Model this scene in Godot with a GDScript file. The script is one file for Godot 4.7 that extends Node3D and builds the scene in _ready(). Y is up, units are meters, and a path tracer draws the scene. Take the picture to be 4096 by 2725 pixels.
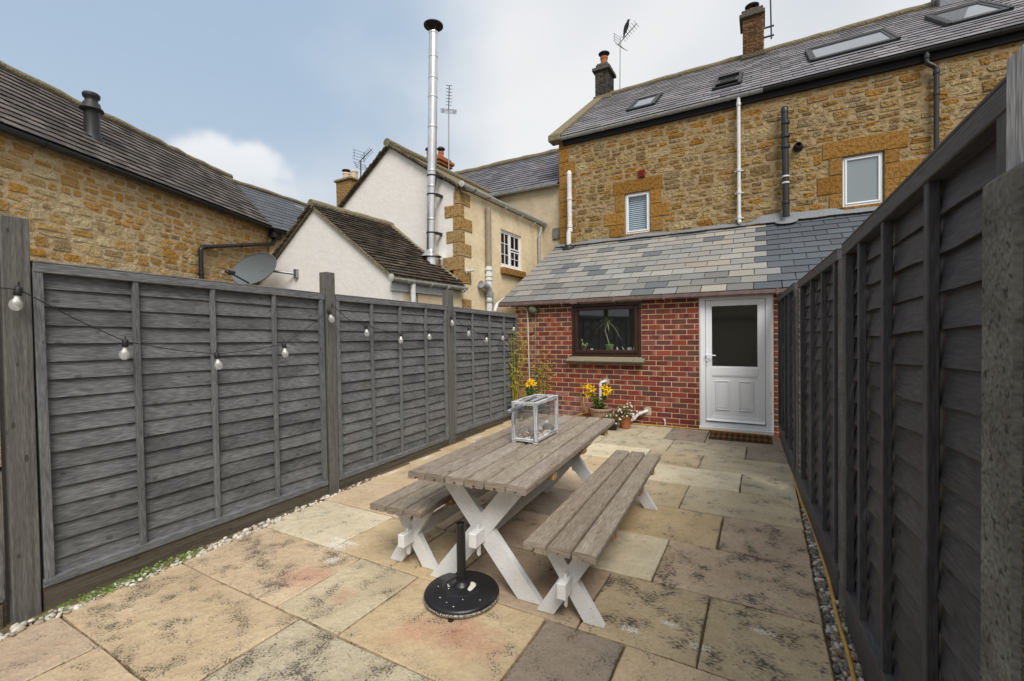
extends Node3D
# A walled patio behind a brick lean-to: fences left and right, stone and rendered houses behind, a picnic table in the middle.
# Units are metres; the camera stands above the origin and looks along -z, turned a little to the left.

const EYE := Vector3(0, 1.562, 0)
const ZW := -7.6        # face of the brick extension
const ZS := -10.2       # face of the stone house
const XC := -4.85       # side wall of the cream house
const ZG := -6.77       # gable wall of the cream house

var rng := RandomNumberGenerator.new()
var M := {}
var T := {}
var taken := {}
var cam: Camera3D


class MB:
	var v := PackedVector3Array()
	var n := PackedVector3Array()
	var u := PackedVector2Array()
	var c := PackedColorArray()
	var ix := PackedInt32Array()
	var col := Color.WHITE
	var uo := Vector2.ZERO

	func vert(p: Vector3, nn: Vector3, uv: Vector2) -> int:
		v.append(p)
		n.append(nn)
		u.append(uv + uo)
		c.append(col)
		return v.size() - 1

	func tri(a: Vector3, b: Vector3, d: Vector3, out: Vector3, ua := Vector2.ZERO, ub := Vector2.ZERO, ud := Vector2.ZERO) -> void:
		var nn := (b - a).cross(d - a)
		if nn.length_squared() < 1e-16:
			return
		nn = nn.normalized()
		var flip := nn.dot(out) < 0.0
		if flip:
			nn = -nn
		var k := vert(a, nn, ua)
		vert(b, nn, ub)
		vert(d, nn, ud)
		if flip:
			ix.append_array(PackedInt32Array([k, k + 1, k + 2]))
		else:
			ix.append_array(PackedInt32Array([k, k + 2, k + 1]))

	func quad(a: Vector3, b: Vector3, d: Vector3, e: Vector3, out: Vector3, ua := Vector2.ZERO, ub := Vector2.ZERO, ud := Vector2.ZERO, ue := Vector2.ZERO) -> void:
		var nn := (d - a).cross(e - b)
		if nn.length_squared() < 1e-16:
			return
		nn = nn.normalized()
		var flip := nn.dot(out) < 0.0
		if flip:
			nn = -nn
		var k := vert(a, nn, ua)
		vert(b, nn, ub)
		vert(d, nn, ud)
		vert(e, nn, ue)
		if flip:
			ix.append_array(PackedInt32Array([k, k + 1, k + 2, k, k + 2, k + 3]))
		else:
			ix.append_array(PackedInt32Array([k, k + 2, k + 1, k, k + 3, k + 2]))

	# a grid of points with their normals, smooth
	func grid(P: Array, N: Array, U: Array, cols: int) -> void:
		var k := v.size()
		for i in P.size():
			vert(P[i], N[i], U[i])
		var rows := P.size() / cols
		for r in rows - 1:
			for s in cols - 1:
				var a := k + r * cols + s
				var b := a + 1
				var d := a + cols + 1
				var e := a + cols
				var g := (v[d] - v[a]).cross(v[e] - v[b])
				var nn := n[a] + n[b] + n[d] + n[e]
				if g.dot(nn) >= 0.0:
					ix.append_array(PackedInt32Array([a, d, b, a, e, d]))
				else:
					ix.append_array(PackedInt32Array([a, b, d, a, d, e]))

	# box with chamfered edges; ax is the grain direction
	func box(t: Transform3D, size: Vector3, bev := 0.0, ax := 0) -> void:
		var h := size * 0.5
		var a1 := (ax + 1) % 3
		var a2 := (ax + 2) % 3
		var P := []
		for k in 8:
			var s := Vector3(1 if k & 1 else -1, 1 if k & 2 else -1, 1 if k & 4 else -1)
			var trio := []
			for j in 3:
				var p := Vector3(s.x * (h.x - bev), s.y * (h.y - bev), s.z * (h.z - bev))
				p[j] = s[j] * h[j]
				trio.append(p)
			P.append(trio)
		for j in 3:
			var j1 := (j + 1) % 3
			var j2 := (j + 2) % 3
			for sg in 2:
				var q := []
				for w in [[0, 0], [1, 0], [1, 1], [0, 1]]:
					q.append(P[(sg << j) | (w[0] << j1) | (w[1] << j2)][j])
				var out := Vector3.ZERO
				out[j] = 1.0 if sg else -1.0
				_q(t, q, out, ax, a1, a2)
			if bev > 0.0:
				for w in [[0, 0], [1, 0], [1, 1], [0, 1]]:
					var k0: int = (w[0] << j1) | (w[1] << j2)
					var k1 := k0 | (1 << j)
					var out2 := Vector3.ZERO
					out2[j1] = 1.0 if w[0] else -1.0
					out2[j2] = 1.0 if w[1] else -1.0
					_q(t, [P[k0][j1], P[k0][j2], P[k1][j2], P[k1][j1]], out2, ax, a1, a2)
		if bev > 0.0:
			for k in 8:
				var s := Vector3(1 if k & 1 else -1, 1 if k & 2 else -1, 1 if k & 4 else -1)
				tri(t * P[k][0], t * P[k][1], t * P[k][2], t.basis * s)

	func _q(t: Transform3D, q: Array, out: Vector3, ax: int, a1: int, a2: int) -> void:
		var uv := []
		var end := absf(out[ax]) > 0.9
		for p in q:
			uv.append(Vector2(p[a1], p[a2]) if end else Vector2(p[ax], p[a1] + p[a2]))
		quad(t * (q[0] as Vector3), t * (q[1] as Vector3), t * (q[2] as Vector3), t * (q[3] as Vector3), t.basis * out, uv[0], uv[1], uv[2], uv[3])

	func bx(a: Vector3, b: Vector3, bev := 0.0, ax := 0) -> void:
		box(Transform3D(Basis(), (a + b) * 0.5), (b - a).abs(), bev, ax)

	# a flat piece with a polygon outline in the frame's xy plane, standing out along its z from 0 to d, front edge rounded off by bev and the face raised by dome
	func slab(t: Transform3D, pts: PackedVector2Array, d: float, bev := 0.0, dome := 0.0, sides := true, soft := false) -> void:
		var cen := Vector2.ZERO
		for p in pts:
			cen += p
		cen /= pts.size()
		var m := pts.size()
		var inn := PackedVector2Array()
		for p in pts:
			var w := cen - p
			inn.append(p + w.normalized() * minf(bev * 1.2, w.length() * 0.5))
		var top := t * Vector3(cen.x, cen.y, d + dome)
		var zax := t.basis.z.normalized()
		for k in m:
			var p := pts[k]
			var q := pts[(k + 1) % m]
			var pi := inn[k]
			var qi := inn[(k + 1) % m]
			var fp := t * Vector3(pi.x, pi.y, d)
			var fq := t * Vector3(qi.x, qi.y, d)
			tri(fp, fq, top, zax, pi, qi, cen)
			if soft:
				for e in [1, 2, 3]:
					n[n.size() - e] = n[n.size() - e].lerp(zax, 0.35).normalized()
			var e2 := (p + q) * 0.5 - cen
			var out := t.basis * Vector3(e2.x, e2.y, 0)
			if bev > 0.0:
				quad(t * Vector3(p.x, p.y, d - bev), t * Vector3(q.x, q.y, d - bev), fq, fp, out + zax * e2.length(), p, q, qi, pi)
			if sides:
				quad(t * Vector3(p.x, p.y, 0), t * Vector3(q.x, q.y, 0), t * Vector3(q.x, q.y, d - bev), t * Vector3(p.x, p.y, d - bev), out, p, q, q * 1.02, p * 1.02)

	# a profile in the frame's xy plane drawn out along its z
	func extrude(t: Transform3D, prof: PackedVector2Array, z0: float, z1: float) -> void:
		var m := prof.size()
		var area := 0.0
		for k in m:
			area += prof[k].cross(prof[(k + 1) % m])
		var run := 0.0
		for k in m:
			var p := prof[k]
			var q := prof[(k + 1) % m]
			var e := q - p
			var o := Vector2(e.y, -e.x) * signf(area)
			quad(t * Vector3(p.x, p.y, z0), t * Vector3(q.x, q.y, z0), t * Vector3(q.x, q.y, z1), t * Vector3(p.x, p.y, z1), t.basis * Vector3(o.x, o.y, 0), Vector2(z0, run), Vector2(z0, run + e.length()), Vector2(z1, run + e.length()), Vector2(z1, run))
			run += e.length()
		var tr := Geometry2D.triangulate_polygon(prof)
		for k in range(0, tr.size(), 3):
			var a := prof[tr[k]]
			var b := prof[tr[k + 1]]
			var d := prof[tr[k + 2]]
			tri(t * Vector3(a.x, a.y, z1), t * Vector3(b.x, b.y, z1), t * Vector3(d.x, d.y, z1), t.basis.z, a, b, d)
			tri(t * Vector3(a.x, a.y, z0), t * Vector3(b.x, b.y, z0), t * Vector3(d.x, d.y, z0), -t.basis.z, a, b, d)

	func tube(path: Array, r: float, sides := 10, caps := true, r1 := -1.0) -> void:
		if r1 < 0.0:
			r1 = r
		var P := []
		var N := []
		var U := []
		var m := path.size()
		var side := Vector3.ZERO
		var run := 0.0
		for k in m:
			var d: Vector3 = (path[mini(k + 1, m - 1)] - path[maxi(k - 1, 0)]).normalized()
			if side == Vector3.ZERO:
				side = d.cross(Vector3.UP if absf(d.y) < 0.9 else Vector3.RIGHT).normalized()
			side = (side - d * side.dot(d)).normalized()
			var up := side.cross(d)
			var rr := lerpf(r, r1, float(k) / maxf(1.0, m - 1))
			if k:
				run += (path[k] - path[k - 1]).length()
			for s in sides + 1:
				var a := TAU * s / sides
				var o := side * cos(a) + up * sin(a)
				P.append(path[k] + o * rr)
				N.append(o)
				U.append(Vector2(run, a * rr))
		grid(P, N, U, sides + 1)
		if caps:
			for e in [0, m - 1]:
				var dd: Vector3 = (path[1] - path[0]) if e == 0 else (path[m - 2] - path[m - 1])
				for s in sides:
					tri(path[e], P[e * (sides + 1) + s], P[e * (sides + 1) + s + 1], -dd)

	# profile of (radius, height) turned round the frame's y
	func lathe(t: Transform3D, prof: Array, sides := 24, jag := 0.0) -> void:
		var P := []
		var N := []
		var U := []
		var m := prof.size()
		var run := 0.0
		for k in m:
			var a: Vector2 = prof[maxi(k - 1, 0)]
			var b: Vector2 = prof[mini(k + 1, m - 1)]
			var d := (b - a).normalized()
			var nn := Vector2(d.y, -d.x)
			if k:
				run += (prof[k] - prof[k - 1]).length()
			for s in sides + 1:
				var w := TAU * s / sides
				var rr: float = prof[k].x * (1.0 + jag * sin(w * 5.0 + k))
				P.append(t * Vector3(cos(w) * rr, prof[k].y, sin(w) * rr))
				N.append((t.basis * Vector3(cos(w) * nn.x, nn.y, sin(w) * nn.x)).normalized())
				U.append(Vector2(w * 0.15, run))
		grid(P, N, U, sides + 1)

	func append(o: MB, t: Transform3D) -> void:
		var k := v.size()
		for i in o.v.size():
			v.append(t * o.v[i])
			n.append((t.basis * o.n[i]).normalized())
		u.append_array(o.u)
		c.append_array(o.c)
		for i in o.ix:
			ix.append(k + i)

	func mesh() -> ArrayMesh:
		var a := []
		a.resize(Mesh.ARRAY_MAX)
		a[Mesh.ARRAY_VERTEX] = v
		a[Mesh.ARRAY_NORMAL] = n
		a[Mesh.ARRAY_TEX_UV] = u
		a[Mesh.ARRAY_COLOR] = c
		a[Mesh.ARRAY_INDEX] = ix
		var m := ArrayMesh.new()
		m.add_surface_from_arrays(Mesh.PRIMITIVE_TRIANGLES, a)
		return m


# ---------------------------------------------------------------- naming
func thing(called: String, label: String, category: String, base: Vector3, group := "") -> Node3D:
	var o := Node3D.new()
	taken[called] = taken.get(called, -1) + 1
	o.name = called if taken[called] == 0 else "%s_%03d" % [called, taken[called]]
	add_child(o)
	o.position = base
	o.set_meta("label", label)
	o.set_meta("category", category)
	if group:
		o.set_meta("group", group)
	return o


# a part that is itself made of parts
func group_part(parent: Node3D, called: String, label: String) -> Node3D:
	var o := Node3D.new()
	o.name = called
	parent.add_child(o, true)
	o.position = -parent.global_position
	o.set_meta("label", label)
	return o


func setting(called: String) -> Node3D:
	var o := Node3D.new()
	o.name = called
	add_child(o)
	o.set_meta("kind", "structure")
	return o


# one mesh built in world coordinates, hung under its thing or part
func part(parent: Node3D, called: String, mb: MB, m: Material, kind := "") -> MeshInstance3D:
	var o := MeshInstance3D.new()
	o.name = called
	o.mesh = mb.mesh()
	o.material_override = m
	parent.add_child(o, true)
	o.position = -parent.global_position
	if kind:
		o.set_meta("kind", kind)
	return o


# alike pieces: each [MB in world coordinates]; the ones nearest in view singly, the rest joined
func pieces(parent: Node3D, called: String, list: Array, m: Material, limit := 300) -> void:
	if list.size() > limit:
		var keyed := []
		for b in list:
			var p: Vector3 = b.v[0]
			var inside := in_view(p)
			keyed.append([EYE.distance_to(p) + (0.0 if inside else 100.0), keyed.size()])
		keyed.sort_custom(func(p, q): return p[0] < q[0])
		var rest := MB.new()
		for k in keyed.size():
			var b: MB = list[keyed[k][1]]
			if k < limit:
				part(parent, called, b, m)
			else:
				rest.append(b, Transform3D())
		part(parent, called + "s", rest, m, "stuff")
	else:
		for b in list:
			part(parent, called, b, m)


func in_view(p: Vector3) -> bool:
	var q := cam.transform.affine_inverse() * p
	if q.z > -0.1:
		return false
	return absf(q.x / -q.z) < 1.14 and absf(q.y / -q.z) < 0.76


func V(x: float, y: float, z: float) -> Vector3:
	return Vector3(x, y, z)


func at(p: Vector3) -> Transform3D:
	return Transform3D(Basis(), p)


func frame(o: Vector3, x: Vector3, y: Vector3) -> Transform3D:
	x = x.normalized()
	var z := x.cross(y).normalized()
	return Transform3D(Basis(x, z.cross(x), z), o)


func rnd(a: float, b: float) -> float:
	return rng.randf_range(a, b)


func lin(r: float, g: float, b: float) -> Color:
	return Color(r, g, b).linear_to_srgb()


func bend(pts: Array, r: float, steps := 4) -> Array:
	var out := [pts[0]]
	for k in range(1, pts.size() - 1):
		var p: Vector3 = pts[k]
		var a: Vector3 = pts[k - 1] - p
		var b: Vector3 = pts[k + 1] - p
		var q := minf(r, minf(a.length(), b.length()) * 0.49)
		var s := p + a.normalized() * q
		var e := p + b.normalized() * q
		for i in steps + 1:
			var w := float(i) / steps
			out.append(s.lerp(p, w).lerp(p.lerp(e, w), w))
	out.append(pts[-1])
	return out


# ---------------------------------------------------------------- textures
func noise_bytes(w: int, h: int, freq: float, octaves: int, sd: int, kind := FastNoiseLite.TYPE_SIMPLEX_SMOOTH) -> PackedByteArray:
	return noise_img(w, h, freq, octaves, sd, kind).get_data()


func noise_img(w: int, h: int, freq: float, octaves: int, sd: int, kind := FastNoiseLite.TYPE_SIMPLEX_SMOOTH) -> Image:
	var f := FastNoiseLite.new()
	f.noise_type = kind
	f.seed = sd
	f.frequency = freq
	f.fractal_octaves = octaves
	f.fractal_type = FastNoiseLite.FRACTAL_FBM if octaves > 1 else FastNoiseLite.FRACTAL_NONE
	if kind == FastNoiseLite.TYPE_CELLULAR:
		f.cellular_return_type = FastNoiseLite.RETURN_DISTANCE
	var im := f.get_seamless_image(w, h)
	im.convert(Image.FORMAT_L8)
	return im


func stretched(w: int, h: int, w0: int, h0: int, freq: float, octaves: int, sd: int) -> PackedByteArray:
	var im := noise_img(w0, h0, freq, octaves, sd)
	im.resize(w, h, Image.INTERPOLATE_CUBIC)
	return im.get_data()


# colours a to b by one noise, varied by a fine noise, spots of a third; all given as linear colours
func mottled(w: int, h: int, a: Color, b: Color, base: PackedByteArray, fine: PackedByteArray, amount: float, spots := PackedByteArray(), lo := 170, hi := 190, spot := Color.BLACK, share := 1.0) -> ImageTexture:
	var ca := a.linear_to_srgb()
	var cb := b.linear_to_srgb()
	var cs := spot.linear_to_srgb()
	var out := PackedByteArray()
	out.resize(w * h * 3)
	var ar := ca.r * 255.0
	var ag := ca.g * 255.0
	var ab := ca.b * 255.0
	var dr := cb.r * 255.0 - ar
	var dg := cb.g * 255.0 - ag
	var db := cb.b * 255.0 - ab
	var have := spots.size() > 0
	for i in w * h:
		var t := base[i] / 255.0
		var f := 1.0 + (fine[i] / 255.0 - 0.5) * amount
		var r := (ar + dr * t) * f
		var g := (ag + dg * t) * f
		var bl := (ab + db * t) * f
		if have and spots[i] > lo:
			var k := minf(1.0, float(spots[i] - lo) / (hi - lo)) * share
			r += (cs.r * 255.0 - r) * k
			g += (cs.g * 255.0 - g) * k
			bl += (cs.b * 255.0 - bl) * k
		out[i * 3] = clampi(int(r), 0, 255)
		out[i * 3 + 1] = clampi(int(g), 0, 255)
		out[i * 3 + 2] = clampi(int(bl), 0, 255)
	return ImageTexture.create_from_image(Image.create_from_data(w, h, false, Image.FORMAT_RGB8, out))


func grey_tex(im: Image) -> ImageTexture:
	return ImageTexture.create_from_image(im)


func mat(key: String, d: Dictionary) -> StandardMaterial3D:
	var m := StandardMaterial3D.new()
	m.resource_name = key
	m.albedo_color = d.get("c", Color.WHITE).linear_to_srgb()
	m.roughness = d.get("r", 0.8)
	m.metallic = d.get("m", 0.0)
	m.metallic_specular = d.get("s", 0.5)
	m.vertex_color_use_as_albedo = d.get("vc", true)
	if d.has("t"):
		m.albedo_texture = d.t
	if d.has("bump"):
		m.heightmap_enabled = true
		m.heightmap_texture = d.bump
		m.heightmap_scale = d.get("bs", 0.5)
	var k: Variant = d.get("k", 1.0)
	m.uv1_scale = k if k is Vector3 else Vector3(k, k, k)
	if d.get("tri", true):
		m.uv1_triplanar = true
		m.uv1_triplanar_sharpness = 4.0
	if d.has("back"):
		m.backlight_enabled = true
		m.backlight = d.back.linear_to_srgb()
	if d.has("a"):
		m.transparency = BaseMaterial3D.TRANSPARENCY_ALPHA
		m.albedo_color.a = d.a
	M[key] = m
	return m


# ---------------------------------------------------------------- sky
func sky_texture() -> ImageTexture:
	var w := 1024
	var h := 512
	var f := FastNoiseLite.new()
	f.noise_type = FastNoiseLite.TYPE_SIMPLEX_SMOOTH
	f.seed = 11
	f.frequency = 1.0
	f.fractal_octaves = 5
	var g := FastNoiseLite.new()
	g.noise_type = FastNoiseLite.TYPE_SIMPLEX_SMOOTH
	g.seed = 5
	g.frequency = 1.0
	g.fractal_octaves = 3
	var im := Image.create(w, h, false, Image.FORMAT_RGB8)
	var heap := cam.basis * V((930 - 2048) / 1800.0, -(690 - 1362.5) / 1800.0, -1).normalized()
	var hr := heap.cross(Vector3.UP).normalized()
	var hu := hr.cross(heap)
	im.fill(Color(0.42, 0.41, 0.38))
	for y in h / 2:
		var el := (0.5 - (y + 0.5) / h) * PI
		var se := sin(el)
		var ce := cos(el)
		for x in w:
			var th := (x + 0.5) / w * TAU
			var d := V(sin(th) * ce, se, -cos(th) * ce)
			var k := 1.0 / (se + 0.35)
			var px := d.x * k
			var pz := d.z * k
			var n := f.get_noise_3d(px * 0.9, 3.1, pz * 0.9)
			var m := g.get_noise_3d(px * 0.35, 8.0, pz * 0.35)
			var gap := angle_difference(th, -1.2)
			var side := 0.95 - 1.35 * exp(-pow(gap / 0.78, 2.0) - pow((se - 0.45) / 0.5, 2.0))
			var cover := clampf(side + m * 0.7 + n * 0.5, -0.2, 1.2)
			var t := smoothstep(0.05, 0.75, cover)
			var hz := pow(1.0 - se, 2.2)
			var blue := Color(0.30, 0.415, 0.565).lerp(Color(0.52, 0.60, 0.68), hz)
			var tone := clampf(0.55 + g.get_noise_3d(px * 1.1, 20.0, pz * 1.1) * 1.1 + n * 0.3, 0.0, 1.0)
			var white := Color(0.565, 0.60, 0.645).lerp(Color(0.745, 0.755, 0.77), tone)
			# one heaped cloud low on the left
			if d.dot(heap) > 0.9:
				var a := d.dot(hr) * 1800.0
				var b := d.dot(hu) * 1800.0
				var q := 1.0 - pow(absf(a) / 215.0, 2.0) - pow((b - 10.0) / (105.0 if b > 0 else 170.0), 2.0)
				q += f.get_noise_3d(a * 0.009, b * 0.009, 50.0) * 0.6
				var hk := smoothstep(-0.05, 0.6 if b > 0 else 1.1, q)
				var hw := Color(0.66, 0.695, 0.74).lerp(Color(0.82, 0.82, 0.82), smoothstep(-140.0, 90.0, b + n * 80.0))
				if hk > 0.0:
					blue = blue.lerp(hw, hk * 0.82)
			im.set_pixel(x, y, blue.lerp(white, t).linear_to_srgb())
	return ImageTexture.create_from_image(im)


func _ready() -> void:
	rng.seed = 7
	# ---- camera
	cam = Camera3D.new()
	cam.name = "camera"
	add_child(cam)
	cam.position = EYE
	cam.rotation = V(deg_to_rad(-1.026), deg_to_rad(29.251), deg_to_rad(-0.843))
	cam.fov = 74.233
	cam.near = 0.05
	cam.far = 500.0
	cam.current = true
	# ---- sky, sun, exposure
	var we := WorldEnvironment.new()
	we.name = "world"
	var env := Environment.new()
	env.background_mode = Environment.BG_SKY
	var pano := PanoramaSkyMaterial.new()
	pano.panorama = sky_texture()
	pano.energy_multiplier = 0.62
	env.sky = Sky.new()
	env.sky.sky_material = pano
	env.tonemap_mode = Environment.TONE_MAPPER_LINEAR
	env.tonemap_exposure = 1.88
	env.sdfgi_enabled = true
	env.ssao_enabled = true
	env.ssil_enabled = true
	we.environment = env
	add_child(we)
	var sun := DirectionalLight3D.new()
	sun.name = "sun"
	sun.light_energy = 0.6
	sun.light_color = Color(1.0, 0.975, 0.94)
	sun.light_angular_distance = 30.0
	sun.shadow_enabled = true
	add_child(sun)
	sun.basis = Basis.looking_at(-V(0.44, 0.76, 0.48))
	make_materials()
	# ---- large structure
	ground()
	brick_extension()
	stone_house()
	cream_house()
	outbuilding()
	rear_house()
	barn()
	garden_building()
	# ---- things
	left_fence()
	right_fence()
	picnic_set()
	parasol_base()
	glass_box()
	string_lights()
	wall_fittings()
	pots_and_plants()
	window_plants()
	small_things()


func make_materials() -> void:
	var n512a := noise_bytes(512, 512, 0.012, 4, 1)
	var n512b := noise_bytes(512, 512, 0.05, 4, 2)
	var n512c := noise_bytes(512, 512, 0.16, 3, 3)
	var cell := noise_img(512, 512, 0.06, 1, 4, FastNoiseLite.TYPE_CELLULAR)
	T.fine = grey_tex(noise_img(512, 512, 0.14, 3, 6))
	T.mid = grey_tex(noise_img(512, 512, 0.04, 4, 7))
	T.rough = grey_tex(noise_img(512, 512, 0.02, 6, 8))
	var spots := noise_bytes(512, 512, 0.09, 3, 9)
	var blot := noise_bytes(512, 512, 0.02, 3, 10)
	var W := Color.WHITE
	# walls
	mat("brick", {t = mottled(512, 512, Color(0.66, 0.64, 0.64), Color(1.0, 0.98, 0.96), n512b, n512c, 0.4, spots, 190, 215, Color(0.95, 0.9, 0.85), 0.3), k = 2.2, bump = T.fine, bs = 0.2, r = 0.88, s = 0.3})
	mat("mortar", {t = mottled(512, 512, Color(0.58, 0.44, 0.25), Color(0.70, 0.56, 0.35), n512a, n512c, 0.25), k = 1.5, bump = T.fine, bs = 0.25, r = 0.95, s = 0.2})
	mat("stone_mortar", {t = mottled(512, 512, Color(0.25, 0.18, 0.095), Color(0.37, 0.28, 0.165), n512a, n512c, 0.45, spots, 165, 200, Color(0.20, 0.15, 0.09), 0.6), k = 0.9, bump = T.rough, bs = 1.6, r = 0.95, s = 0.2})
	mat("stone", {t = mottled(512, 512, Color(0.45, 0.40, 0.34), Color(1.0, 1.0, 1.0), n512b, n512c, 1.0, blot, 160, 205, Color(0.34, 0.28, 0.20), 0.6), k = 1.1, bump = T.rough, bs = 3.0, r = 0.93, s = 0.2})
	mat("barn_stone", {t = mottled(512, 512, Color(0.55, 0.50, 0.43), Color(1.0, 1.0, 1.0), n512b, n512c, 0.9, spots, 148, 168, Color(0.92, 1.0, 1.1), 0.75), k = 0.8, bump = T.rough, bs = 1.8, r = 0.93, s = 0.2})
	mat("barn_mortar", {t = mottled(512, 512, Color(0.42, 0.30, 0.165), Color(0.55, 0.42, 0.25), n512a, n512c, 0.5, spots, 155, 175, Color(0.6, 0.56, 0.48), 0.6), k = 0.9, bump = T.rough, bs = 1.6, r = 0.95, s = 0.2})
	mat("ashlar", {t = mottled(512, 512, Color(0.42, 0.36, 0.30), Color(1.0, 1.0, 1.0), n512b, n512c, 1.1, blot, 140, 205, Color(0.36, 0.30, 0.25), 0.7), k = 1.0, bump = T.rough, bs = 0.9, r = 0.93, s = 0.2})
	mat("render_white", {t = mottled(512, 512, Color(0.735, 0.71, 0.68), Color(0.775, 0.755, 0.73), n512a, n512c, 0.05, blot, 200, 240, Color(0.80, 0.79, 0.775), 0.5), k = 0.35, bump = T.mid, bs = 0.3, r = 0.9, s = 0.25})
	mat("render_cream", {t = mottled(512, 512, Color(0.66, 0.53, 0.34), Color(0.76, 0.655, 0.46), n512a, n512c, 0.06, blot, 175, 230, Color(0.55, 0.46, 0.31), 0.5), k = 0.3, bump = T.mid, bs = 0.6, r = 0.9, s = 0.25})
	mat("render_grey", {t = mottled(512, 512, Color(0.40, 0.33, 0.23), Color(0.55, 0.47, 0.34), n512a, n512c, 0.1), k = 0.3, bump = T.mid, bs = 0.6, r = 0.9, s = 0.25})
	# roofs
	mat("slate", {t = mottled(512, 512, Color(0.66, 0.66, 0.68), Color(1, 1, 1), n512b, n512c, 0.35, spots, 192, 205, Color(1.3, 1.3, 1.25), 0.5), k = 1.2, bump = T.mid, bs = 0.35, r = 0.62, s = 0.45})
	mat("lichen_slate", {t = mottled(512, 512, Color(0.6, 0.6, 0.6), Color(1, 1, 1), n512b, n512c, 0.5, spots, 178, 184, Color(2.2, 1.25, 0.35), 0.8), k = 0.7, bump = T.mid, bs = 0.5, r = 0.8, s = 0.35})
	mat("ridge", {t = mottled(512, 512, Color(0.10, 0.085, 0.055), Color(0.30, 0.26, 0.18), n512b, n512c, 0.7, spots, 170, 190, Color(0.42, 0.36, 0.2), 0.8), k = 1.6, bump = T.rough, bs = 2.0, r = 0.95, s = 0.2})
	mat("tile", {t = mottled(512, 512, Color(0.45, 0.42, 0.40), Color(1, 1, 1), n512b, n512c, 0.7, spots, 175, 195, Color(1.6, 1.3, 0.9), 0.6), k = 1.6, bump = T.mid, bs = 0.8, r = 0.93, s = 0.2})
	mat("lead", {t = mottled(512, 512, Color(0.09, 0.10, 0.115), Color(0.30, 0.315, 0.335), n512b, n512c, 0.4), k = Vector3(2.5, 0.8, 2.5), bump = T.mid, bs = 0.6, r = 0.6, s = 0.5})
	# wood: grain along u
	var sa := stretched(1024, 512, 48, 512, 0.05, 4, 21)
	var sb := stretched(1024, 512, 128, 512, 0.15, 3, 22)
	var sc := stretched(1024, 512, 512, 512, 0.012, 4, 23)
	var knots := PackedByteArray()
	knots.resize(1024 * 512)
	var kr := RandomNumberGenerator.new()
	kr.seed = 3
	for q in 20:
		var kx := kr.randi_range(0, 1023)
		var ky := kr.randi_range(0, 511)
		var ra := kr.randf_range(3.0, 8.0)
		for dy in range(-26, 27):
			for dx in range(-40, 41):
				var e := sqrt(pow(dx / (ra * 1.5), 2.0) + pow(dy / ra, 2.0))
				var val := 0
				if e < 1.0:
					val = 255
				elif e < 2.6:
					val = int(maxf(0.0, 150.0 * (2.6 - e) / 1.6 * (0.5 + 0.5 * sin(e * 9.0))))
				var at_i := posmod(ky + dy, 512) * 1024 + posmod(kx + dx, 1024)
				knots[at_i] = maxi(knots[at_i], val)
	var sd := PackedByteArray()
	sd.resize(1024 * 512)
	for i in 1024 * 512:
		sd[i] = (sa[i] + sc[i] + sb[i]) / 3
	var gb := PackedByteArray()
	gb.resize(1024 * 512)
	for i in 1024 * 512:
		gb[i] = clampi((sa[i] * 2 + sb[i]) / 3 - knots[i] / 4, 0, 255)
	T.grain = grey_tex(Image.create_from_data(1024, 512, false, Image.FORMAT_L8, gb))
	var wk := Vector3(0.55, 1.6, 1)
	mat("fence_grey", {t = mottled(1024, 512, Color(0.088, 0.091, 0.095), Color(0.225, 0.229, 0.234), sd, sb, 0.34, knots, 90, 255, Color(0.06, 0.058, 0.055), 0.6), k = wk, tri = false, bump = T.grain, bs = 0.10, r = 0.85, s = 0.3})
	mat("post_grey", {t = mottled(1024, 512, Color(0.085, 0.082, 0.077), Color(0.165, 0.159, 0.148), sa, sb, 0.32, knots, 90, 255, Color(0.045, 0.042, 0.037), 0.7), k = wk, tri = false, bump = T.grain, bs = 0.14, r = 0.88, s = 0.3})
	mat("fence_dark", {t = mottled(1024, 512, Color(0.040, 0.041, 0.047), Color(0.078, 0.079, 0.089), sd, sb, 0.35, knots, 90, 255, Color(0.02, 0.02, 0.023), 0.5), k = wk, tri = false, bump = T.grain, bs = 0.14, r = 0.6, s = 0.5})
	mat("bare_wood", {t = mottled(1024, 512, Color(0.30, 0.30, 0.31), Color(0.52, 0.52, 0.53), sa, sb, 0.6), k = wk, tri = false, bump = T.grain, bs = 0.5, r = 0.9, s = 0.25})
	mat("deck", {t = mottled(1024, 512, Color(0.18, 0.143, 0.108), Color(0.40, 0.36, 0.315), sd, sb, 0.30, knots, 60, 255, Color(0.12, 0.078, 0.048), 0.6), k = Vector3(0.5, 1.6, 1), tri = false, bump = T.grain, bs = 0.06, r = 0.75, s = 0.35})
	mat("cleat", {t = mottled(1024, 512, Color(0.30, 0.17, 0.075), Color(0.46, 0.29, 0.14), sa, sb, 0.6), k = wk, tri = false, bump = T.grain, bs = 0.2, r = 0.8, s = 0.3})
	mat("distressed", {t = mottled(1024, 512, Color(0.46, 0.47, 0.49), Color(0.70, 0.71, 0.72), sc, sb, 0.25, sa, 136, 160, Color(0.10, 0.105, 0.12), 0.85), k = Vector3(1.4, 7.0, 1), tri = false, bump = T.grain, bs = 0.15, r = 0.7, s = 0.4})
	mat("rosewood", {t = mottled(1024, 512, Color(0.022, 0.009, 0.007), Color(0.055, 0.022, 0.016), sa, sb, 0.8), k = Vector3(0.8, 6.0, 1), tri = false, r = 0.42, s = 0.5})
	# painted and plastic
	mat("white_paint", {t = mottled(512, 512, Color(0.68, 0.685, 0.69), Color(0.75, 0.755, 0.76), n512a, n512c, 0.06, spots, 212, 218, Color(0.14, 0.11, 0.08), 0.8), k = 1.4, bump = T.mid, bs = 0.12, r = 0.6, s = 0.4})
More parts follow.
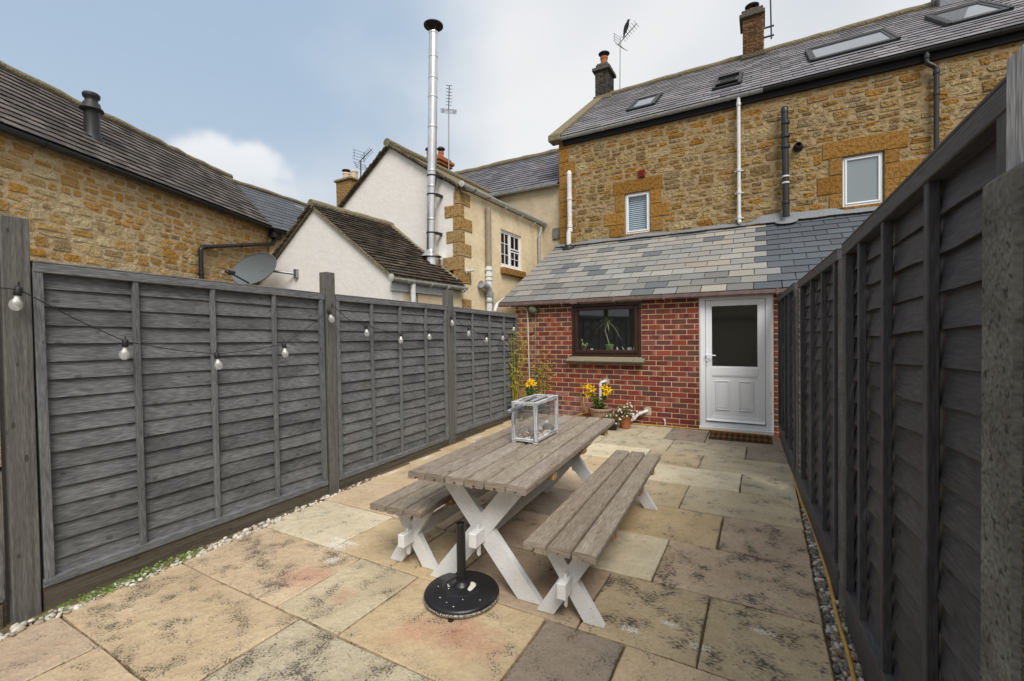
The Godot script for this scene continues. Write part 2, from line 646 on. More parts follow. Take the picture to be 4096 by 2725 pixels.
	mat("upvc", {c = Color(0.79, 0.81, 0.84), r = 0.33, s = 0.5})
	mat("white_pipe", {t = mottled(512, 512, Color(0.55, 0.55, 0.54), Color(0.72, 0.73, 0.735), n512a, n512c, 0.1), k = 1.5, r = 0.42, s = 0.5})
	mat("grey_pipe", {t = mottled(512, 512, Color(0.24, 0.25, 0.25), Color(0.40, 0.41, 0.41), n512a, n512c, 0.2), k = 1.5, r = 0.5, s = 0.5})
	mat("old_gutter", {t = mottled(512, 512, Color(0.36, 0.36, 0.34), Color(0.62, 0.63, 0.62), n512a, n512c, 0.2, spots, 170, 190, Color(0.12, 0.12, 0.08), 0.7), k = 1.3, r = 0.6, s = 0.4})
	mat("black_pipe", {c = Color(0.016, 0.017, 0.020), r = 0.38, s = 0.5})
	mat("fascia", {c = Color(0.012, 0.012, 0.013), r = 0.7, s = 0.3})
	mat("brown_gutter", {t = mottled(512, 512, Color(0.125, 0.082, 0.074), Color(0.21, 0.15, 0.138), n512a, n512c, 0.2), k = 1.2, r = 0.5, s = 0.45})
	mat("taupe_pipe", {t = mottled(512, 512, Color(0.25, 0.20, 0.155), Color(0.32, 0.265, 0.21), n512a, n512c, 0.1), k = 1.0, r = 0.6, s = 0.4})
	mat("steel", {t = mottled(512, 512, Color(0.60, 0.585, 0.56), Color(0.80, 0.80, 0.80), n512a, n512c, 0.08, blot, 185, 235, Color(0.50, 0.40, 0.26), 0.5), k = Vector3(1.0, 0.45, 1.0), r = 0.3, m = 1.0})
	mat("dull_metal", {c = Color(0.35, 0.36, 0.37), r = 0.45, m = 0.9})
	mat("dark_metal", {c = Color(0.03, 0.03, 0.032), r = 0.5, m = 0.4})
	mat("chrome", {c = Color(0.75, 0.75, 0.76), r = 0.2, m = 1.0})
	mat("black_paint", {c = Color(0.012, 0.0125, 0.0145), r = 0.36, s = 0.5, bump = T.fine, bs = 0.06, k = 3.0})
	mat("chipped_white", {t = mottled(512, 512, Color(0.52, 0.50, 0.46), Color(0.66, 0.645, 0.60), n512b, n512c, 0.3, spots, 120, 135, Color(0.016, 0.016, 0.018), 1.0), k = 2.6, bump = T.mid, bs = 0.3, r = 0.7, s = 0.35})
	mat("concrete", {t = mottled(512, 512, Color(0.12, 0.115, 0.105), Color(0.21, 0.205, 0.185), n512a, n512c, 0.4, spots, 178, 195, Color(0.05, 0.048, 0.042), 0.8), k = 0.8, bump = T.rough, bs = 0.8, r = 0.95, s = 0.2})
	mat("mossy_concrete", {t = mottled(512, 512, Color(0.055, 0.052, 0.045), Color(0.16, 0.145, 0.115), n512b, n512c, 0.8, spots, 180, 195, Color(0.30, 0.27, 0.2), 0.8), k = 1.6, bump = T.rough, bs = 1.5, r = 0.95, s = 0.2})
	mat("terracotta", {t = mottled(512, 512, Color(0.30, 0.105, 0.045), Color(0.42, 0.155, 0.07), n512b, n512c, 0.25, blot, 190, 220, Color(0.5, 0.38, 0.28), 0.4), k = 2.5, bump = T.mid, bs = 0.2, r = 0.85, s = 0.3})
	mat("old_terracotta", {t = mottled(512, 512, Color(0.23, 0.135, 0.095), Color(0.40, 0.27, 0.19), n512b, n512c, 0.4, blot, 150, 200, Color(0.48, 0.42, 0.36), 0.7), k = 2.2, bump = T.mid, bs = 0.3, r = 0.9, s = 0.25})
	mat("grey_plastic", {t = mottled(512, 512, Color(0.07, 0.078, 0.075), Color(0.12, 0.13, 0.125), n512a, n512c, 0.2), k = 2.0, r = 0.6, s = 0.4})
	mat("black_plastic", {c = Color(0.014, 0.014, 0.015), r = 0.5})
	mat("soil", {t = mottled(512, 512, Color(0.03, 0.02, 0.013), Color(0.09, 0.062, 0.04), n512b, n512c, 0.8), k = 4.0, bump = T.fine, bs = 1.0, r = 1.0, s = 0.1})
	mat("sill_tile", {t = mottled(512, 512, Color(0.14, 0.125, 0.09), Color(0.30, 0.27, 0.205), n512b, n512c, 0.5, spots, 188, 200, Color(0.5, 0.49, 0.45), 0.8), k = 2.5, bump = T.rough, bs = 0.8, r = 0.95, s = 0.2})
	mat("tint", {r = 0.7, s = 0.4})
	mat("tint_gloss", {r = 0.35, s = 0.5})
	mat("pebble", {t = mottled(512, 512, Color(0.75, 0.75, 0.75), Color(1, 1, 1), n512a, n512c, 0.25), k = 6.0, r = 0.7, s = 0.35})
	mat("leaf", {r = 0.6, s = 0.35, back = Color(0.25, 0.35, 0.08)})
	mat("petal", {r = 0.6, s = 0.3, back = Color(0.6, 0.38, 0.02)})
	mat("glass", {c = Color(0.6, 0.65, 0.63), a = 0.015, r = 0.02, vc = false})
	mat("window_glass", {c = Color(0.05, 0.06, 0.06), a = 0.10, r = 0.02, vc = false})
	mat("bulb_glass", {c = Color(0.95, 0.95, 0.95), a = 0.22, r = 0.04, vc = false})
	mat("frosted", {c = Color(0.23, 0.27, 0.29), r = 0.28, s = 0.55, bump = T.fine, bs = 0.06, k = 5.0})
	mat("sky_glass", {c = Color(0.10, 0.11, 0.12), r = 0.03, s = 0.9, vc = false})
	mat("dark_glass_and_shade", {c = Color(0.008, 0.008, 0.009), r = 0.03, s = 0.5, vc = false})  # small window panes; also the painted attic shade inside the roof windows
	mat("room", {c = Color(0.42, 0.40, 0.37), r = 0.9, s = 0.2})
	mat("blind", {c = Color(0.36, 0.47, 0.55), r = 0.8, s = 0.3})
	mat("hose", {t = mottled(512, 512, Color(0.42, 0.24, 0.045), Color(0.55, 0.34, 0.08), n512a, n512c, 0.3, spots, 185, 200, Color(0.12, 0.08, 0.04), 0.6), k = 3.0, r = 0.55, s = 0.4})
	mat("bed", {t = mottled(512, 512, Color(0.10, 0.075, 0.045), Color(0.24, 0.18, 0.11), n512b, n512c, 0.7), k = 1.5, bump = T.fine, bs = 1.0, r = 1.0, s = 0.1})
	mat("earth", {t = mottled(512, 512, Color(0.10, 0.09, 0.06), Color(0.17, 0.15, 0.10), n512a, n512c, 0.4), k = 0.4, r = 1.0, s = 0.1})
	var mw := 256
	var mh := 128
	var im := Image.create(mw, mh, false, Image.FORMAT_RGB8)
	for y in mh:
		for x in mw:
			var p := absf(fposmod(x / 24.0, 1.0) - 0.5) * 2.0
			var q := absf(fposmod(y / 64.0 + 0.25, 1.0) - 0.5) * 2.0
			var on := p + q < 0.95
			var cc := Color(0.055, 0.032, 0.018) if not on else Color(0.155, 0.085, 0.036)
			im.set_pixel(x, y, (cc * (0.65 + 0.7 * n512c[(y * 512 + x)] / 255.0)).linear_to_srgb())
	mat("coir", {t = grey_tex(im), k = 1.0, tri = false, bump = T.fine, bs = 0.8, r = 1.0, s = 0.1, vc = false})


# ---------------------------------------------------------------- ground
const ROWS := [-0.31, -0.94, -1.565, -2.2, -2.835, -3.47, -4.12, -4.785, -5.41, -6.035, -6.69, -7.52]
# row, from x, to x, stone, black lichen
const SLABS := [
	[-1, -3.5, -2.4, 0, .4], [-1, -2.4, -1.5, 4, .3], [-1, -1.5, -.6, 1, .4], [-1, -.6, .27, 2, .5],
	[0, -3.5, -2.96, 2, .45], [0, -2.96, -2.05, 0, .25], [0, -2.05, -1.1, 1, .5], [0, -1.1, -.3, 0, .4], [0, -.3, .27, 3, .5],
	[1, -3.5, -2.25, 0, .8], [1, -2.25, -1.25, 5, .95], [1, -1.25, -.4, 4, .5], [1, -.4, .27, 2, .5],
	[2, -3.6, -2.47, 6, .85], [2, -2.47, -1.945, 1, .62], [2, -1.945, -1.04, 4, .38], [2, -1.04, -.61, 3, .72], [2, -.61, .27, 0, .35],
	[3, -3.6, -2.78, 7, .3], [3, -2.78, -2.2, 4, .4], [3, -2.2, -1.74, 8, .25], [3, -1.74, -.87, 2, .2], [3, -.87, -.28, 9, .95], [3, -.28, .27, 9, .95],
	[4, -3.7, -2.23, 6, .12], [4, -2.23, -1.45, 2, .6], [4, -1.45, -.62, 7, .15], [4, -.62, .27, 10, 1.0],
	[5, -3.7, -2.9, 0, .3], [5, -2.9, -2.0, 2, .6], [5, -2.0, -1.15, 3, .3], [5, -1.15, -.3, 8, .42], [5, -.3, .27, 2, .9],
	[6, -3.8, -3.0, 0, .15], [6, -3.0, -2.2, 0, .3], [6, -2.2, -1.5, 6, .1], [6, -1.5, -.66, 9, .55], [6, -.66, .27, 1, .5],
	[7, -3.8, -2.7, 8, .2], [7, -2.7, -1.9, 1, .3], [7, -1.9, -1.2, 4, .35], [7, -1.2, -.21, 7, .3], [7, -.21, .27, 5, .8],
	[8, -3.9, -2.9, 8, .2], [8, -2.9, -2.1, 1, .4], [8, -2.1, -1.3, 7, .35], [8, -1.3, -.66, 9, .7], [8, -.66, .27, 5, .45],
	[9, -3.9, -3.0, 8, .35], [9, -3.0, -2.05, 1, .5], [9, -2.05, -1.12, 5, .6], [9, -1.12, -.2, 5, .6], [9, -.2, .27, 3, .6],
	[10, -4.0, -3.1, 8, .4], [10, -3.1, -2.4, 1, .5], [10, -2.4, -1.66, 5, .6], [10, -1.66, -1.27, 5, .5], [10, -1.27, -.73, 3, .8], [10, -.73, .27, 3, .5],
]
const STONE := [
	[.52, .395, .245], [.54, .445, .29], [.47, .355, .24], [.31, .25, .185], [.53, .405, .24], [.48, .41, .28], [.54, .41, .265], [.61, .525, .36], [.51, .385, .22], [.49, .385, .235], [.49, .375, .25],
]


func slab_rect(s: Array) -> Array:
	var z0: float = 0.4 if s[0] < 0 else ROWS[s[0]]
	var z1: float = ROWS[s[0] + 1]
	var x0: float = s[1]
	if s[1] <= -3.5:
		x0 = -3.475 + 0.07 * (z0 + z1) * 0.5
	return [x0, s[2], z0, z1]


func paving_texture() -> ImageTexture:
	var w := 1200
	var h := 1920
	var kx := w / 5.0
	var ky := h / 8.2
	var A := noise_bytes(512, 512, 0.008, 4, 31)
	var B := noise_bytes(512, 512, 0.016, 3, 32)
	var C := noise_bytes(512, 512, 0.2, 3, 33)
	var im1 := noise_img(512, 512, 0.30, 2, 34)
	var D := noise_bytes(512, 512, 0.05, 3, 35)
	var S1 := im1.get_data()
	im1.resize(1024, 512, Image.INTERPOLATE_BILINEAR)
	var S2 := im1.get_region(Rect2i(0, 0, 512, 512)).get_data()
	var out := PackedByteArray()
	out.resize(w * h * 3)
	out.fill(90)
	var hgt := PackedByteArray()
	hgt.resize(w * h)
	hgt.fill(128)
	var pinks := [[-1.56, -1.80, .12], [-1.30, -1.84, .10], [-2.63, -1.86, .10], [-2.18, -1.80, .06], [-1.22, -4.32, .10], [-1.36, -4.5, .1]]
	for s in SLABS:
		var q := slab_rect(s)
		var px0 := clampi(int((q[0] + 4.5) * kx), 0, w)
		var px1 := clampi(int((q[1] + 4.5) * kx) + 1, 0, w)
		var py0 := clampi(int((0.5 - q[2]) * ky), 0, h)
		var py1 := clampi(int((0.5 - q[3]) * ky) + 1, 0, h)
		var ox := rng.randi_range(0, 511)
		var oy := rng.randi_range(0, 511)
		var cs: Array = STONE[s[3]]
		var tone := rnd(0.94, 1.06)
		var ca := Color(cs[0] * tone * 0.84, cs[1] * tone * 0.84, cs[2] * tone * 0.86).linear_to_srgb()
		var cb := Color(cs[0] * tone * 1.08, cs[1] * tone * 1.13, cs[2] * tone * 1.22).linear_to_srgb()
		var ar := ca.r * 255.0
		var ag := ca.g * 255.0
		var ab := ca.b * 255.0
		var dr := cb.r * 255.0 - ar
		var dg := cb.g * 255.0 - ag
		var db := cb.b * 255.0 - ab
		var thr: float = 112.0 - 80.0 * s[4]
		var film: float = 0.08 + 0.20 * s[4]
		var clus := 0.95
		var use := S2 if s[0] > 2 else S1
		for y in range(py0, py1):
			var r1 := ((y + oy) & 511) << 9
			for x in range(px0, px1):
				var i := r1 | ((x + ox) & 511)
				var t := A[i] / 255.0
				var f := 1.0 + (C[i] - 128) * 0.0005 + (D[i] - 128) * 0.0005
				var r := (ar + dr * t) * f
				var g := (ag + dg * t) * f
				var b := (ab + db * t) * f
				var fm := (B[i] - 96 + (D[i] - 128) * 0.5) * 0.008
				if fm > 0.0:
					var fk := minf(1.0, fm) * film
					r += (100.0 - r) * fk
					g += (90.0 - g) * fk
					b += (74.0 - b) * fk
				var l := (use[i] - 128) * 1.1 + (D[i] - 128) * 0.45 + (B[i] - 128) * 0.75 - thr
				if l > 0.0:
					var k := minf(1.0, l / 60.0) * 0.64
					r += (44.0 - r) * k
					g += (42.0 - g) * k
					b += (40.0 - b) * k
				hgt[y * w + x] = (A[i] * 4 + D[i] * 3 + C[i]) >> 3
				var o := (y * w + x) * 3
				out[o] = clampi(int(r), 0, 255)
				out[o + 1] = clampi(int(g), 0, 255)
				out[o + 2] = clampi(int(b), 0, 255)
	T.riven = grey_tex(Image.create_from_data(w, h, false, Image.FORMAT_L8, hgt))
	for p in pinks:
		var rad: float = p[2]
		for y in range(int((0.5 - p[1] - rad * 1.6) * ky), int((0.5 - p[1] + rad * 1.6) * ky)):
			for x in range(int((p[0] + 4.5 - rad * 1.9) * kx), int((p[0] + 4.5 + rad * 1.9) * kx)):
				var dx: float = ((x / kx - 4.5) - p[0]) / (rad * 1.9)
				var dy: float = ((0.5 - y / ky) - p[1]) / (rad * 1.6)
				var e := 1.0 - sqrt(dx * dx + dy * dy) + (A[((y & 511) << 9) | (x & 511)] - 128) * 0.004
				if e > 0.0:
					var k := minf(1.0, e * 1.4) * 0.24
					var o := (y * w + x) * 3
					out[o] = int(out[o] + (168.0 - out[o]) * k)
					out[o + 1] = int(out[o + 1] + (92.0 - out[o + 1]) * k)
					out[o + 2] = int(out[o + 2] + (80.0 - out[o + 2]) * k)
	# pale splashes of lime and mortar
	for p in [[-2.78, -2.32, .16, .03], [-2.76, -2.24, .10, .05], [-3.72, -4.4, .05, .12], [-3.68, -3.75, .04, .14], [-3.62, -5.35, .16, .05], [-3.50, -6.15, .22, .05], [-3.75, -5.6, .05, .16], [-0.02, -2.62, .07, .02], [-.62, -2.32, .05, .03], [-.45, -2.46, .05, .02], [-2.62, -2.08, .05, .05], [-.28, -2.35, .05, .03]]:
		for y in range(int((0.5 - p[1] - p[3]) * ky), int((0.5 - p[1] + p[3]) * ky) + 1):
			for x in range(int((p[0] + 4.5 - p[2]) * kx), int((p[0] + 4.5 + p[2]) * kx) + 1):
				var dx: float = ((x / kx - 4.5) - p[0]) / p[2]
				var dy: float = ((0.5 - y / ky) - p[1]) / p[3]
				var e := 0.55 - sqrt(dx * dx + dy * dy) * 0.7 + (S1[((y & 511) << 9) | (x & 511)] - 128) * 0.008
				if e > 0.0:
					var k := minf(1.0, e * 4.0) * 0.7
					var o := (y * w + x) * 3
					for j in 3:
						out[o + j] = int(out[o + j] + (222.0 - out[o + j]) * k)
	return ImageTexture.create_from_image(Image.create_from_data(w, h, false, Image.FORMAT_RGB8, out))


func ground() -> void:
	var g := setting("ground")
	var b := MB.new()
	b.quad(V(-150, -0.06, 150), V(150, -0.06, 150), V(150, -0.06, -250), V(-150, -0.06, -250), Vector3.UP)
	part(g, "earth", b, M.earth)
	var p := setting("paving")
	b = MB.new()
	b.quad(V(-4.3, -0.022, 0.6), V(0.32, -0.022, 0.6), V(0.32, -0.022, -7.62), V(-4.3, -0.022, -7.62), Vector3.UP)
	part(p, "bedding", b, M.bed)
	var m := mat("paving", {t = paving_texture(), tri = false, r = 0.82, s = 0.35})
	m.heightmap_enabled = true
	m.heightmap_texture = T.riven
	m.heightmap_scale = 1.6
	m.uv1_scale = V(1.0 / 5.0, 1.0 / 8.2, 1)
	m.uv1_offset = V(0.9, 0.5 / 8.2, 0)
	var fr := Transform3D(Basis(Vector3.RIGHT, V(0, 0, -1), Vector3.UP), Vector3.ZERO)
	for s in SLABS:
		var q := slab_rect(s)
		var gap := 0.006
		var x0: float = q[0] + gap
		var x1: float = q[1] - gap
		var y0: float = -q[2] + gap
		var y1: float = -q[3] - gap
		var pts := PackedVector2Array()
		var nx := 5
		var ny := 4
		for i in nx:
			pts.append(Vector2(lerpf(x0, x1, float(i) / nx), y0))
		for i in ny:
			pts.append(Vector2(x1, lerpf(y0, y1, float(i) / ny)))
		for i in nx:
			pts.append(Vector2(lerpf(x1, x0, float(i) / nx), y1))
		for i in ny:
			pts.append(Vector2(x0, lerpf(y1, y0, float(i) / ny)))
		for i in pts.size():
			pts[i] += Vector2(rnd(-1, 1), rnd(-1, 1)) * 0.004
		b = MB.new()
		var tilt := Basis(Vector3.RIGHT, rnd(-1, 1) * 0.003) * Basis(Vector3.BACK, rnd(-1, 1) * 0.003)
		var c := V((x0 + x1) * 0.5, 0, -(y0 + y1) * 0.5)
		b.slab(Transform3D(tilt, c - tilt * c + V(0, -0.04 + rnd(-0.002, 0.001), 0)) * fr, pts, 0.04, 0.006, rnd(0.0, 0.002), true, true)
		part(p, "paving_slab", b, m)
	# gravel along both fences and below the wall
	gravel("gravel_right", "grey and white gravel strip between paving and dark fence", [[0.275, 0.44, 0.3, -7.5, 0.036, 4200]], 0.010, 0.024, false)
	gravel("gravel_left", "loose white pebbles along foot of the grey fence", [[-3.50, -3.40, -0.35, -2.35, 0.07, 240], [-3.50, -3.44, -2.3, -3.6, 0.07, 50]], 0.011, 0.026, true)
	gravel("gravel_wall", "fine gravel along the foot of the brick wall", [[-1.6, -0.9, -7.50, -7.58, 0.0, 260]], 0.006, 0.013, false)
	# small green weeds in the left strip
	b = MB.new()
	for k in 520:
		var cl: Array = [[-0.98, .20], [-1.15, .16], [-1.62, .13], [-1.42, .20], [-1.30, .2]][k % 5]
		var z: float = cl[0] + rng.randfn() * cl[1] * 0.45
		var o := V(-3.455 + 0.07 * z + rnd(-0.035, 0.045), rnd(0.0, 0.045), z)
		b.col = Color(0.09, 0.19, 0.03).lerp(Color(0.22, 0.34, 0.05), rng.randf())
		var r := rnd(0.004, 0.009)
		var tb := Basis(V(rnd(-1, 1), rnd(-1, 1), rnd(-1, 1)).normalized(), rnd(0, 1.2))
		b.quad(o + tb * V(-r, 0, 0), o + tb * V(0, 0, r), o + tb * V(r, 0, 0), o + tb * V(0, 0, -r), Vector3.UP)
	var wd := part(self, "weeds", b, M.leaf, "stuff")
	wd.set_meta("label", "small bright green weeds growing among the white pebbles")
	wd.set_meta("category", "weeds")


func gravel(called: String, label: String, areas: Array, r0: float, r1: float, pale: bool) -> void:
	var s := MB.new()
	var sp := []
	for k in 10:
		sp.append(1.0 + rnd(-0.25, 0.25))
	s.lathe(at(Vector3.ZERO), [Vector2(0.001, -0.6), Vector2(0.75, -0.4), Vector2(1.0, 0.0), Vector2(0.7, 0.45), Vector2(0.001, 0.6)], 6, 0.14)
	var mm := MultiMesh.new()
	mm.transform_format = MultiMesh.TRANSFORM_3D
	mm.use_colors = true
	mm.mesh = s.mesh()
	var n := 0
	for a in areas:
		n += a[5]
	mm.instance_count = n
	var i := 0
	for a in areas:
		for k in a[5]:
			var z: float = rnd(a[2], a[3])
			var x: float = rnd(a[0], a[1]) + a[4] * z
			if a[4] == 0.036:
				x = rnd(0.285, 0.46 + 0.02 * z)
			var r := rnd(r0, r1)
			var bs := Basis.from_euler(V(rnd(0, TAU), rnd(0, TAU), rnd(0, TAU))).scaled(V(r, r * rnd(0.5, 0.9), r * rnd(0.7, 1.3)))
			mm.set_instance_transform(i, Transform3D(bs, V(x, -0.018 + rnd(0.0, 0.018) + (0.012 if pale else 0.0), z)))
			var q := rng.randf()
			var c := Color(0.55, 0.52, 0.46) if q < 0.3 else (Color(0.22, 0.21, 0.20) if q < 0.6 else (Color(0.34, 0.27, 0.19) if q < 0.82 else (Color(0.30, 0.15, 0.07) if q < 0.9 else Color(0.12, 0.12, 0.12))))
			if pale:
				c = Color(0.66, 0.63, 0.56) if q < 0.7 else Color(0.42, 0.36, 0.28)
			mm.set_instance_color(i, c * rnd(0.75, 1.1))
			i += 1
	var o := MultiMeshInstance3D.new()
	o.name = called
	o.multimesh = mm
	o.material_override = M.pebble
	add_child(o)
	o.set_meta("kind", "stuff")
	o.set_meta("label", label)
	o.set_meta("category", "gravel")


# ---------------------------------------------------------------- masonry helpers
func spans(x0: float, x1: float, y0: float, y1: float, holes: Array) -> Array:
	var out := [[x0, x1]]
	for h in holes:
		if y1 - 0.01 <= h.position.y or y0 + 0.01 >= h.end.y:
			continue
		var nxt := []
		for s in out:
			if s[1] <= h.position.x or s[0] >= h.end.x:
				nxt.append(s)
				continue
			if s[0] < h.position.x:
				nxt.append([s[0], h.position.x])
			if s[1] > h.end.x:
				nxt.append([h.end.x, s[1]])
		out = nxt
	return out


# wall sheet with rectangular holes, thick boxes behind the face z of the frame
func holed(b: MB, fr: Transform3D, x0: float, x1: float, y0: float, y1: float, z0: float, z1: float, holes: Array) -> void:
	var ys := [y0, y1]
	for h in holes:
		for y in [h.position.y, h.end.y]:
			if y > y0 and y < y1 and not ys.has(y):
				ys.append(y)
	ys.sort()
	for k in ys.size() - 1:
		for s in spans(x0, x1, ys[k], ys[k + 1], holes):
			if s[1] - s[0] > 0.001:
				b.box(fr * at(V((s[0] + s[1]) * 0.5, (ys[k] + ys[k + 1]) * 0.5, (z0 + z1) * 0.5)), V(s[1] - s[0], ys[k + 1] - ys[k], absf(z1 - z0)))


func blob(x0: float, x1: float, y0: float, y1: float, n: int, sq: float, jit: float) -> PackedVector2Array:
	var pts := PackedVector2Array()
	var c := Vector2((x0 + x1) * 0.5, (y0 + y1) * 0.5)
	var h := Vector2((x1 - x0) * 0.5, (y1 - y0) * 0.5)
	var a0 := rnd(0, TAU)
	for k in n:
		var a := a0 + TAU * k / n
		var ca := cos(a)
		var sa := sin(a)
		pts.append(c + Vector2(h.x * signf(ca) * pow(absf(ca), sq), h.y * signf(sa) * pow(absf(sa), sq)) * (1.0 - rng.randf() * jit))
	return pts


# random rubble in wavy courses; returns one MB for each stone
func rubble(fr: Transform3D, x0: float, x1: float, y0: float, y1: float, holes: Array, hh: Vector2, ww: Vector2, joint: float, tones: Array, tone_mix: Callable) -> Array:
	var out := []
	var y := y0
	while y < y1 - 0.03:
		var ch := rnd(hh.x, hh.y)
		if y + ch > y1 - 0.04:
			ch = y1 - y
		for s in spans(x0, x1, y, y + ch, holes):
			var x: float = s[0] - rnd(0, 0.1)
			while x < s[1] - 0.03:
				var w := rnd(ww.x, ww.y) * (0.7 + ch * 3.0)
				var xe: float = minf(x + w, s[1])
				if s[1] - xe < 0.07:
					xe = s[1]
				var xs: float = maxf(x, s[0])
				x = xe
				if xe - xs < 0.035:
					continue
				var wob := 0.012 * sin(xs * 3.1 + y * 7.0) + 0.01 * sin(xs * 7.7 + 1.3)
				var cells := [[xs, xe, y + wob, y + ch + wob]]
				if ch > 0.15 and rng.randf() < 0.38:
					var f := rnd(0.35, 0.65)
					cells = [[xs, xe, y + wob, y + ch * f + wob], [xs, xe, y + ch * f + wob, y + ch + wob]]
				for c in cells:
					var j := joint * rnd(0.7, 1.5)
					var pts := blob(c[0] + j, c[1] - j, c[2] + j, c[3] - j, 10, 0.34, 0.28)
					var b := MB.new()
					var k: Array = tones[rng.randi() % tones.size()]
					var q := rnd(0.84, 1.14)
					b.col = (tone_mix.call(Color(k[0] * q, k[1] * q, k[2] * q), (c[0] + c[1]) * 0.5, (c[2] + c[3]) * 0.5))
					var tl := Basis(Vector3.RIGHT, rnd(-0.11, 0.09)) * Basis(Vector3.UP, rnd(-0.06, 0.06))
					var cc := V((c[0] + c[1]) * 0.5, (c[2] + c[3]) * 0.5, 0)
					b.slab(fr * Transform3D(tl, cc - tl * cc + V(0, 0, -0.012)), pts, rnd(0.014, 0.023), 0.006, rnd(0.0, 0.007), true, true)
					out.append(b)
		y += ch
	return out


# overlapping slates or tiles on a roof plane (frame: x along the eave, y up the slope, z out)
func slating(fr: Transform3D, w: float, rows: int, gauge: float, sw: float, th: float, tone: Callable, jit := 0.004, holes := [], shear := 0.0) -> Array:
	var out := []
	for r in rows:
		var y := r * gauge
		var off := (r % 2) * sw * 0.5
		var nx := int(w / sw) + 2
		for k in nx:
			for s in spans(maxf(0.0, k * sw - off), minf(w, (k + 1) * sw - off), y, y + gauge, holes):
				var a: float = s[0]
				var e: float = s[1]
				if e - a < 0.03:
					continue
				var g := 0.0035 + rng.randf() * 0.003
				var len := gauge * 1.45 if r < rows - 1 else gauge * 1.02
				var j := func() -> float: return rnd(-jit, jit)
				var pts := PackedVector2Array([Vector2(a + g, j.call()), Vector2(e - g, j.call()), Vector2(e - g + j.call() * 0.5, len), Vector2(a + g + j.call() * 0.5, len)])
				if rng.randf() < 0.12:
					pts = PackedVector2Array([Vector2(a + g, rnd(0.006, 0.02)), Vector2(a + g + rnd(0.01, 0.03), 0.0), pts[1], pts[2], pts[3]])
				var b := MB.new()
				b.col = (tone.call(r, (a + e) * 0.5))
				var ang := atan2(th * 1.9, gauge) * rnd(0.9, 1.12)
				var t := Transform3D(Basis(Vector3.RIGHT, -ang) * Basis(Vector3.BACK, rnd(-0.006, 0.006)), V(0, y, th * 1.9 + rnd(0, 0.002)))
				var cx := V((a + e) * 0.5, 0, 0)
				t = fr * at(cx) * t * at(-cx)
				b.slab(t, pts, th, 0.0, 0.0, true)
				out.append(b)
	return out


func gutter(b: MB, p: Vector3, q: Vector3, r: float, out: Vector3) -> void:
	# half-round channel from p to q
	var d := (q - p).normalized()
	var prof := PackedVector2Array()
	for k in 9:
		var a := PI + PI * k / 8.0
		prof.append(Vector2(cos(a), sin(a)) * r)
	for k in 9:
		var a := TAU - PI * k / 8.0
		prof.append(Vector2(cos(a), sin(a)) * (r * 0.9))
	var t := Transform3D(Basis(d.cross(Vector3.UP).normalized(), Vector3.UP, -d), p)
	t.basis = Basis(Vector3.UP.cross(d).normalized(), Vector3.UP, d).orthonormalized()
	b.extrude(t, prof, 0.0, (q - p).length())


func oriented(p: Vector3, y: Vector3, x := Vector3.ZERO) -> Transform3D:
	y = y.normalized()
	if x == Vector3.ZERO:
		x = Vector3.RIGHT if absf(y.x) < 0.9 else Vector3.BACK
	var z := x.cross(y).normalized()
	return Transform3D(Basis(y.cross(z).normalized(), y, z), p)


func ring(b: MB, p: Vector3, d: Vector3, r: float, h: float) -> void:
	b.lathe(oriented(p - d.normalized() * h * 0.5, d), [Vector2(r * 0.7, 0), Vector2(r * 0.97, 0), Vector2(r, h * 0.15), Vector2(r, h * 0.85), Vector2(r * 0.97, h), Vector2(r * 0.7, h)], 14)


# ---------------------------------------------------------------- brick extension
const DOOR := Rect2(-0.886, -0.1, 1.005, 2.18)
const WIN := Rect2(-3.02, 1.12, 1.235, 0.925)


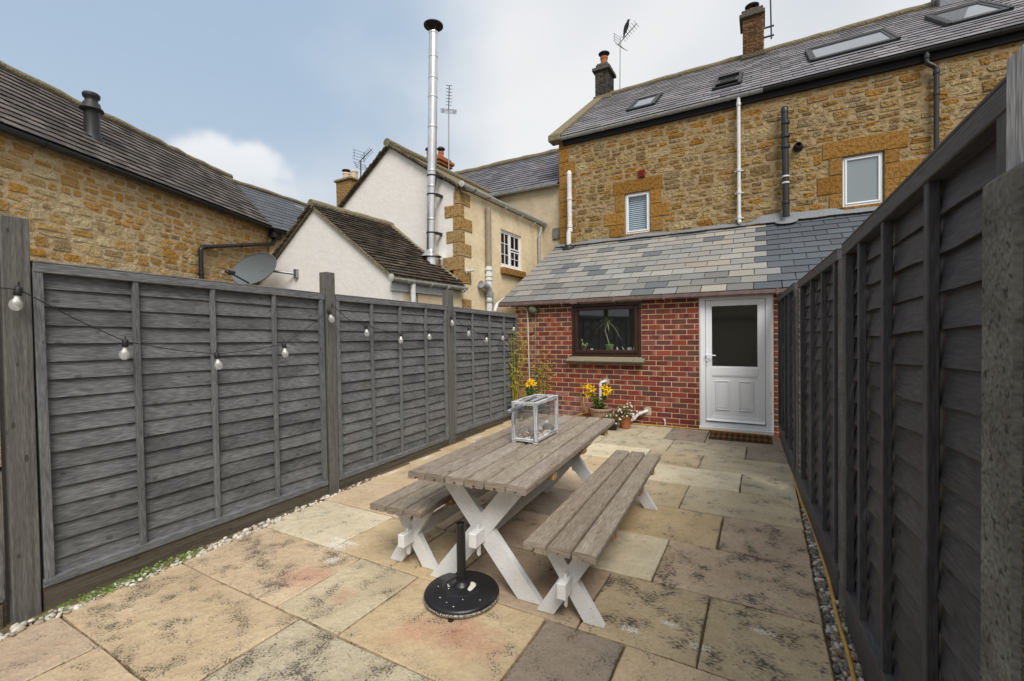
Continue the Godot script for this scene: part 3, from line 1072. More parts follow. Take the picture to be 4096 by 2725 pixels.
func brick_extension() -> void:
	var t := thing("brick_extension", "red brick lean-to with slate roof, brown window and white back door", "building", V(-1.9, 0, -8.8))
	var b := MB.new()
	holed(b, at(V(0, 0, 0)), -4.165, 3.5, -0.1, 2.12, ZW - 0.007, ZW - 0.2, [DOOR, WIN])
	for q in [[-4.165, -4.0], [3.35, 3.5]]:
		b.extrude(Transform3D(Basis(V(0, 0, -1), Vector3.UP, Vector3.RIGHT), Vector3.ZERO), PackedVector2Array([Vector2(7.8, -0.1), Vector2(10.15, -0.1), Vector2(10.15, 3.5), Vector2(7.8, 2.2)]), q[0], q[1])
	var wall := part(t, "wall", b, M.mortar)
	# bricks
	var list := []
	var ch := 0.0846
	var bl := 0.238
	var reds := [[.29, .066, .046], [.26, .058, .045], [.34, .08, .05], [.225, .056, .047], [.30, .095, .072], [.26, .076, .062]]
	var dark := [.12, .066, .066]
	for r in 25:
		var y0 := -0.035 + r * ch
		var y1 := minf(y0 + ch, 2.10)
		var x := -4.165 - (bl * 0.5 if r % 2 else 0.0)
		while x < 0.62:
			for s in spans(maxf(x, -4.165), minf(x + bl, 0.62), y0, y1, [DOOR, WIN]):
				if s[1] - s[0] < 0.03:
					continue
				var m := MB.new()
				var j0: float = 0.008 if s[0] > -4.16 else 0.0
				var xa: float = s[0] + j0
				var xb: float = s[1] - 0.007
				var ya := y0 + 0.008 + rnd(-0.001, 0.001)
				var yb := y1 - 0.007 + rnd(-0.001, 0.001)
				var zf := ZW + rnd(-0.001, 0.0025)
				var k: Array = reds[rng.randi() % reds.size()]
				var q := rnd(0.82, 1.2)
				var base := Color(k[0] * q, k[1] * q, k[2] * q)
				if s[0] < -3.98 or (s[0] < -3.75 and r > 19):
					base = base.lerp(Color(0.36, 0.22, 0.12), rnd(0.25, 0.85))
				if s[0] > 0.0:
					base = base.lerp(Color(0.20, 0.075, 0.035), 0.5)
				if s[1] < -2.6 and y0 < 0.42 and y0 > 0.02 and s[0] > -3.4:
					base = base.lerp(Color(0.50, 0.40, 0.39), rnd(0.05, 0.4))
				var dk := Color(dark[0] * rnd(0.8, 1.3), dark[1] * rnd(0.8, 1.3), dark[2] * rnd(0.8, 1.3))
				var pale := base.lerp(Color(0.52, 0.24, 0.19), 0.45)
				# kiln bands across the face
				var cuts := [xa, lerpf(xa, xb, rnd(0.18, 0.38)), lerpf(xa, xb, rnd(0.45, 0.68)), lerpf(xa, xb, rnd(0.74, 0.9)), xb]
				var band := rng.randf()
				var whole := rng.randf() < 0.16
				for c in 4:
					var col := base * rnd(0.93, 1.07)
					if whole:
						col = dk.lerp(base, 0.25)
					elif band < 0.62:
						if c == 1 or (c == 2 and band < 0.25):
							col = dk.lerp(base, rnd(0.1, 0.6))
						elif c == 3 and band > 0.35:
							col = pale
					m.col = col
					m.quad(V(cuts[c], ya + 0.003, zf), V(cuts[c + 1], ya + 0.003, zf), V(cuts[c + 1], yb - 0.003, zf), V(cuts[c], yb - 0.003, zf), Vector3.BACK)
				m.col = base
				var zb := ZW - 0.012
				for e in [[V(xa, yb - 0.003, zf), V(xb, yb - 0.003, zf), V(xb, yb, zf - 0.003), V(xa, yb, zf - 0.003), V(0, 1, 1)], [V(xa, yb, zf - 0.003), V(xb, yb, zf - 0.003), V(xb, yb, zb), V(xa, yb, zb), V(0, 1, 0)], [V(xa, ya + 0.003, zf), V(xb, ya + 0.003, zf), V(xb, ya, zf - 0.003), V(xa, ya, zf - 0.003), V(0, -1, 1)], [V(xa, ya, zf - 0.003), V(xb, ya, zf - 0.003), V(xb, ya, zb), V(xa, ya, zb), V(0, -1, 0)], [V(xa, ya, zf - 0.003), V(xa, yb, zf - 0.003), V(xa, yb, zb), V(xa, ya, zb), V(-1, 0, 0)], [V(xb, ya, zf - 0.003), V(xb, yb, zf - 0.003), V(xb, yb, zb), V(xb, ya, zb), V(1, 0, 0)], [V(xa, ya + 0.003, zf), V(xa, yb - 0.003, zf), V(xa, yb, zf - 0.003), V(xa, ya, zf - 0.003), V(-1, 0, 1)]]:
					m.quad(e[0], e[1], e[2], e[3], e[4])
				list.append(m)
			x += bl
	pieces(wall, "brick", list, M.brick)
	# floor, lining and rear of the room
	b = MB.new()
	b.bx(V(-4.0, -0.05, ZW - 0.2), V(3.35, 0.0, ZS + 0.05))
	b.bx(V(-4.0, 0.0, ZS + 0.06), V(3.35, 3.0, ZS + 0.12))
	b.bx(V(-1.45, 0.0, -10.0), V(-1.35, 2.25, -8.1))
	part(t, "room_lining", b, M.room)
	# roof
	var sl := V(0, 1.51, -2.75)
	var fr := frame(V(-4.45, 2.125, -7.45), Vector3.RIGHT, sl)
	var L := sl.length()
	b = MB.new()
	b.box(fr * at(V(4.1, L * 0.5, -0.03)), V(8.2, L, 0.05))
	var roof := part(t, "roof", b, M.fascia)
	var g := L / 12.0
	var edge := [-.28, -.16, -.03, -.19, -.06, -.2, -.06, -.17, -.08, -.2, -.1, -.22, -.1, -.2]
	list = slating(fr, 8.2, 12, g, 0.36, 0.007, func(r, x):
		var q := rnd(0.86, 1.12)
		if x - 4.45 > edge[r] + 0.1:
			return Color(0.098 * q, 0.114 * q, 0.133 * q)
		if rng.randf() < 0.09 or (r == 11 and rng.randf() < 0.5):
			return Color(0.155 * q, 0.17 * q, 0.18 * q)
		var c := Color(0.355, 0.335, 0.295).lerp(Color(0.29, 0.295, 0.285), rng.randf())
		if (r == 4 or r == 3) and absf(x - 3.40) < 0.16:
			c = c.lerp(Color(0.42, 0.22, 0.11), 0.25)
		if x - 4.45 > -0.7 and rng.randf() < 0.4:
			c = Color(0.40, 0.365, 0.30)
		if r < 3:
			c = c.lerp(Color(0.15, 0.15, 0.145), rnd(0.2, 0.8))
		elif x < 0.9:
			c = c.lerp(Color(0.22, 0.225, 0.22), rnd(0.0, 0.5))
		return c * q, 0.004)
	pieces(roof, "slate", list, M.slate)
	# lead along the top
	b = MB.new()
	var prev := V(0, 0, 0)
	for k in 61:
		var x := -4.45 + 8.0 * k / 60.0
		var hgt := 0.045 + 0.015 * sin(x * 5.0) + rnd(0, 0.02) + (0.08 if x > -0.1 and x < 1.2 else 0.0)
		var p := V(x, 3.635 + hgt, ZS + 0.052)
		if k:
			var q0 := V(prev.x, 3.635, ZS + 0.12)
			var q1 := V(x, 3.635, ZS + 0.12)
			b.quad(q0, q1, p, prev, V(0, 0.5, 1))
			var dn := 0.03 + 0.01 * sin(x * 9.0)
			b.quad(q0, q1, q1 + V(0, -dn * 0.9, dn * 1.8), q0 + V(0, -dn * 0.9, dn * 1.8), V(0, 1, 0.5))
		prev = p
	part(roof, "lead_flashing", b, M.lead)
	# gutter with brackets and one union
	b = MB.new()
	b.extrude(Transform3D(Basis(V(0, 0, 1), Vector3.UP, V(-1, 0, 0)), V(3.0, 2.058, -7.54)), PackedVector2Array([Vector2(0, 0), Vector2(0.085, 0), Vector2(0.098, 0.02), Vector2(0.1, 0.072), Vector2(0.09, 0.072), Vector2(0.086, 0.02), Vector2(0.01, 0.012), Vector2(0.01, 0.062), Vector2(0, 0.062)]), 0.0, 7.46)
	var gt := part(t, "gutter", b, M.brown_gutter)
	for x in [-4.2, -3.15, -2.2, -1.39, 0.17]:
		b = MB.new()
		b.bx(V(x - 0.014, 2.050, -7.6), V(x + 0.014, 2.136, -7.433), 0.003)
		part(gt, "gutter_bracket", b, M.brown_gutter)
		b = MB.new()
		b.tube([V(x, 2.06, -7.52), V(x, 2.02, -7.52)], 0.004, 6)
		part(gt, "bracket_screw", b, M.dull_metal)
	b = MB.new()
	b.bx(V(-2.99, 2.05, -7.6), V(-2.86, 2.138, -7.43), 0.004)
	part(gt, "gutter_union", b, M.brown_gutter)
	window_brown(t)
	back_door(t)


func ring_frame(b: MB, x0: float, x1: float, y0: float, y1: float, w: float, z0: float, z1: float, bev := 0.004) -> void:
	b.bx(V(x0, y0, z0), V(x0 + w, y1, z1), bev, 1)
	b.bx(V(x1 - w, y0, z0), V(x1, y1, z1), bev, 1)
	b.bx(V(x0 + w, y1 - w, z0), V(x1 - w, y1, z1 - 0.0015), bev, 0)
	b.bx(V(x0 + w, y0, z0), V(x1 - w, y0 + w, z1 - 0.0015), bev, 0)


func window_brown(t: Node3D) -> void:
	var b := MB.new()
	ring_frame(b, -3.02, -1.785, 1.12, 2.045, 0.05, ZW - 0.07, ZW + 0.006)
	var w := part(t, "window", b, M.rosewood)
	b = MB.new()
	ring_frame(b, -2.967, -1.838, 1.173, 1.992, 0.062, ZW - 0.06, ZW + 0.016, 0.010)
	part(w, "sash", b, M.rosewood)
	b = MB.new()
	b.bx(V(-2.91, 1.23, ZW - 0.032), V(-1.895, 1.935, ZW - 0.028))
	part(w, "pane", b, M.window_glass)
	b = MB.new()
	b.bx(V(-3.02, 1.12, ZW - 0.35), V(-1.785, 1.212, ZW - 0.072))
	part(w, "inner_sill", b, M.white_paint)
	# sill of plain tiles
	b = MB.new()
	b.box(Transform3D(Basis(Vector3.RIGHT, 0.35), V(-2.41, 1.045, ZW + 0.04)), V(1.36, 0.03, 0.14), 0.004)
	var sl := part(t, "window_sill", b, M.sill_tile)
	for k in 8:
		b = MB.new()
		var xa := -3.10 + 1.375 * k / 8.0
		b.box(Transform3D(Basis(Vector3.RIGHT, 0.35) * Basis(Vector3.BACK, rnd(-0.01, 0.01)), V(xa + 0.086, 1.068 + rnd(-0.002, 0.003), ZW + 0.05)), V(0.169, 0.024, 0.165), 0.006)
		part(sl, "sill_tile", b, M.sill_tile)


func back_door(t: Node3D) -> void:
	var b := MB.new()
	b.bx(V(-0.886, 0.06, ZW - 0.06), V(-0.80, 2.08, ZW + 0.004), 0.004, 1)
	b.bx(V(0.022, 0.06, ZW - 0.06), V(0.119, 2.08, ZW + 0.004), 0.004, 1)
	b.bx(V(-0.80, 2.015, ZW - 0.06), V(0.022, 2.08, ZW + 0.002), 0.004)
	b.bx(V(-0.872, 0.075, ZW + 0.004), V(-0.845, 2.07, ZW + 0.012), 0.004, 1)
	b.bx(V(0.062, 0.075, ZW + 0.004), V(0.105, 2.07, ZW + 0.012), 0.004, 1)
	b.bx(V(-0.80, 0.06, ZW - 0.06), V(0.022, 0.125, ZW + 0.003), 0.004)
	b.bx(V(-0.892, 0.0, ZW - 0.08), V(0.125, 0.058, ZW + 0.055), 0.006)
	var d := part(t, "door", b, M.upvc)
	b = MB.new()
	var z0 := ZW - 0.055
	var z1 := ZW - 0.012
	b.bx(V(-0.795, 0.135, z0), V(-0.72, 2.01, z1), 0.005, 1)
	b.bx(V(-0.07, 0.135, z0), V(0.017, 2.01, z1), 0.005, 1)
	b.bx(V(-0.72, 1.935, z0), V(-0.07, 2.01, z1 - 0.001), 0.005)
	b.bx(V(-0.72, 0.85, z0), V(-0.07, 0.98, z1 - 0.001), 0.005)
	b.bx(V(-0.72, 0.135, z0), V(-0.07, 0.21, z1 - 0.001), 0.005)
	b.bx(V(-0.72, 0.21, z0 + 0.004), V(-0.07, 0.85, z1 - 0.014))
	# beads round glass and lower panel
	for q in [[0.98, 1.935], [0.21, 0.85]]:
		b.bx(V(-0.72, q[0], z1 - 0.014), V(-0.706, q[1], z1 - 0.004), 0.003, 1)
		b.bx(V(-0.084, q[0], z1 - 0.014), V(-0.07, q[1], z1 - 0.004), 0.003, 1)
		b.bx(V(-0.706, q[0], z1 - 0.014), V(-0.084, q[0] + 0.014, z1 - 0.005), 0.003)
		b.bx(V(-0.706, q[1] - 0.014, z1 - 0.014), V(-0.084, q[1], z1 - 0.005), 0.003)
	part(d, "door_leaf", b, M.upvc)
	b = MB.new()
	b.bx(V(-0.722, 0.978, z0 + 0.02), V(-0.068, 1.937, z0 + 0.024))
	part(d, "pane", b, M.window_glass)
	for q in [-0.66, -0.34]:
		b = MB.new()
		var y0 := 0.315
		var y1 := 0.775
		var x1: float = q + 0.2
		ring_frame(b, q, x1, y0, y1, 0.022, z1 - 0.014, z1 + 0.002, 0.006)
		ring_frame(b, q + 0.022, x1 - 0.022, y0 + 0.022, y1 - 0.022, 0.014, z1 - 0.014, z1 - 0.007, 0.003)
		b.bx(V(q + 0.036, y0 + 0.036, z1 - 0.014), V(x1 - 0.036, y1 - 0.036, z1 - 0.004), 0.006)
		part(d, "moulded_panel", b, M.upvc)
	b = MB.new()
	b.box(Transform3D(Basis(Vector3.RIGHT, 0.5), V(-0.39, 0.16, z1 + 0.018)), V(0.80, 0.012, 0.05), 0.004)
	part(d, "weather_bar", b, M.upvc)
	b = MB.new()
	b.bx(V(-0.795, 1.01, z1), V(-0.765, 1.26, z1 + 0.012), 0.006)
	b.tube([V(-0.78, 1.165, z1), V(-0.78, 1.165, z1 + 0.055)], 0.011)
	b.tube(bend([V(-0.78, 1.165, z1 + 0.045), V(-0.76, 1.165, z1 + 0.055), V(-0.65, 1.16, z1 + 0.052)], 0.02), 0.010)
	part(d, "door_handle", b, M.upvc)
	b = MB.new()
	b.tube([V(-0.78, 1.06, z1 + 0.008), V(-0.78, 1.06, z1 + 0.0145)], 0.008)
	b.bx(V(-0.784, 1.042, z1 + 0.01), V(-0.776, 1.06, z1 + 0.0142))
	part(d, "keyhole", b, M.dark_metal)
	b = MB.new()
	b.bx(V(0.083, 0.56, ZW + 0.0122), V(0.087, 0.64, ZW + 0.0126))
	b.bx(V(0.086, 0.30, ZW + 0.0122), V(0.091, 0.33, ZW + 0.0126))
	part(d, "scratch", b, M.dark_metal)


# ---------------------------------------------------------------- stone house
func stone_house() -> void:
	var t := thing("stone_house", "ochre rubble stone house with slate roof and four roof windows", "house", V(-0.4, 0, -13.7))
	var fr := at(V(0, 0, ZS))
	var w1 := Rect2(-2.74, 3.74, 0.56, 0.91)
	var w2 := Rect2(1.26, 3.76, 0.60, 0.91)
	var b := MB.new()
	holed(b, fr, -4.33, 6.5, 0.0, 6.16, 0.0, -0.45, [w1, w2])
	b.bx(V(-4.33, 0, ZS - 0.45), V(-3.9, 6.16, -17.2))
	b.bx(V(6.0, 0, ZS - 0.45), V(6.5, 6.16, -17.2))
	b.bx(V(-4.33, 0, -17.4), V(6.5, 6.16, -17.2))
	for s in [[-4.33, -3.9], [6.0, 6.5]]:
		b.extrude(Transform3D(Basis(V(0, 0, -1), Vector3.UP, Vector3.RIGHT), V(0, 6.161, 0)), PackedVector2Array([Vector2(10.2, 0), Vector2(17.4, 0), Vector2(13.8, 2.45)]), s[0], s[1])
	var wall := part(t, "wall", b, M.stone_mortar)
	# dressed blocks: corner, lintels, jambs
	var blocks := []
	var y := 3.5
	var k := 0
	while y < 6.05:
		var h := rnd(0.24, 0.36)
		blocks.append([-4.33, -4.33 + (0.26 if k % 2 else 0.42), y, minf(y + h, 6.1)])
		y += h
		k += 1
	for q in [[-3.0, -1.9, 4.65, 4.95], [-2.95, -2.74, 4.26, 4.65], [-3.22, -2.74, 3.98, 4.26], [-3.1, -2.74, 3.7, 3.98], [-2.18, -1.93, 4.34, 4.65], [-2.18, -1.76, 4.05, 4.34], [-2.18, -1.90, 3.74, 4.05], [-2.74, -2.18, 3.66, 3.74],
			[0.96, 2.19, 4.67, 4.98], [1.06, 1.26, 4.36, 4.67], [0.88, 1.26, 4.02, 4.36], [1.06, 1.26, 3.74, 4.02], [1.86, 2.08, 4.44, 4.67], [1.86, 2.5, 4.16, 4.44], [1.86, 2.16, 3.76, 4.16], [1.26, 1.86, 3.66, 3.76]]:
		blocks.append(q)
	var holes := [w1, w2]
	for q in blocks:
		holes.append(Rect2(q[0], q[2], q[1] - q[0], q[3] - q[2]))
		b = MB.new()
		var s := rnd(0.85, 1.15)
		b.col = Color(0.40 * s, 0.215 * s, 0.055 * s).lerp(Color(0.42, 0.29, 0.13), rnd(0, 0.4))
		var pts := PackedVector2Array()
		var g := 0.005
		for e in [[0, 0], [0.5, 0], [1, 0], [1, 0.5], [1, 1], [0.5, 1], [0, 1], [0, 0.5]]:
			pts.append(Vector2(lerpf(q[0] + g, q[1] - g, e[0]), lerpf(q[2] + g, q[3] - g, e[1])) + Vector2(rnd(-1, 1), rnd(-1, 1)) * 0.006)
		b.slab(fr, pts, 0.018, 0.006, 0.003, true, true)
		part(wall, "dressed_stone", b, M.ashlar)
	var tones := [[.36, .235, .09], [.42, .29, .12], [.30, .195, .085], [.48, .365, .19], [.40, .215, .055], [.29, .205, .105], [.36, .28, .17], [.50, .41, .235], [.40, .29, .13]]
	var list := rubble(fr, -4.33, 6.4, 3.5, 6.08, holes, Vector2(0.08, 0.24), Vector2(0.13, 0.36), 0.009, tones, func(c, x, yy):
		if yy > 5.75 and rng.randf() < 0.6:
			return c.lerp(Color(0.40, 0.22, 0.07), 0.7)
		return c)
	pieces(wall, "rubble_stone", list, M.stone)
	# fascia, gutter, pipes
	b = MB.new()
	b.bx(V(-4.2, 6.03, ZS + 0.002), V(6.5, 6.2, ZS + 0.06))
	part(t, "fascia", b, M.fascia)
	b = MB.new()
	gutter(b, V(-4.3, 6.205, ZS + 0.115), V(0.0, 6.205, ZS + 0.115), 0.062, Vector3.BACK)
	var gt := part(t, "gutter", b, M.grey_pipe)
	b = MB.new()
	gutter(b, V(0.001, 6.205, ZS + 0.115), V(6.5, 6.205, ZS + 0.115), 0.062, Vector3.BACK)
	part(t, "gutter", b, M.black_pipe)
	for x in [-3.2, -1.7, -0.6, 0.75, 2.1, 3.3]:
		b = MB.new()
		gutter(b, V(x - 0.03, 6.205, ZS + 0.115), V(x + 0.03, 6.205, ZS + 0.115), 0.068, Vector3.BACK)
		part(gt, "gutter_joint", b, M.grey_pipe if x < 0 else M.black_pipe)
	b = MB.new()
	b.tube(bend([V(-0.42, 6.17, ZS + 0.11), V(-0.42, 3.72, ZS + 0.11), V(-0.40, 3.66, ZS + 0.16)], 0.05), 0.034, 14)
	var dp := part(t, "downpipe", b, M.white_pipe)
	for yy in [6.02, 4.72, 4.28, 3.78]:
		b = MB.new()
		ring(b, V(-0.42, yy, ZS + 0.11), Vector3.UP, 0.043, 0.06)
		if yy < 5:
			b.bx(V(-0.50, yy - 0.012, ZS + 0.02), V(-0.34, yy + 0.012, ZS + 0.07), 0.004)
		part(dp, "pipe_collar", b, M.white_pipe)
	b = MB.new()
	b.tube([V(-4.02, 3.5, ZS + 0.20), V(-4.02, 3.88, ZS + 0.20), V(-4.0, 4.0, ZS + 0.17), V(-4.0, 5.28, ZS + 0.17)], 0.056, 16)
	b.lathe(at(V(-4.0, 5.26, ZS + 0.17)), [Vector2(0.06, 0), Vector2(0.058, 0.05), Vector2(0.035, 0.10), Vector2(0.001, 0.105)], 14)
	dp = part(t, "vent_pipe", b, M.white_pipe)
	dp.set_meta("label", "white plastic vent pipe rising through the left of the lean-to roof")
	for yy in [3.95, 4.05, 4.70]:
		b = MB.new()
		ring(b, V(-4.0, yy, ZS + 0.17), Vector3.UP, 0.066, 0.07)
		part(dp, "pipe_collar", b, M.white_pipe)
	b = MB.new()
	b.lathe(oriented(V(-4.02, 3.545, ZS + 0.21), V(0, 0.88, 0.48)), [Vector2(0.155, 0.012), Vector2(0.15, 0.02), Vector2(0.08, 0.035), Vector2(0.062, 0.09)], 20)
	part(dp, "rubber_collar", b, M.black_plastic)
	b = MB.new()
	b.tube([V(0.38, 3.5, ZS + 0.15), V(0.36, 5.66, ZS + 0.15)], 0.057, 16)
	b.lathe(at(V(0.36, 5.66, ZS + 0.15)), [Vector2(0.062, -0.02), Vector2(0.062, 0.03), Vector2(0.05, 0.09), Vector2(0.001, 0.095)], 14)
	dp = part(t, "vent_pipe", b, M.black_pipe)
	dp.set_meta("label", "black plastic vent pipe rising through the right of the lean-to roof")
	for q in [[3.95, 0.004], [4.32, 0.0], [4.44, 0.0], [5.0, 0.01], [5.2, 0.01], [5.45, 0.006]]:
		b = MB.new()
		ring(b, V(0.372, q[0], ZS + 0.15), Vector3.UP, 0.065 + q[1], 0.03 if q[1] == 0.0 else 0.06)
		part(dp, "pipe_collar", b, M.white_pipe if q[1] == 0.0 else M.black_pipe)
	b = MB.new()
	b.lathe(oriented(V(0.38, 3.59, ZS + 0.17), V(0, 0.9, 0.43)), [Vector2(0.19, 0.01), Vector2(0.17, 0.02), Vector2(0.08, 0.03), Vector2(0.065, 0.10)], 20)
	part(dp, "lead_collar", b, M.lead)
	b = MB.new()
	b.tube(bend([V(2.40, 6.17, ZS + 0.11), V(2.40, 5.98, ZS + 0.11), V(2.53, 5.88, ZS + 0.09), V(2.53, 3.3, ZS + 0.09)], 0.05), 0.036, 14)
	dp = part(t, "downpipe", b, M.black_pipe)
	for q in [V(2.40, 6.08, ZS + 0.11), V(2.53, 5.80, ZS + 0.09), V(2.53, 5.45, ZS + 0.09)]:
		b = MB.new()
		ring(b, q, Vector3.UP, 0.044, 0.07)
		part(dp, "pipe_collar", b, M.black_pipe)
	b = MB.new()
	b.lathe(oriented(V(0.58, 4.99, ZS + 0.01), V(0, 0.15, 1)), [Vector2(0.085, 0), Vector2(0.08, 0.04), Vector2(0.055, 0.05), Vector2(0.05, 0.13), Vector2(0.04, 0.13), Vector2(0.04, 0.03)], 16)
	part(t, "boiler_flue", b, M.dark_metal)
	b = MB.new()
	b.col = Color(0.30, 0.05, 0.025)
	b.bx(V(-2.42, 4.955, ZS + 0.01), V(-2.27, 5.13, ZS + 0.04), 0.003)
	for q in 4:
		b.box(Transform3D(Basis(Vector3.RIGHT, 0.5), V(-2.345, 4.985 + q * 0.038, ZS + 0.045)), V(0.14, 0.006, 0.035))
	part(t, "air_brick", b, M.tint)
	# windows
	for q in [[w1, true], [w2, false]]:
		var r: Rect2 = q[0]
		b = MB.new()
		ring_frame(b, r.position.x + 0.01, r.end.x - 0.012, r.position.y + 0.01, r.end.y - 0.005, 0.035, ZS - 0.10, ZS - 0.035)
		ring_frame(b, r.position.x + 0.042, r.end.x - 0.044, r.position.y + 0.042, r.end.y - 0.037, 0.032, ZS - 0.09, ZS - 0.02, 0.008)
		var w := part(t, "window", b, M.upvc)
		b = MB.new()
		if q[1]:
			b.bx(V(r.position.x + 0.07, r.position.y + 0.07, ZS - 0.055), V(r.end.x - 0.07, r.end.y - 0.07, ZS - 0.05))
			part(w, "pane", b, M.glass)
			for s in 18:
				b = MB.new()
				b.box(Transform3D(Basis(Vector3.RIGHT, 0.95), V((r.position.x + r.end.x) * 0.5, r.position.y + 0.08 + s * 0.044, ZS - 0.13)), V(0.44, 0.003, 0.048))
				part(w, "blind_slat", b, M.blind)
		else:
			b.bx(V(r.position.x + 0.07, r.position.y + 0.07, ZS - 0.055), V(r.end.x - 0.07, r.end.y - 0.07, ZS - 0.045))
			part(w, "pane", b, M.frosted)
	# roof
	var sl := V(0, 2.55, -3.62)
	fr = frame(V(-4.35, 6.215, -10.05), Vector3.RIGHT, sl)
	var L := sl.length()
	b = MB.new()
	b.box(fr * at(V(5.4, L * 0.5, -0.04)), V(10.8, L, 0.06))
	b.box(frame(V(6.45, 6.215, -17.35), Vector3.LEFT, V(0, 2.55, 3.62)) * at(V(5.4, L * 0.5, -0.04)), V(10.8, L, 0.06))
	var roof := part(t, "roof", b, M.fascia)
	var lights := [[1.53, 2.18, 0.84, 2.02], [3.40, 3.95, 0.76, 2.10], [5.18, 6.60, 1.16, 2.68], [7.26, 8.12, 1.28, 2.90]]
	var rh := []
	for q in lights:
		rh.append(Rect2(q[0], q[2], q[1] - q[0], q[3] - q[2]))
	list = slating(fr, 10.8, 18, L / 18.0, 0.36, 0.009, func(r, x):
		var q := rnd(0.68, 1.35)
		return Color(0.205, 0.20, 0.215).lerp(Color(0.25, 0.23, 0.235), rng.randf()) * q, 0.009, rh)
	pieces(roof, "slate", list, M.slate)
	b = MB.new()
	var rp := []
	for q in 40:
		rp.append(V(-4.4 + 10.9 * q / 39.0, 8.80 + rnd(-0.012, 0.015), -13.68))
	b.tube(rp, 0.095, 8)
	part(roof, "ridge_tiles", b, M.ridge)
	# stone coping on the gable
	b = MB.new()
	b.box(fr * at(V(-0.02, L * 0.5 + 0.05, 0.03)), V(0.30, L + 0.1, 0.11), 0.012)
	b.bx(V(-4.52, 6.13, -10.28), V(-4.22, 6.29, -9.98), 0.015)
	part(roof, "coping", b, M.ridge)
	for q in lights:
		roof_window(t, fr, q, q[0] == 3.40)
	# chimneys stand on the roof
	chimney_slate(t)
	chimney_brick(t)
	b = MB.new()
	b.bx(V(3.4, 8.3, -14.0), V(3.95, 9.6, -13.4), 0.01)
	part(t, "chimney_stack", b, M.lead)


func roof_window(roof: Node3D, fr: Transform3D, q: Array, opened: bool) -> void:
	var x0: float = q[0]
	var x1: float = q[1]
	var y0: float = q[2]
	var y1: float = q[3]
	var b := MB.new()
	var fw := 0.06
	b.box(fr * at(V(x0 + fw * 0.5, (y0 + y1) * 0.5, 0.04)), V(fw, y1 - y0, 0.10), 0.006)
	b.box(fr * at(V(x1 - fw * 0.5, (y0 + y1) * 0.5, 0.04)), V(fw, y1 - y0, 0.10), 0.006)
	b.box(fr * at(V((x0 + x1) * 0.5, y1 - 0.05, 0.042)), V(x1 - x0 - 2 * fw, 0.10, 0.096), 0.006)
	b.box(fr * at(V((x0 + x1) * 0.5, y0 + 0.04, 0.035)), V(x1 - x0 - 2 * fw, 0.08, 0.09), 0.006)
	var w := part(roof, "roof_window", b, M.dark_metal)
	b = MB.new()
	b.box(fr * at(V((x0 + x1) * 0.5, y0 - 0.05, 0.024)), V(x1 - x0 + 0.16, 0.14, 0.006))
	part(w, "lead_apron", b, M.lead)
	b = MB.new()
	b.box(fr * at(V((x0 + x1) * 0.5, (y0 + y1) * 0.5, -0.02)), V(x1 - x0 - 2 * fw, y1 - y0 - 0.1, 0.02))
	part(w, "shade_sheet", b, M.dark_glass_and_shade)  # opaque near-black sheet, shade of the attic opening painted as colour
	var t := fr * at(V((x0 + x1) * 0.5, (y0 + y1) * 0.5, 0.06))
	if opened:
		t = t * Transform3D(Basis(Vector3.RIGHT, -0.1), Vector3.ZERO)
	b = MB.new()
	var hw := (x1 - x0) * 0.5 - fw - 0.004
	var hh := (y1 - y0) * 0.5 - 0.09
	for s in [-1, 1]:
		b.box(t * at(V(s * (hw - 0.025), 0, 0)), V(0.05, hh * 2, 0.035), 0.004)
		b.box(t * at(V(0, s * (hh - 0.03), 0.001)), V(hw * 2 - 0.1, 0.06, 0.035), 0.004)
	part(w, "sash", b, M.dark_metal)
	b = MB.new()
	b.box(t, V(hw * 2 - 0.1, hh * 2 - 0.12, 0.008))
	part(w, "pane", b, M.sky_glass)


func brick_stack(t: Node3D, called: String, x0: float, x1: float, z0: float, z1: float, y0: float, y1: float, bl: float, ch: float, tones: Array, m: Material, mm: Material) -> Node3D:
	var b := MB.new()
	b.bx(V(x0 + 0.006, y0, z0 + 0.006), V(x1 - 0.006, y1, z1 - 0.006))
	var s := part(t, called, b, mm)
	var y := y0
	var r := 0
	while y < y1 - 0.02:
		var ye := minf(y + ch, y1)
		for f in 2:
			var a := x0 if f == 0 else z0
			var e := x1 if f == 0 else z1
			var x := a - (bl * 0.5 if (r + f) % 2 else 0.0)
			while x < e:
				var xa := maxf(x, a)
				var xb := minf(x + bl, e)
				if xb - xa > 0.03:
					b = MB.new()
					var k: Array = tones[rng.randi() % tones.size()]
					var q := rnd(0.75, 1.2)
					b.col = Color(k[0] * q, k[1] * q, k[2] * q)
					if f == 0:
						b.bx(V(xa + 0.005, y + 0.005, z1 - 0.01), V(xb - 0.005, ye - 0.005, z1 + rnd(0.001, 0.006)), 0.003)
					else:
						b.bx(V(x1 - 0.01, y + 0.005, xa + 0.005), V(x1 + rnd(0.001, 0.006), ye - 0.005, xb - 0.005), 0.003)
					part(s, "brick", b, m)
				x += bl
		y += ch
		r += 1
	return s


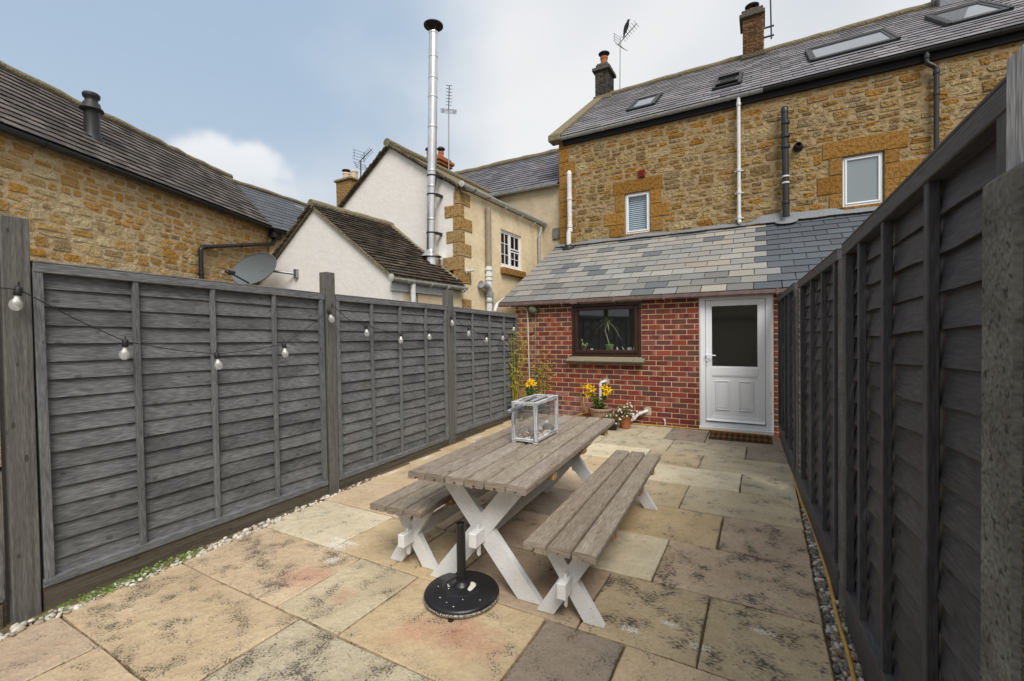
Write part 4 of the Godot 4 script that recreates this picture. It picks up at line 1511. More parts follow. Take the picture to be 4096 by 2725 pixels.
func pot_and_cowl(s: Node3D, p: Vector3, r: float, h: float, m: Material, cowl: bool) -> void:
	var b := MB.new()
	b.lathe(at(p), [Vector2(r * 1.1, 0), Vector2(r, 0.04), Vector2(r * 0.85, h - 0.06), Vector2(r * 1.02, h - 0.05), Vector2(r * 1.02, h), Vector2(r * 0.7, h), Vector2(r * 0.7, h - 0.1)], 20)
	part(s, "chimney_pot", b, m)
	if cowl:
		b = MB.new()
		for k in 4:
			var a := TAU * k / 4.0 + 0.4
			b.tube([p + V(cos(a) * r * 0.9, h - 0.04, sin(a) * r * 0.9), p + V(cos(a) * r * 0.9, h + r * 0.9, sin(a) * r * 0.9)], 0.01, 6)
		b.lathe(at(p + V(0, h + r * 0.85, 0)), [Vector2(r * 1.45, 0), Vector2(r * 1.5, 0.015), Vector2(r * 1.1, 0.05), Vector2(0.001, 0.08)], 22)
		b.lathe(at(p + V(0, h + r * 0.85, 0)), [Vector2(r * 1.45, 0), Vector2(0.001, 0.03)], 22)
		part(s, "cowl", b, M.dark_metal)


func chimney_slate(t: Node3D) -> void:
	var s := brick_stack(t, "chimney", -4.47, -4.06, -14.0, -13.4, 8.3, 9.46, 0.235, 0.085, [[.085, .084, .09], [.11, .108, .11], [.07, .07, .075], [.13, .11, .09]], M.stone, M.stone_mortar)
	s.set_meta("label", "slim dark stack with one capped pot at the gable end")
	var b := MB.new()
	b.bx(V(-4.54, 9.461, -14.06), V(-3.99, 9.56, -13.33), 0.012)
	b.bx(V(-4.46, 9.561, -14.0), V(-4.07, 9.72, -13.41), 0.05)
	part(s, "stack_cap", b, M.mossy_concrete)
	pot_and_cowl(s, V(-4.27, 9.70, -13.7), 0.115, 0.30, M.terracotta, true)
	b = MB.new()
	b.bx(V(-4.5, 8.55, -13.45), V(-3.95, 8.68, -13.30), 0.01)
	part(s, "flashing", b, M.ridge)


func chimney_brick(t: Node3D) -> void:
	var s := brick_stack(t, "chimney", -0.46, 0.03, -14.0, -13.4, 8.4, 9.66, 0.235, 0.086, [[.19, .115, .06], [.16, .10, .055], [.22, .135, .075], [.14, .09, .05], [.24, .11, .06]], M.stone, M.stone_mortar)
	s.set_meta("label", "brown brick chimney stack standing astride the ridge")
	var b := MB.new()
	b.bx(V(-0.53, 9.661, -14.06), V(0.06, 9.76, -13.34), 0.012)
	b.bx(V(-0.48, 9.761, -14.0), V(0.02, 9.88, -13.40), 0.02)
	part(s, "stack_cap", b, M.mossy_concrete)
	pot_and_cowl(s, V(-0.24, 9.87, -13.7), 0.115, 0.12, M.terracotta, true)
	b = MB.new()
	b.bx(V(-0.49, 8.56, -13.42), V(0.06, 8.66, -13.28), 0.01)
	b.bx(V(-0.52, 8.42, -13.40), V(0.09, 8.5, -13.2), 0.01)
	part(s, "flashing", b, M.mossy_concrete)
	b = MB.new()
	b.tube([V(0.20, 9.05, -13.6), V(0.17, 10.9, -13.6)], 0.018, 8)
	b.bx(V(0.02, 9.12, -13.62), V(0.26, 9.15, -13.58))
	b.bx(V(0.02, 9.36, -13.62), V(0.26, 9.39, -13.58))
	part(s, "mast", b, M.dark_metal)


# ---------------------------------------------------------------- cream house with a white gable
func cream_house() -> void:
	var t := thing("cream_house", "cream rendered house with white gable, stone quoins and tiled roof", "house", V(-6.53, 0, -8.5))
	var ax := -6.53
	var ay := 5.30
	var lx := -8.23
	# gable wall
	var b := MB.new()
	b.extrude(at(V(0, 0, 0)), PackedVector2Array([Vector2(lx, 0), Vector2(XC - 0.003, 0), Vector2(XC - 0.003, 4.20), Vector2(ax, ay), Vector2(lx, 4.14)]), ZG - 0.3, ZG)
	part(t, "gable_wall", b, M.render_white)
	# side wall with window opening (frame looks along +x)
	var fr := Transform3D(Basis(V(0, 0, -1), Vector3.UP, V(1, 0, 0)), V(XC, 0, 0))
	var wn := Rect2(8.25, 2.98, 0.92, 0.78)
	b = MB.new()
	holed(b, fr, -ZG, 10.35, 0, 4.22, 0.0, -0.3, [wn])
	part(t, "side_wall", b, M.render_cream)
	b = MB.new()
	b.bx(V(lx, 0, -10.3), V(lx + 0.3, 4.14, ZG - 0.3))
	b.bx(V(lx, 0, -10.6), V(XC, 4.14, -10.3))
	part(t, "rear_walls", b, M.render_cream)
	# quoins: [y0, y1, along the side, along the front]
	for q in [[4.17, 4.27, 0.02, 0.10], [3.93, 4.17, 0.33, 0.13], [3.70, 3.93, 0.13, 0.34], [3.46, 3.70, 0.39, 0.15], [3.23, 3.46, 0.14, 0.31], [2.98, 3.23, 0.35, 0.16], [2.72, 2.98, 0.12, 0.40], [2.48, 2.72, 0.33, 0.16], [1.9, 2.20, 0.32, 0.1]]:
		b = MB.new()
		var s := rnd(0.88, 1.1)
		b.col = Color(0.50 * s, 0.335 * s, 0.14 * s).lerp(Color(0.52, 0.42, 0.24), rnd(0, 0.6))
		b.bx(V(XC - q[3], q[0] + 0.004, ZG - q[2]), V(XC + 0.014, q[1] - 0.004, ZG + 0.014), 0.008, 1)
		part(t, "quoin", b, M.ashlar)
	# roof: two slopes and verge tiles
	var zr := -10.6
	b = MB.new()
	var depth := ZG - zr + 0.02
	for sgn in [1, -1]:
		var e := V(ax + sgn * 1.68, ay - 1.68 * (0.66 if sgn > 0 else 0.70) + 0.03, 0)
		var d := V(ax, ay + 0.03, 0) - e
		var f := frame(V(e.x, e.y, ZG + 0.02), V(0, 0, -1) if sgn > 0 else V(0, 0, 1), d)
		if sgn < 0:
			f.origin.z = zr
		b.box(f * at(V(depth * 0.5, d.length() * 0.5, 0.0)), V(depth, d.length(), 0.05))
	var roof := part(t, "roof", b, M.ridge)
	for sgn in [1, -1]:
		var a := V(ax, ay + 0.05, ZG)
		var e := V(ax + sgn * 1.86, ay + 0.05 - 1.86 * (0.655 if sgn > 0 else 0.70), ZG)
		var d := (e - a).normalized()
		for k in 19:
			b = MB.new()
			b.col = Color(0.10, 0.085, 0.065) * rnd(0.7, 1.6)
			var p := a + d * (0.06 + 0.113 * k)
			var f := Transform3D(Basis(d, V(-d.y, d.x, 0) * sgn, V(0, 0, sgn)), p) * Transform3D(Basis(Vector3.BACK, -0.2), Vector3.ZERO)
			b.box(f * at(V(0, 0.0, 0)), V(0.16, 0.03, 0.16 + rnd(0, 0.04)), 0.005)
			part(roof, "verge_tile", b, M.tile)
	b = MB.new()
	var rp := []
	for q in 16:
		rp.append(V(ax, ay + 0.07 + rnd(-0.008, 0.008), ZG + 0.10 - 3.9 * q / 15.0))
	b.tube(rp, 0.085, 10)
	part(roof, "ridge_tiles", b, M.ridge)
	# side gutter and its downpipe
	b = MB.new()
	var g0 := V(XC + 0.09, 4.27, ZG + 0.05)
	var g1 := V(XC + 0.09, 4.12, -10.30)
	gutter(b, g0, g1, 0.058, Vector3.RIGHT)
	b.lathe(oriented(g0 + V(0, -0.004, 0), V(0, 0, 1)), [Vector2(0.057, 0.0), Vector2(0.057, 0.01), Vector2(0.001, 0.012)], 18)
	var gt := part(t, "gutter", b, M.old_gutter)
	for w in [0.1, 0.24, 0.42, 0.62, 0.8]:
		b = MB.new()
		var p := g0.lerp(g1, w)
		gutter(b, p, p + V(0, 0, -0.035), 0.063, Vector3.RIGHT)
		part(gt, "gutter_clip", b, M.brown_gutter if w < 0.3 else M.old_gutter)
	b = MB.new()
	b.tube(bend([V(XC + 0.09, 4.12, -10.02), V(XC + 0.09, 4.02, -10.02), V(XC + 0.06, 3.9, -9.98), V(XC + 0.06, 3.12, -9.98)], 0.05), 0.036, 12)
	part(t, "downpipe", b, M.grey_pipe)
	b = MB.new()
	b.tube(bend([V(-4.60, 3.0, -9.6), V(-4.60, 2.10, -7.62), V(-4.60, 2.02, -7.56), V(-4.60, 1.86, -7.55)], 0.08), 0.042, 14)
	var vp := part(t, "verge_pipe", b, M.white_pipe)
	b = MB.new()
	b.tube([V(-4.60, 1.98, -7.55), V(-4.60, 1.80, -7.55)], 0.046, 14)
	part(vp, "pipe_end", b, M.terracotta)
	# soil pipe: white below, taupe above, with a side branch
	b = MB.new()
	b.tube([V(XC + 0.08, 2.86, -7.62), V(XC + 0.08, 4.04, -7.63)], 0.058, 16)
	var sp := part(t, "soil_pipe", b, M.taupe_pipe)
	b = MB.new()
	b.tube([V(XC + 0.08, 0.8, -7.61), V(XC + 0.08, 2.88, -7.62)], 0.062, 16)
	part(sp, "lower_pipe", b, M.white_pipe)
	for yy in [2.82, 2.70, 2.62, 2.18, 2.30]:
		b = MB.new()
		ring(b, V(XC + 0.08, yy, -7.62), Vector3.UP, 0.076, 0.05)
		part(sp, "pipe_collar", b, M.white_pipe if yy > 2.6 else M.grey_pipe)
	b = MB.new()
	b.tube(bend([V(XC + 0.09, 2.28, -7.62), V(XC + 0.10, 2.48, -7.55), V(XC + 0.10, 2.50, -7.30)], 0.12), 0.065, 16)
	ring(b, V(XC + 0.10, 2.50, -7.33), V(0, 0, 1), 0.078, 0.07)
	part(sp, "branch", b, M.grey_pipe)
	b = MB.new()
	b.tube(bend([V(XC + 0.06, 2.36, -7.72), V(XC + 0.06, 2.36, -7.80), V(XC + 0.06, 2.08, -7.80), V(XC + 0.06, 2.06, -7.70)], 0.03), 0.018, 8)
	part(sp, "overflow", b, M.grey_pipe)
	# window with two casements of small panes
	b = MB.new()
	var fx := XC - 0.05
	for q in [[8.25, 8.29, 2.98, 3.76], [9.13, 9.17, 2.98, 3.76], [8.66, 8.71, 3.02, 3.72], [8.29, 9.13, 3.72, 3.76], [8.29, 9.13, 2.98, 3.02]]:
		b.bx(V(fx - 0.04, q[2], -q[1]), V(fx + 0.02 + (0.002 if q[1] - q[0] > 0.1 else 0.0), q[3], -q[0]), 0.004)
	var w := part(t, "window", b, M.white_paint)
	for q in [[8.29, 8.66, 3, 3.02, 3.72], [8.71, 9.13, 1, 3.40, 3.72], [8.71, 9.13, 2, 3.02, 3.37]]:
		b = MB.new()
		var z0: float = q[0]
		var z1: float = q[1]
		var y0: float = q[3]
		var y1: float = q[4]
		for e in [[z0, z0 + 0.028, y0, y1], [z1 - 0.028, z1, y0, y1], [z0 + 0.028, z1 - 0.028, y0, y0 + 0.028], [z0 + 0.028, z1 - 0.028, y1 - 0.028, y1]]:
			b.bx(V(fx - 0.02, e[2], -e[1]), V(fx + 0.012, e[3], -e[0]), 0.003)
		var n: int = q[2]
		b.bx(V(fx - 0.015, y0 + 0.028, -(z0 + z1) * 0.5 - 0.009), V(fx + 0.009, y1 - 0.028, -(z0 + z1) * 0.5 + 0.009), 0.003)
		for k in range(1, n):
			var yy := lerpf(y0, y1, float(k) / n)
			b.bx(V(fx - 0.014, yy - 0.008, -z1 + 0.028), V(fx + 0.008, yy + 0.008, -z0 - 0.028), 0.003)
		part(w, "casement", b, M.white_paint)
		for c in 2:
			for k in n:
				b = MB.new()
				var za := lerpf(z0 + 0.02, (z0 + z1) * 0.5, 0.0) if c == 0 else (z0 + z1) * 0.5
				var ze := (z0 + z1) * 0.5 if c == 0 else z1 - 0.02
				var tl := Basis(Vector3.UP, rnd(-0.02, 0.02)) * Basis(Vector3.BACK, rnd(-0.02, 0.02))
				b.box(Transform3D(tl, V(fx - 0.006, lerpf(y0, y1, (k + 0.5) / n), -(za + ze) * 0.5)), V(0.003, (y1 - y0) / n - 0.01, ze - za - 0.006))
				part(w, "pane", b, M.dark_glass_and_shade)
	b = MB.new()
	b.col = Color(0.40, 0.235, 0.075)
	b.bx(V(XC - 0.02, 2.80, -9.22), V(XC + 0.09, 2.945, -8.20), 0.012)
	part(t, "window_sill", b, M.ashlar).set_meta("label", "rough orange stone sill under the small-paned window")
	b = MB.new()
	b.bx(V(fx - 0.02, 2.945, -9.19), V(XC + 0.03, 2.975, -8.23), 0.006)
	part(w, "sill_board", b, M.white_paint)
	b = MB.new()
	b.bx(V(XC, 2.68, -6.98), V(XC + 0.02, 2.76, -6.93), 0.003)
	b.tube([V(XC + 0.02, 2.72, -6.95), V(XC + 0.16, 2.73, -6.98)], 0.02, 10)
	part(t, "wall_lamp", b, M.white_pipe)
	flue_pipe()
	# red chimney on the far side of the ridge, and aerial
	var s := brick_stack(t, "chimney", -7.85, -7.38, -9.9, -9.4, 4.6, 6.0, 0.225, 0.075, [[.25, .075, .04], [.30, .10, .055], [.20, .065, .04]], M.brick, M.stone_mortar)
	b = MB.new()
	b.bx(V(-7.90, 6.001, -9.95), V(-7.33, 6.08, -9.35), 0.008)
	b.bx(V(-7.94, 6.081, -9.99), V(-7.29, 6.16, -9.31), 0.008)
	b.bx(V(-7.88, 6.161, -9.93), V(-7.35, 6.23, -9.37), 0.008)
	part(s, "stack_cap", b, M.terracotta)
	pot_and_cowl(s, V(-7.76, 6.22, -9.5), 0.075, 0.17, M.terracotta, true)
	pot_and_cowl(s, V(-7.45, 6.20, -9.6), 0.075, 0.17, M.terracotta, true)
	aerial("roof_aerial", "tall pale mast with upright aerial beside the red chimney", V(-7.13, 5.65, -9.5), 7.35, 0.55, V(0.28, 0.85, 0.3), 0.20, M.dull_metal)


func flue_pipe() -> void:
	var t := thing("flue_pipe", "tall shiny steel flue with black cap beside the white gable", "flue", V(-5.36, 2.85, ZG + 0.22))
	var p0 := V(-5.37, 3.03, ZG + 0.20)
	var p1 := V(-5.22, 7.02, ZG + 0.20)
	var dirv := (p1 - p0).normalized()
	var lv := [0.0, 0.16, 0.31, 0.38, 0.58, 0.715, 0.80, 0.895, 1.0]
	var b: MB
	for k in lv.size() - 1:
		b = MB.new()
		b.tube([p0.lerp(p1, lv[k]), p0.lerp(p1, lv[k + 1])], 0.083, 28, false)
		part(t, "flue_section", b, M.steel)
	for k in range(1, lv.size()):
		b = MB.new()
		var p := p0.lerp(p1, lv[k])
		b.lathe(oriented(p - dirv * 0.02, dirv), [Vector2(0.083, 0), Vector2(0.089, 0.006), Vector2(0.089, 0.034), Vector2(0.083, 0.04)], 28)
		part(t, "locking_band", b, M.steel)
	b = MB.new()
	b.lathe(at(p0 + V(0, -0.16, 0)), [Vector2(0.15, -0.30), Vector2(0.135, 0.06), Vector2(0.125, 0.12)], 28)
	b.lathe(at(p0 + V(0, -0.04, 0)), [Vector2(0.20, -0.01), Vector2(0.195, 0.0), Vector2(0.09, 0.10), Vector2(0.084, 0.12)], 28)
	part(t, "storm_collar", b, M.steel)
	b = MB.new()
	for k in 4:
		var a := TAU * k / 4.0 + 0.5
		b.tube([p1 + V(cos(a) * 0.075, -0.03, sin(a) * 0.075), p1 + V(cos(a) * 0.10, 0.15, sin(a) * 0.10)], 0.008, 6)
	b.lathe(at(p1 + V(0, 0.13, 0)), [Vector2(0.175, 0.0), Vector2(0.178, 0.012), Vector2(0.10, 0.06), Vector2(0.001, 0.085)], 32)
	b.lathe(at(p1 + V(0, 0.13, 0)), [Vector2(0.175, 0.0), Vector2(0.08, 0.045), Vector2(0.001, 0.055)], 32)
	part(t, "rain_cap", b, M.dark_metal)
	for yy in [3.42, 4.12, 4.46]:
		b = MB.new()
		var p := p0.lerp(p1, (yy - p0.y) / (p1.y - p0.y))
		b.bx(V(p.x + 0.05, yy - 0.022, ZG + 0.001), V(p.x + 0.11, yy + 0.022, ZG + 0.18), 0.004)
		b.lathe(at(p + V(0, -0.015, 0)), [Vector2(0.084, 0), Vector2(0.092, 0.003), Vector2(0.092, 0.027), Vector2(0.084, 0.03)], 28)
		part(t, "wall_bracket", b, M.dark_metal)


# a yagi on a mast: boom along d with crossed elements and a grid reflector
func aerial(called: String, label: String, base: Vector3, top: float, boom: float, d: Vector3, el: float, m: Material) -> Node3D:
	var t := thing(called, label, "aerial", base)
	var b := MB.new()
	var tp := V(base.x + 0.03, top, base.z)
	b.tube([base, tp], 0.016, 8)
	part(t, "mast", b, m)
	d = d.normalized()
	var side := d.cross(Vector3.UP).normalized()
	var up := side.cross(d)
	b = MB.new()
	b.tube([tp - d * 0.1, tp + d * boom], 0.011, 6)
	part(t, "boom", b, M.dark_metal)
	for k in 7:
		b = MB.new()
		var p := tp + d * (boom * (0.2 + 0.8 * k / 6.0))
		for a in [1, -1]:
			b.tube([p - (side + up * a) * el * 0.35, p + (side + up * a) * el * 0.35], 0.0055, 5)
		part(t, "element", b, M.dark_metal)
	b = MB.new()
	for s in [-1, 1]:
		for k in 4:
			var p: Vector3 = tp - d * 0.08 + up * s * (0.05 + 0.075 * k) + d * (0.03 * k)
			b.tube([p - side * 0.2, p + side * 0.2], 0.005, 5)
		for q in [-1, 1]:
			var p: Vector3 = tp - d * 0.08 + side * q * 0.15
			b.tube([p + up * s * 0.05, p + up * s * 0.275 + d * 0.09], 0.006, 5)
	part(t, "reflector", b, M.dark_metal)
	return t


# ---------------------------------------------------------------- outbuilding in front of the gable
func outbuilding() -> void:
	var t := thing("outbuilding", "low white outbuilding with steep gable and mossy brown tiled roof", "building", V(-6.5, 0, -5.85))
	var ax := -6.52
	var ay := 3.66
	var zf := -4.97
	var rx := -4.83
	var ry := 2.42
	var k1 := (ay - ry) / (rx - ax)
	var lx := -8.3
	var b := MB.new()
	b.extrude(at(V(0, 0, 0)), PackedVector2Array([Vector2(lx, 0), Vector2(rx, 0), Vector2(rx, ry), Vector2(ax, ay), Vector2(lx, ay - (ax - lx) * 0.72)]), zf - 0.25, zf)
	part(t, "gable_wall", b, M.render_white)
	b = MB.new()
	b.bx(V(rx - 0.25, 0, ZG + 0.004), V(rx - 0.002, ry - 0.01, zf - 0.25))
	part(t, "side_wall", b, M.render_cream)
	b = MB.new()
	b.bx(V(lx, 0, ZG + 0.004), V(lx + 0.2, 2.3, zf - 0.25))
	part(t, "far_side_wall", b, M.render_cream)
	b = MB.new()
	b.bx(V(rx - 0.01, ry - 0.21, ZG + 0.3), V(rx + 0.03, ry - 0.02, zf + 0.01), 0.004)
	part(t, "fascia", b, M.white_pipe)
	# right slope
	var d := V(ax, ay + 0.06, 0) - V(rx + 0.08, ry - 0.08 * k1 + 0.06, 0)
	var fr := frame(V(rx + 0.08, ry - 0.08 * k1 + 0.06, zf + 0.05), V(0, 0, -1), d)
	var wd := zf + 0.05 - ZG - 0.002
	b = MB.new()
	b.box(fr * at(V(wd * 0.5, d.length() * 0.5, -0.02)), V(wd, d.length(), 0.04))
	var d2 := V(ax, ay + 0.06, 0) - V(lx, ay - (ax - lx) * 0.72 + 0.06, 0)
	b.box(frame(V(lx, ay - (ax - lx) * 0.72 + 0.06, ZG + 0.002), V(0, 0, 1), d2) * at(V(wd * 0.5, d2.length() * 0.5, -0.02)), V(wd, d2.length(), 0.04))
	var roof := part(t, "roof", b, M.ridge)
	var list := slating(fr, wd, 22, d.length() / 22.0, 0.165, 0.013, func(_r, _x):
		return Color(0.145, 0.115, 0.092).lerp(Color(0.085, 0.075, 0.066), rng.randf()) * rnd(0.65, 1.45), 0.008)
	pieces(roof, "roof_tile", list, M.tile)
	for sgn in [-1]:
		var a := V(ax, ay + 0.07, zf)
		var dd := V(sgn, -0.72, 0).normalized()
		for k in 19:
			b = MB.new()
			b.col = Color(0.13, 0.11, 0.085) * rnd(0.7, 1.6)
			var p := a + dd * (0.07 + 0.115 * k)
			b.box(Transform3D(Basis(V(0, 0, 1), atan2(0.72, 1.0) - 0.2), p), V(0.16, 0.03, 0.16 + rnd(0, 0.04)), 0.005)
			part(roof, "verge_tile", b, M.tile)
	b = MB.new()
	var rp := []
	for q in 12:
		rp.append(V(ax, ay + 0.075 + rnd(-0.008, 0.008), zf + 0.07 - (zf - ZG + 0.06) * q / 11.0))
	b.tube(rp, 0.075, 10)
	part(roof, "ridge_tiles", b, M.ridge)
	b = MB.new()
	rp = []
	for q in 12:
		rp.append(V(ax, ay + 0.07, ZG + 0.05).lerp(V(rx - 0.05, ry + 0.09, ZG + 0.05), q / 11.0) + V(0, rnd(-0.012, 0.012), 0))
	b.tube(rp, 0.05, 8)
	part(roof, "mortar_fillet", b, M.ridge)
	b = MB.new()
	var g0 := V(rx + 0.11, ry - 0.03, zf + 0.10)
	var g1 := V(rx + 0.11, ry - 0.07, ZG + 0.02)
	gutter(b, g0, g1, 0.056, Vector3.RIGHT)
	b.lathe(oriented(g0 + V(0, -0.002, 0), V(0, 0, 1)), [Vector2(0.055, 0.0), Vector2(0.055, 0.01), Vector2(0.001, 0.012)], 18)
	var gt := part(t, "gutter", b, M.old_gutter)
	for w in [0.17, 0.22, 0.45, 0.68, 0.93]:
		b = MB.new()
		var p := g0.lerp(g1, w)
		gutter(b, p, p + V(0, 0, -0.05), 0.061, Vector3.RIGHT)
		part(gt, "gutter_clip", b, M.old_gutter)
	b = MB.new()
	b.tube([V(rx + 0.11, ry - 0.05, zf - 0.36), V(rx + 0.11, 1.0, zf - 0.36)], 0.04, 14)
	part(t, "downpipe", b, M.white_pipe)
	b = MB.new()
	b.tube([V(rx + 0.012, ry - 0.05, zf - 0.56), V(rx + 0.012, 1.0, zf - 0.57)], 0.006, 6)
	part(t, "cable", b, M.black_plastic)
	dish()


func dish() -> void:
	var t := thing("satellite_dish", "dark grey oval satellite dish bracketed to the white outbuilding", "satellite dish", V(-7.3, 2.6, -4.6))
	var c := V(-7.62, 2.72, -4.58)
	var nrm := V(0.10, 0.36, 0.93).normalized()
	var fr := oriented(c, nrm, V(1, 0, -0.1))
	var P := []
	var N := []
	var U := []
	for r in 7:
		var q := r / 6.0
		for s in 33:
			var a := TAU * s / 32.0
			P.append(fr * V(cos(a) * 0.53 * q, 0.10 * q * q - 0.1, sin(a) * 0.30 * q))
			N.append((fr.basis * V(-cos(a) * q * 0.37, 1, -sin(a) * q * 0.6)).normalized())
			U.append(Vector2(cos(a), sin(a)) * q)
	var b := MB.new()
	b.col = Color(0.115, 0.135, 0.145)
	b.grid(P, N, U, 33)
	for i in P.size():
		P[i] -= fr.basis.y * 0.012
		N[i] = -N[i]
	b.grid(P, N, U, 33)
	part(t, "reflector", b, M.tint)
	b = MB.new()
	var rim := []
	for s in 33:
		var a := TAU * s / 32.0
		rim.append(fr * V(cos(a) * 0.53, -0.006, sin(a) * 0.30))
	b.tube(rim, 0.010, 6, false)
	part(t, "rim", b, M.grey_plastic)
	b = MB.new()
	var lp := fr * V(-0.10, 0.30, 0.22)
	b.tube([fr * V(0.02, -0.09, 0.28), lp], 0.014, 8)
	part(t, "feed_arm", b, M.dark_metal)
	b = MB.new()
	b.box(oriented(lp, fr.basis.y), V(0.07, 0.10, 0.06), 0.01)
	b.lathe(oriented(lp + fr.basis.y * -0.05 + fr.basis.z * -0.02, -fr.basis.y), [Vector2(0.03, 0), Vector2(0.042, 0.03), Vector2(0.001, 0.04)], 14)
	part(t, "receiver", b, M.black_plastic)
	b = MB.new()
	b.tube(bend([fr * V(0.1, -0.11, 0), c + V(0.30, -0.05, -0.12), V(-7.0, 2.62, -4.96)], 0.1), 0.022, 8)
	b.bx(V(-7.03, 2.55, -4.969), V(-6.95, 2.70, -4.92), 0.004)
	part(t, "bracket", b, M.dull_metal)


# ---------------------------------------------------------------- house joining behind
func rear_house() -> void:
	var t := thing("rear_house", "grey rendered house with old slate roof between cream and stone houses", "house", V(-7.5, 0, -12.8))
	var b := MB.new()
	b.bx(V(-9.5, 0, -15.4), V(-4.34, 5.16, -10.62))
	b.bx(V(XC - 0.001, 0, -10.62), V(-4.34, 5.16, -10.31))
	b.bx(V(-9.5, 4.14, -10.62), V(XC - 0.002, 5.16, -10.31))
	part(t, "wall", b, M.render_grey)
	var sl := V(0, 1.86, -2.66)
	var fr := frame(V(-9.5, 5.20, -10.22), Vector3.RIGHT, sl)
	var L := sl.length()
	b = MB.new()
	b.box(fr * at(V(2.58, L * 0.5, -0.03)), V(5.16, L, 0.05))
	b.box(frame(V(-4.34, 5.20, -15.54), Vector3.LEFT, V(0, 1.86, 2.66)) * at(V(2.58, L * 0.5, -0.03)), V(5.16, L, 0.05))
	var roof := part(t, "roof", b, M.fascia)
	var list := slating(fr, 5.16, 15, L / 15.0, 0.26, 0.011, func(_r, _x):
		return Color(0.155, 0.165, 0.19).lerp(Color(0.20, 0.185, 0.20), rng.randf()) * rnd(0.75, 1.3), 0.008)
	pieces(roof, "slate", list, M.slate)
	b = MB.new()
	var rp := []
	for q in 24:
		rp.append(V(-9.55 + 5.2 * q / 23.0, 7.10 + rnd(-0.015, 0.015), -12.88))
	b.tube(rp, 0.10, 8)
	part(roof, "ridge_tiles", b, M.ridge)
	b = MB.new()
	gutter(b, V(-6.5, 5.19, -10.19), V(-4.36, 5.21, -10.19), 0.06, Vector3.BACK)
	part(t, "gutter", b, M.grey_pipe)
	b = MB.new()
	b.bx(V(-4.56, 3.85, -10.309), V(-4.345, 4.12, -10.27), 0.006)
	part(t, "patch_stone", b, M.concrete)
	# free-standing far chimney left of the gable
	var c := thing("far_chimney", "tan stone chimney with two cream pots showing left of the white gable", "chimney", V(-10.45, 0, -9.2))
	b = MB.new()
	b.col = Color(0.40, 0.27, 0.11)
	b.bx(V(-10.82, 0, -9.5), V(-10.20, 5.98, -9.0), 0.01)
	part(c, "stack", b, M.stone)
	b = MB.new()
	b.col = Color(0.40, 0.33, 0.2)
	b.bx(V(-10.87, 5.981, -9.55), V(-10.15, 6.05, -8.95), 0.015)
	part(c, "stack_cap", b, M.ashlar)
	for q in [[-10.66, true], [-10.34, false]]:
		b = MB.new()
		b.col = Color(0.58, 0.46, 0.33)
		b.lathe(at(V(q[0], 6.05, -9.25)), [Vector2(0.10, 0), Vector2(0.10, 0.02), Vector2(0.095, 0.20), Vector2(0.11, 0.21), Vector2(0.11, 0.25), Vector2(0.075, 0.25), Vector2(0.07, 0.1)], 18)
		part(c, "chimney_pot", b, M.tint)
	b = MB.new()
	b.lathe(at(V(-10.66, 6.30, -9.25)), [Vector2(0.075, 0), Vector2(0.075, 0.05), Vector2(0.13, 0.06), Vector2(0.12, 0.085), Vector2(0.001, 0.11)], 18)
	part(c, "cowl", b, M.dark_metal)
	aerial("roof_aerial", "small aerial on a short mast left of the white gable", V(-9.82, 4.9, -9.0), 6.42, 0.55, V(0.93, 0.25, 0.2), 0.17, M.dark_metal)


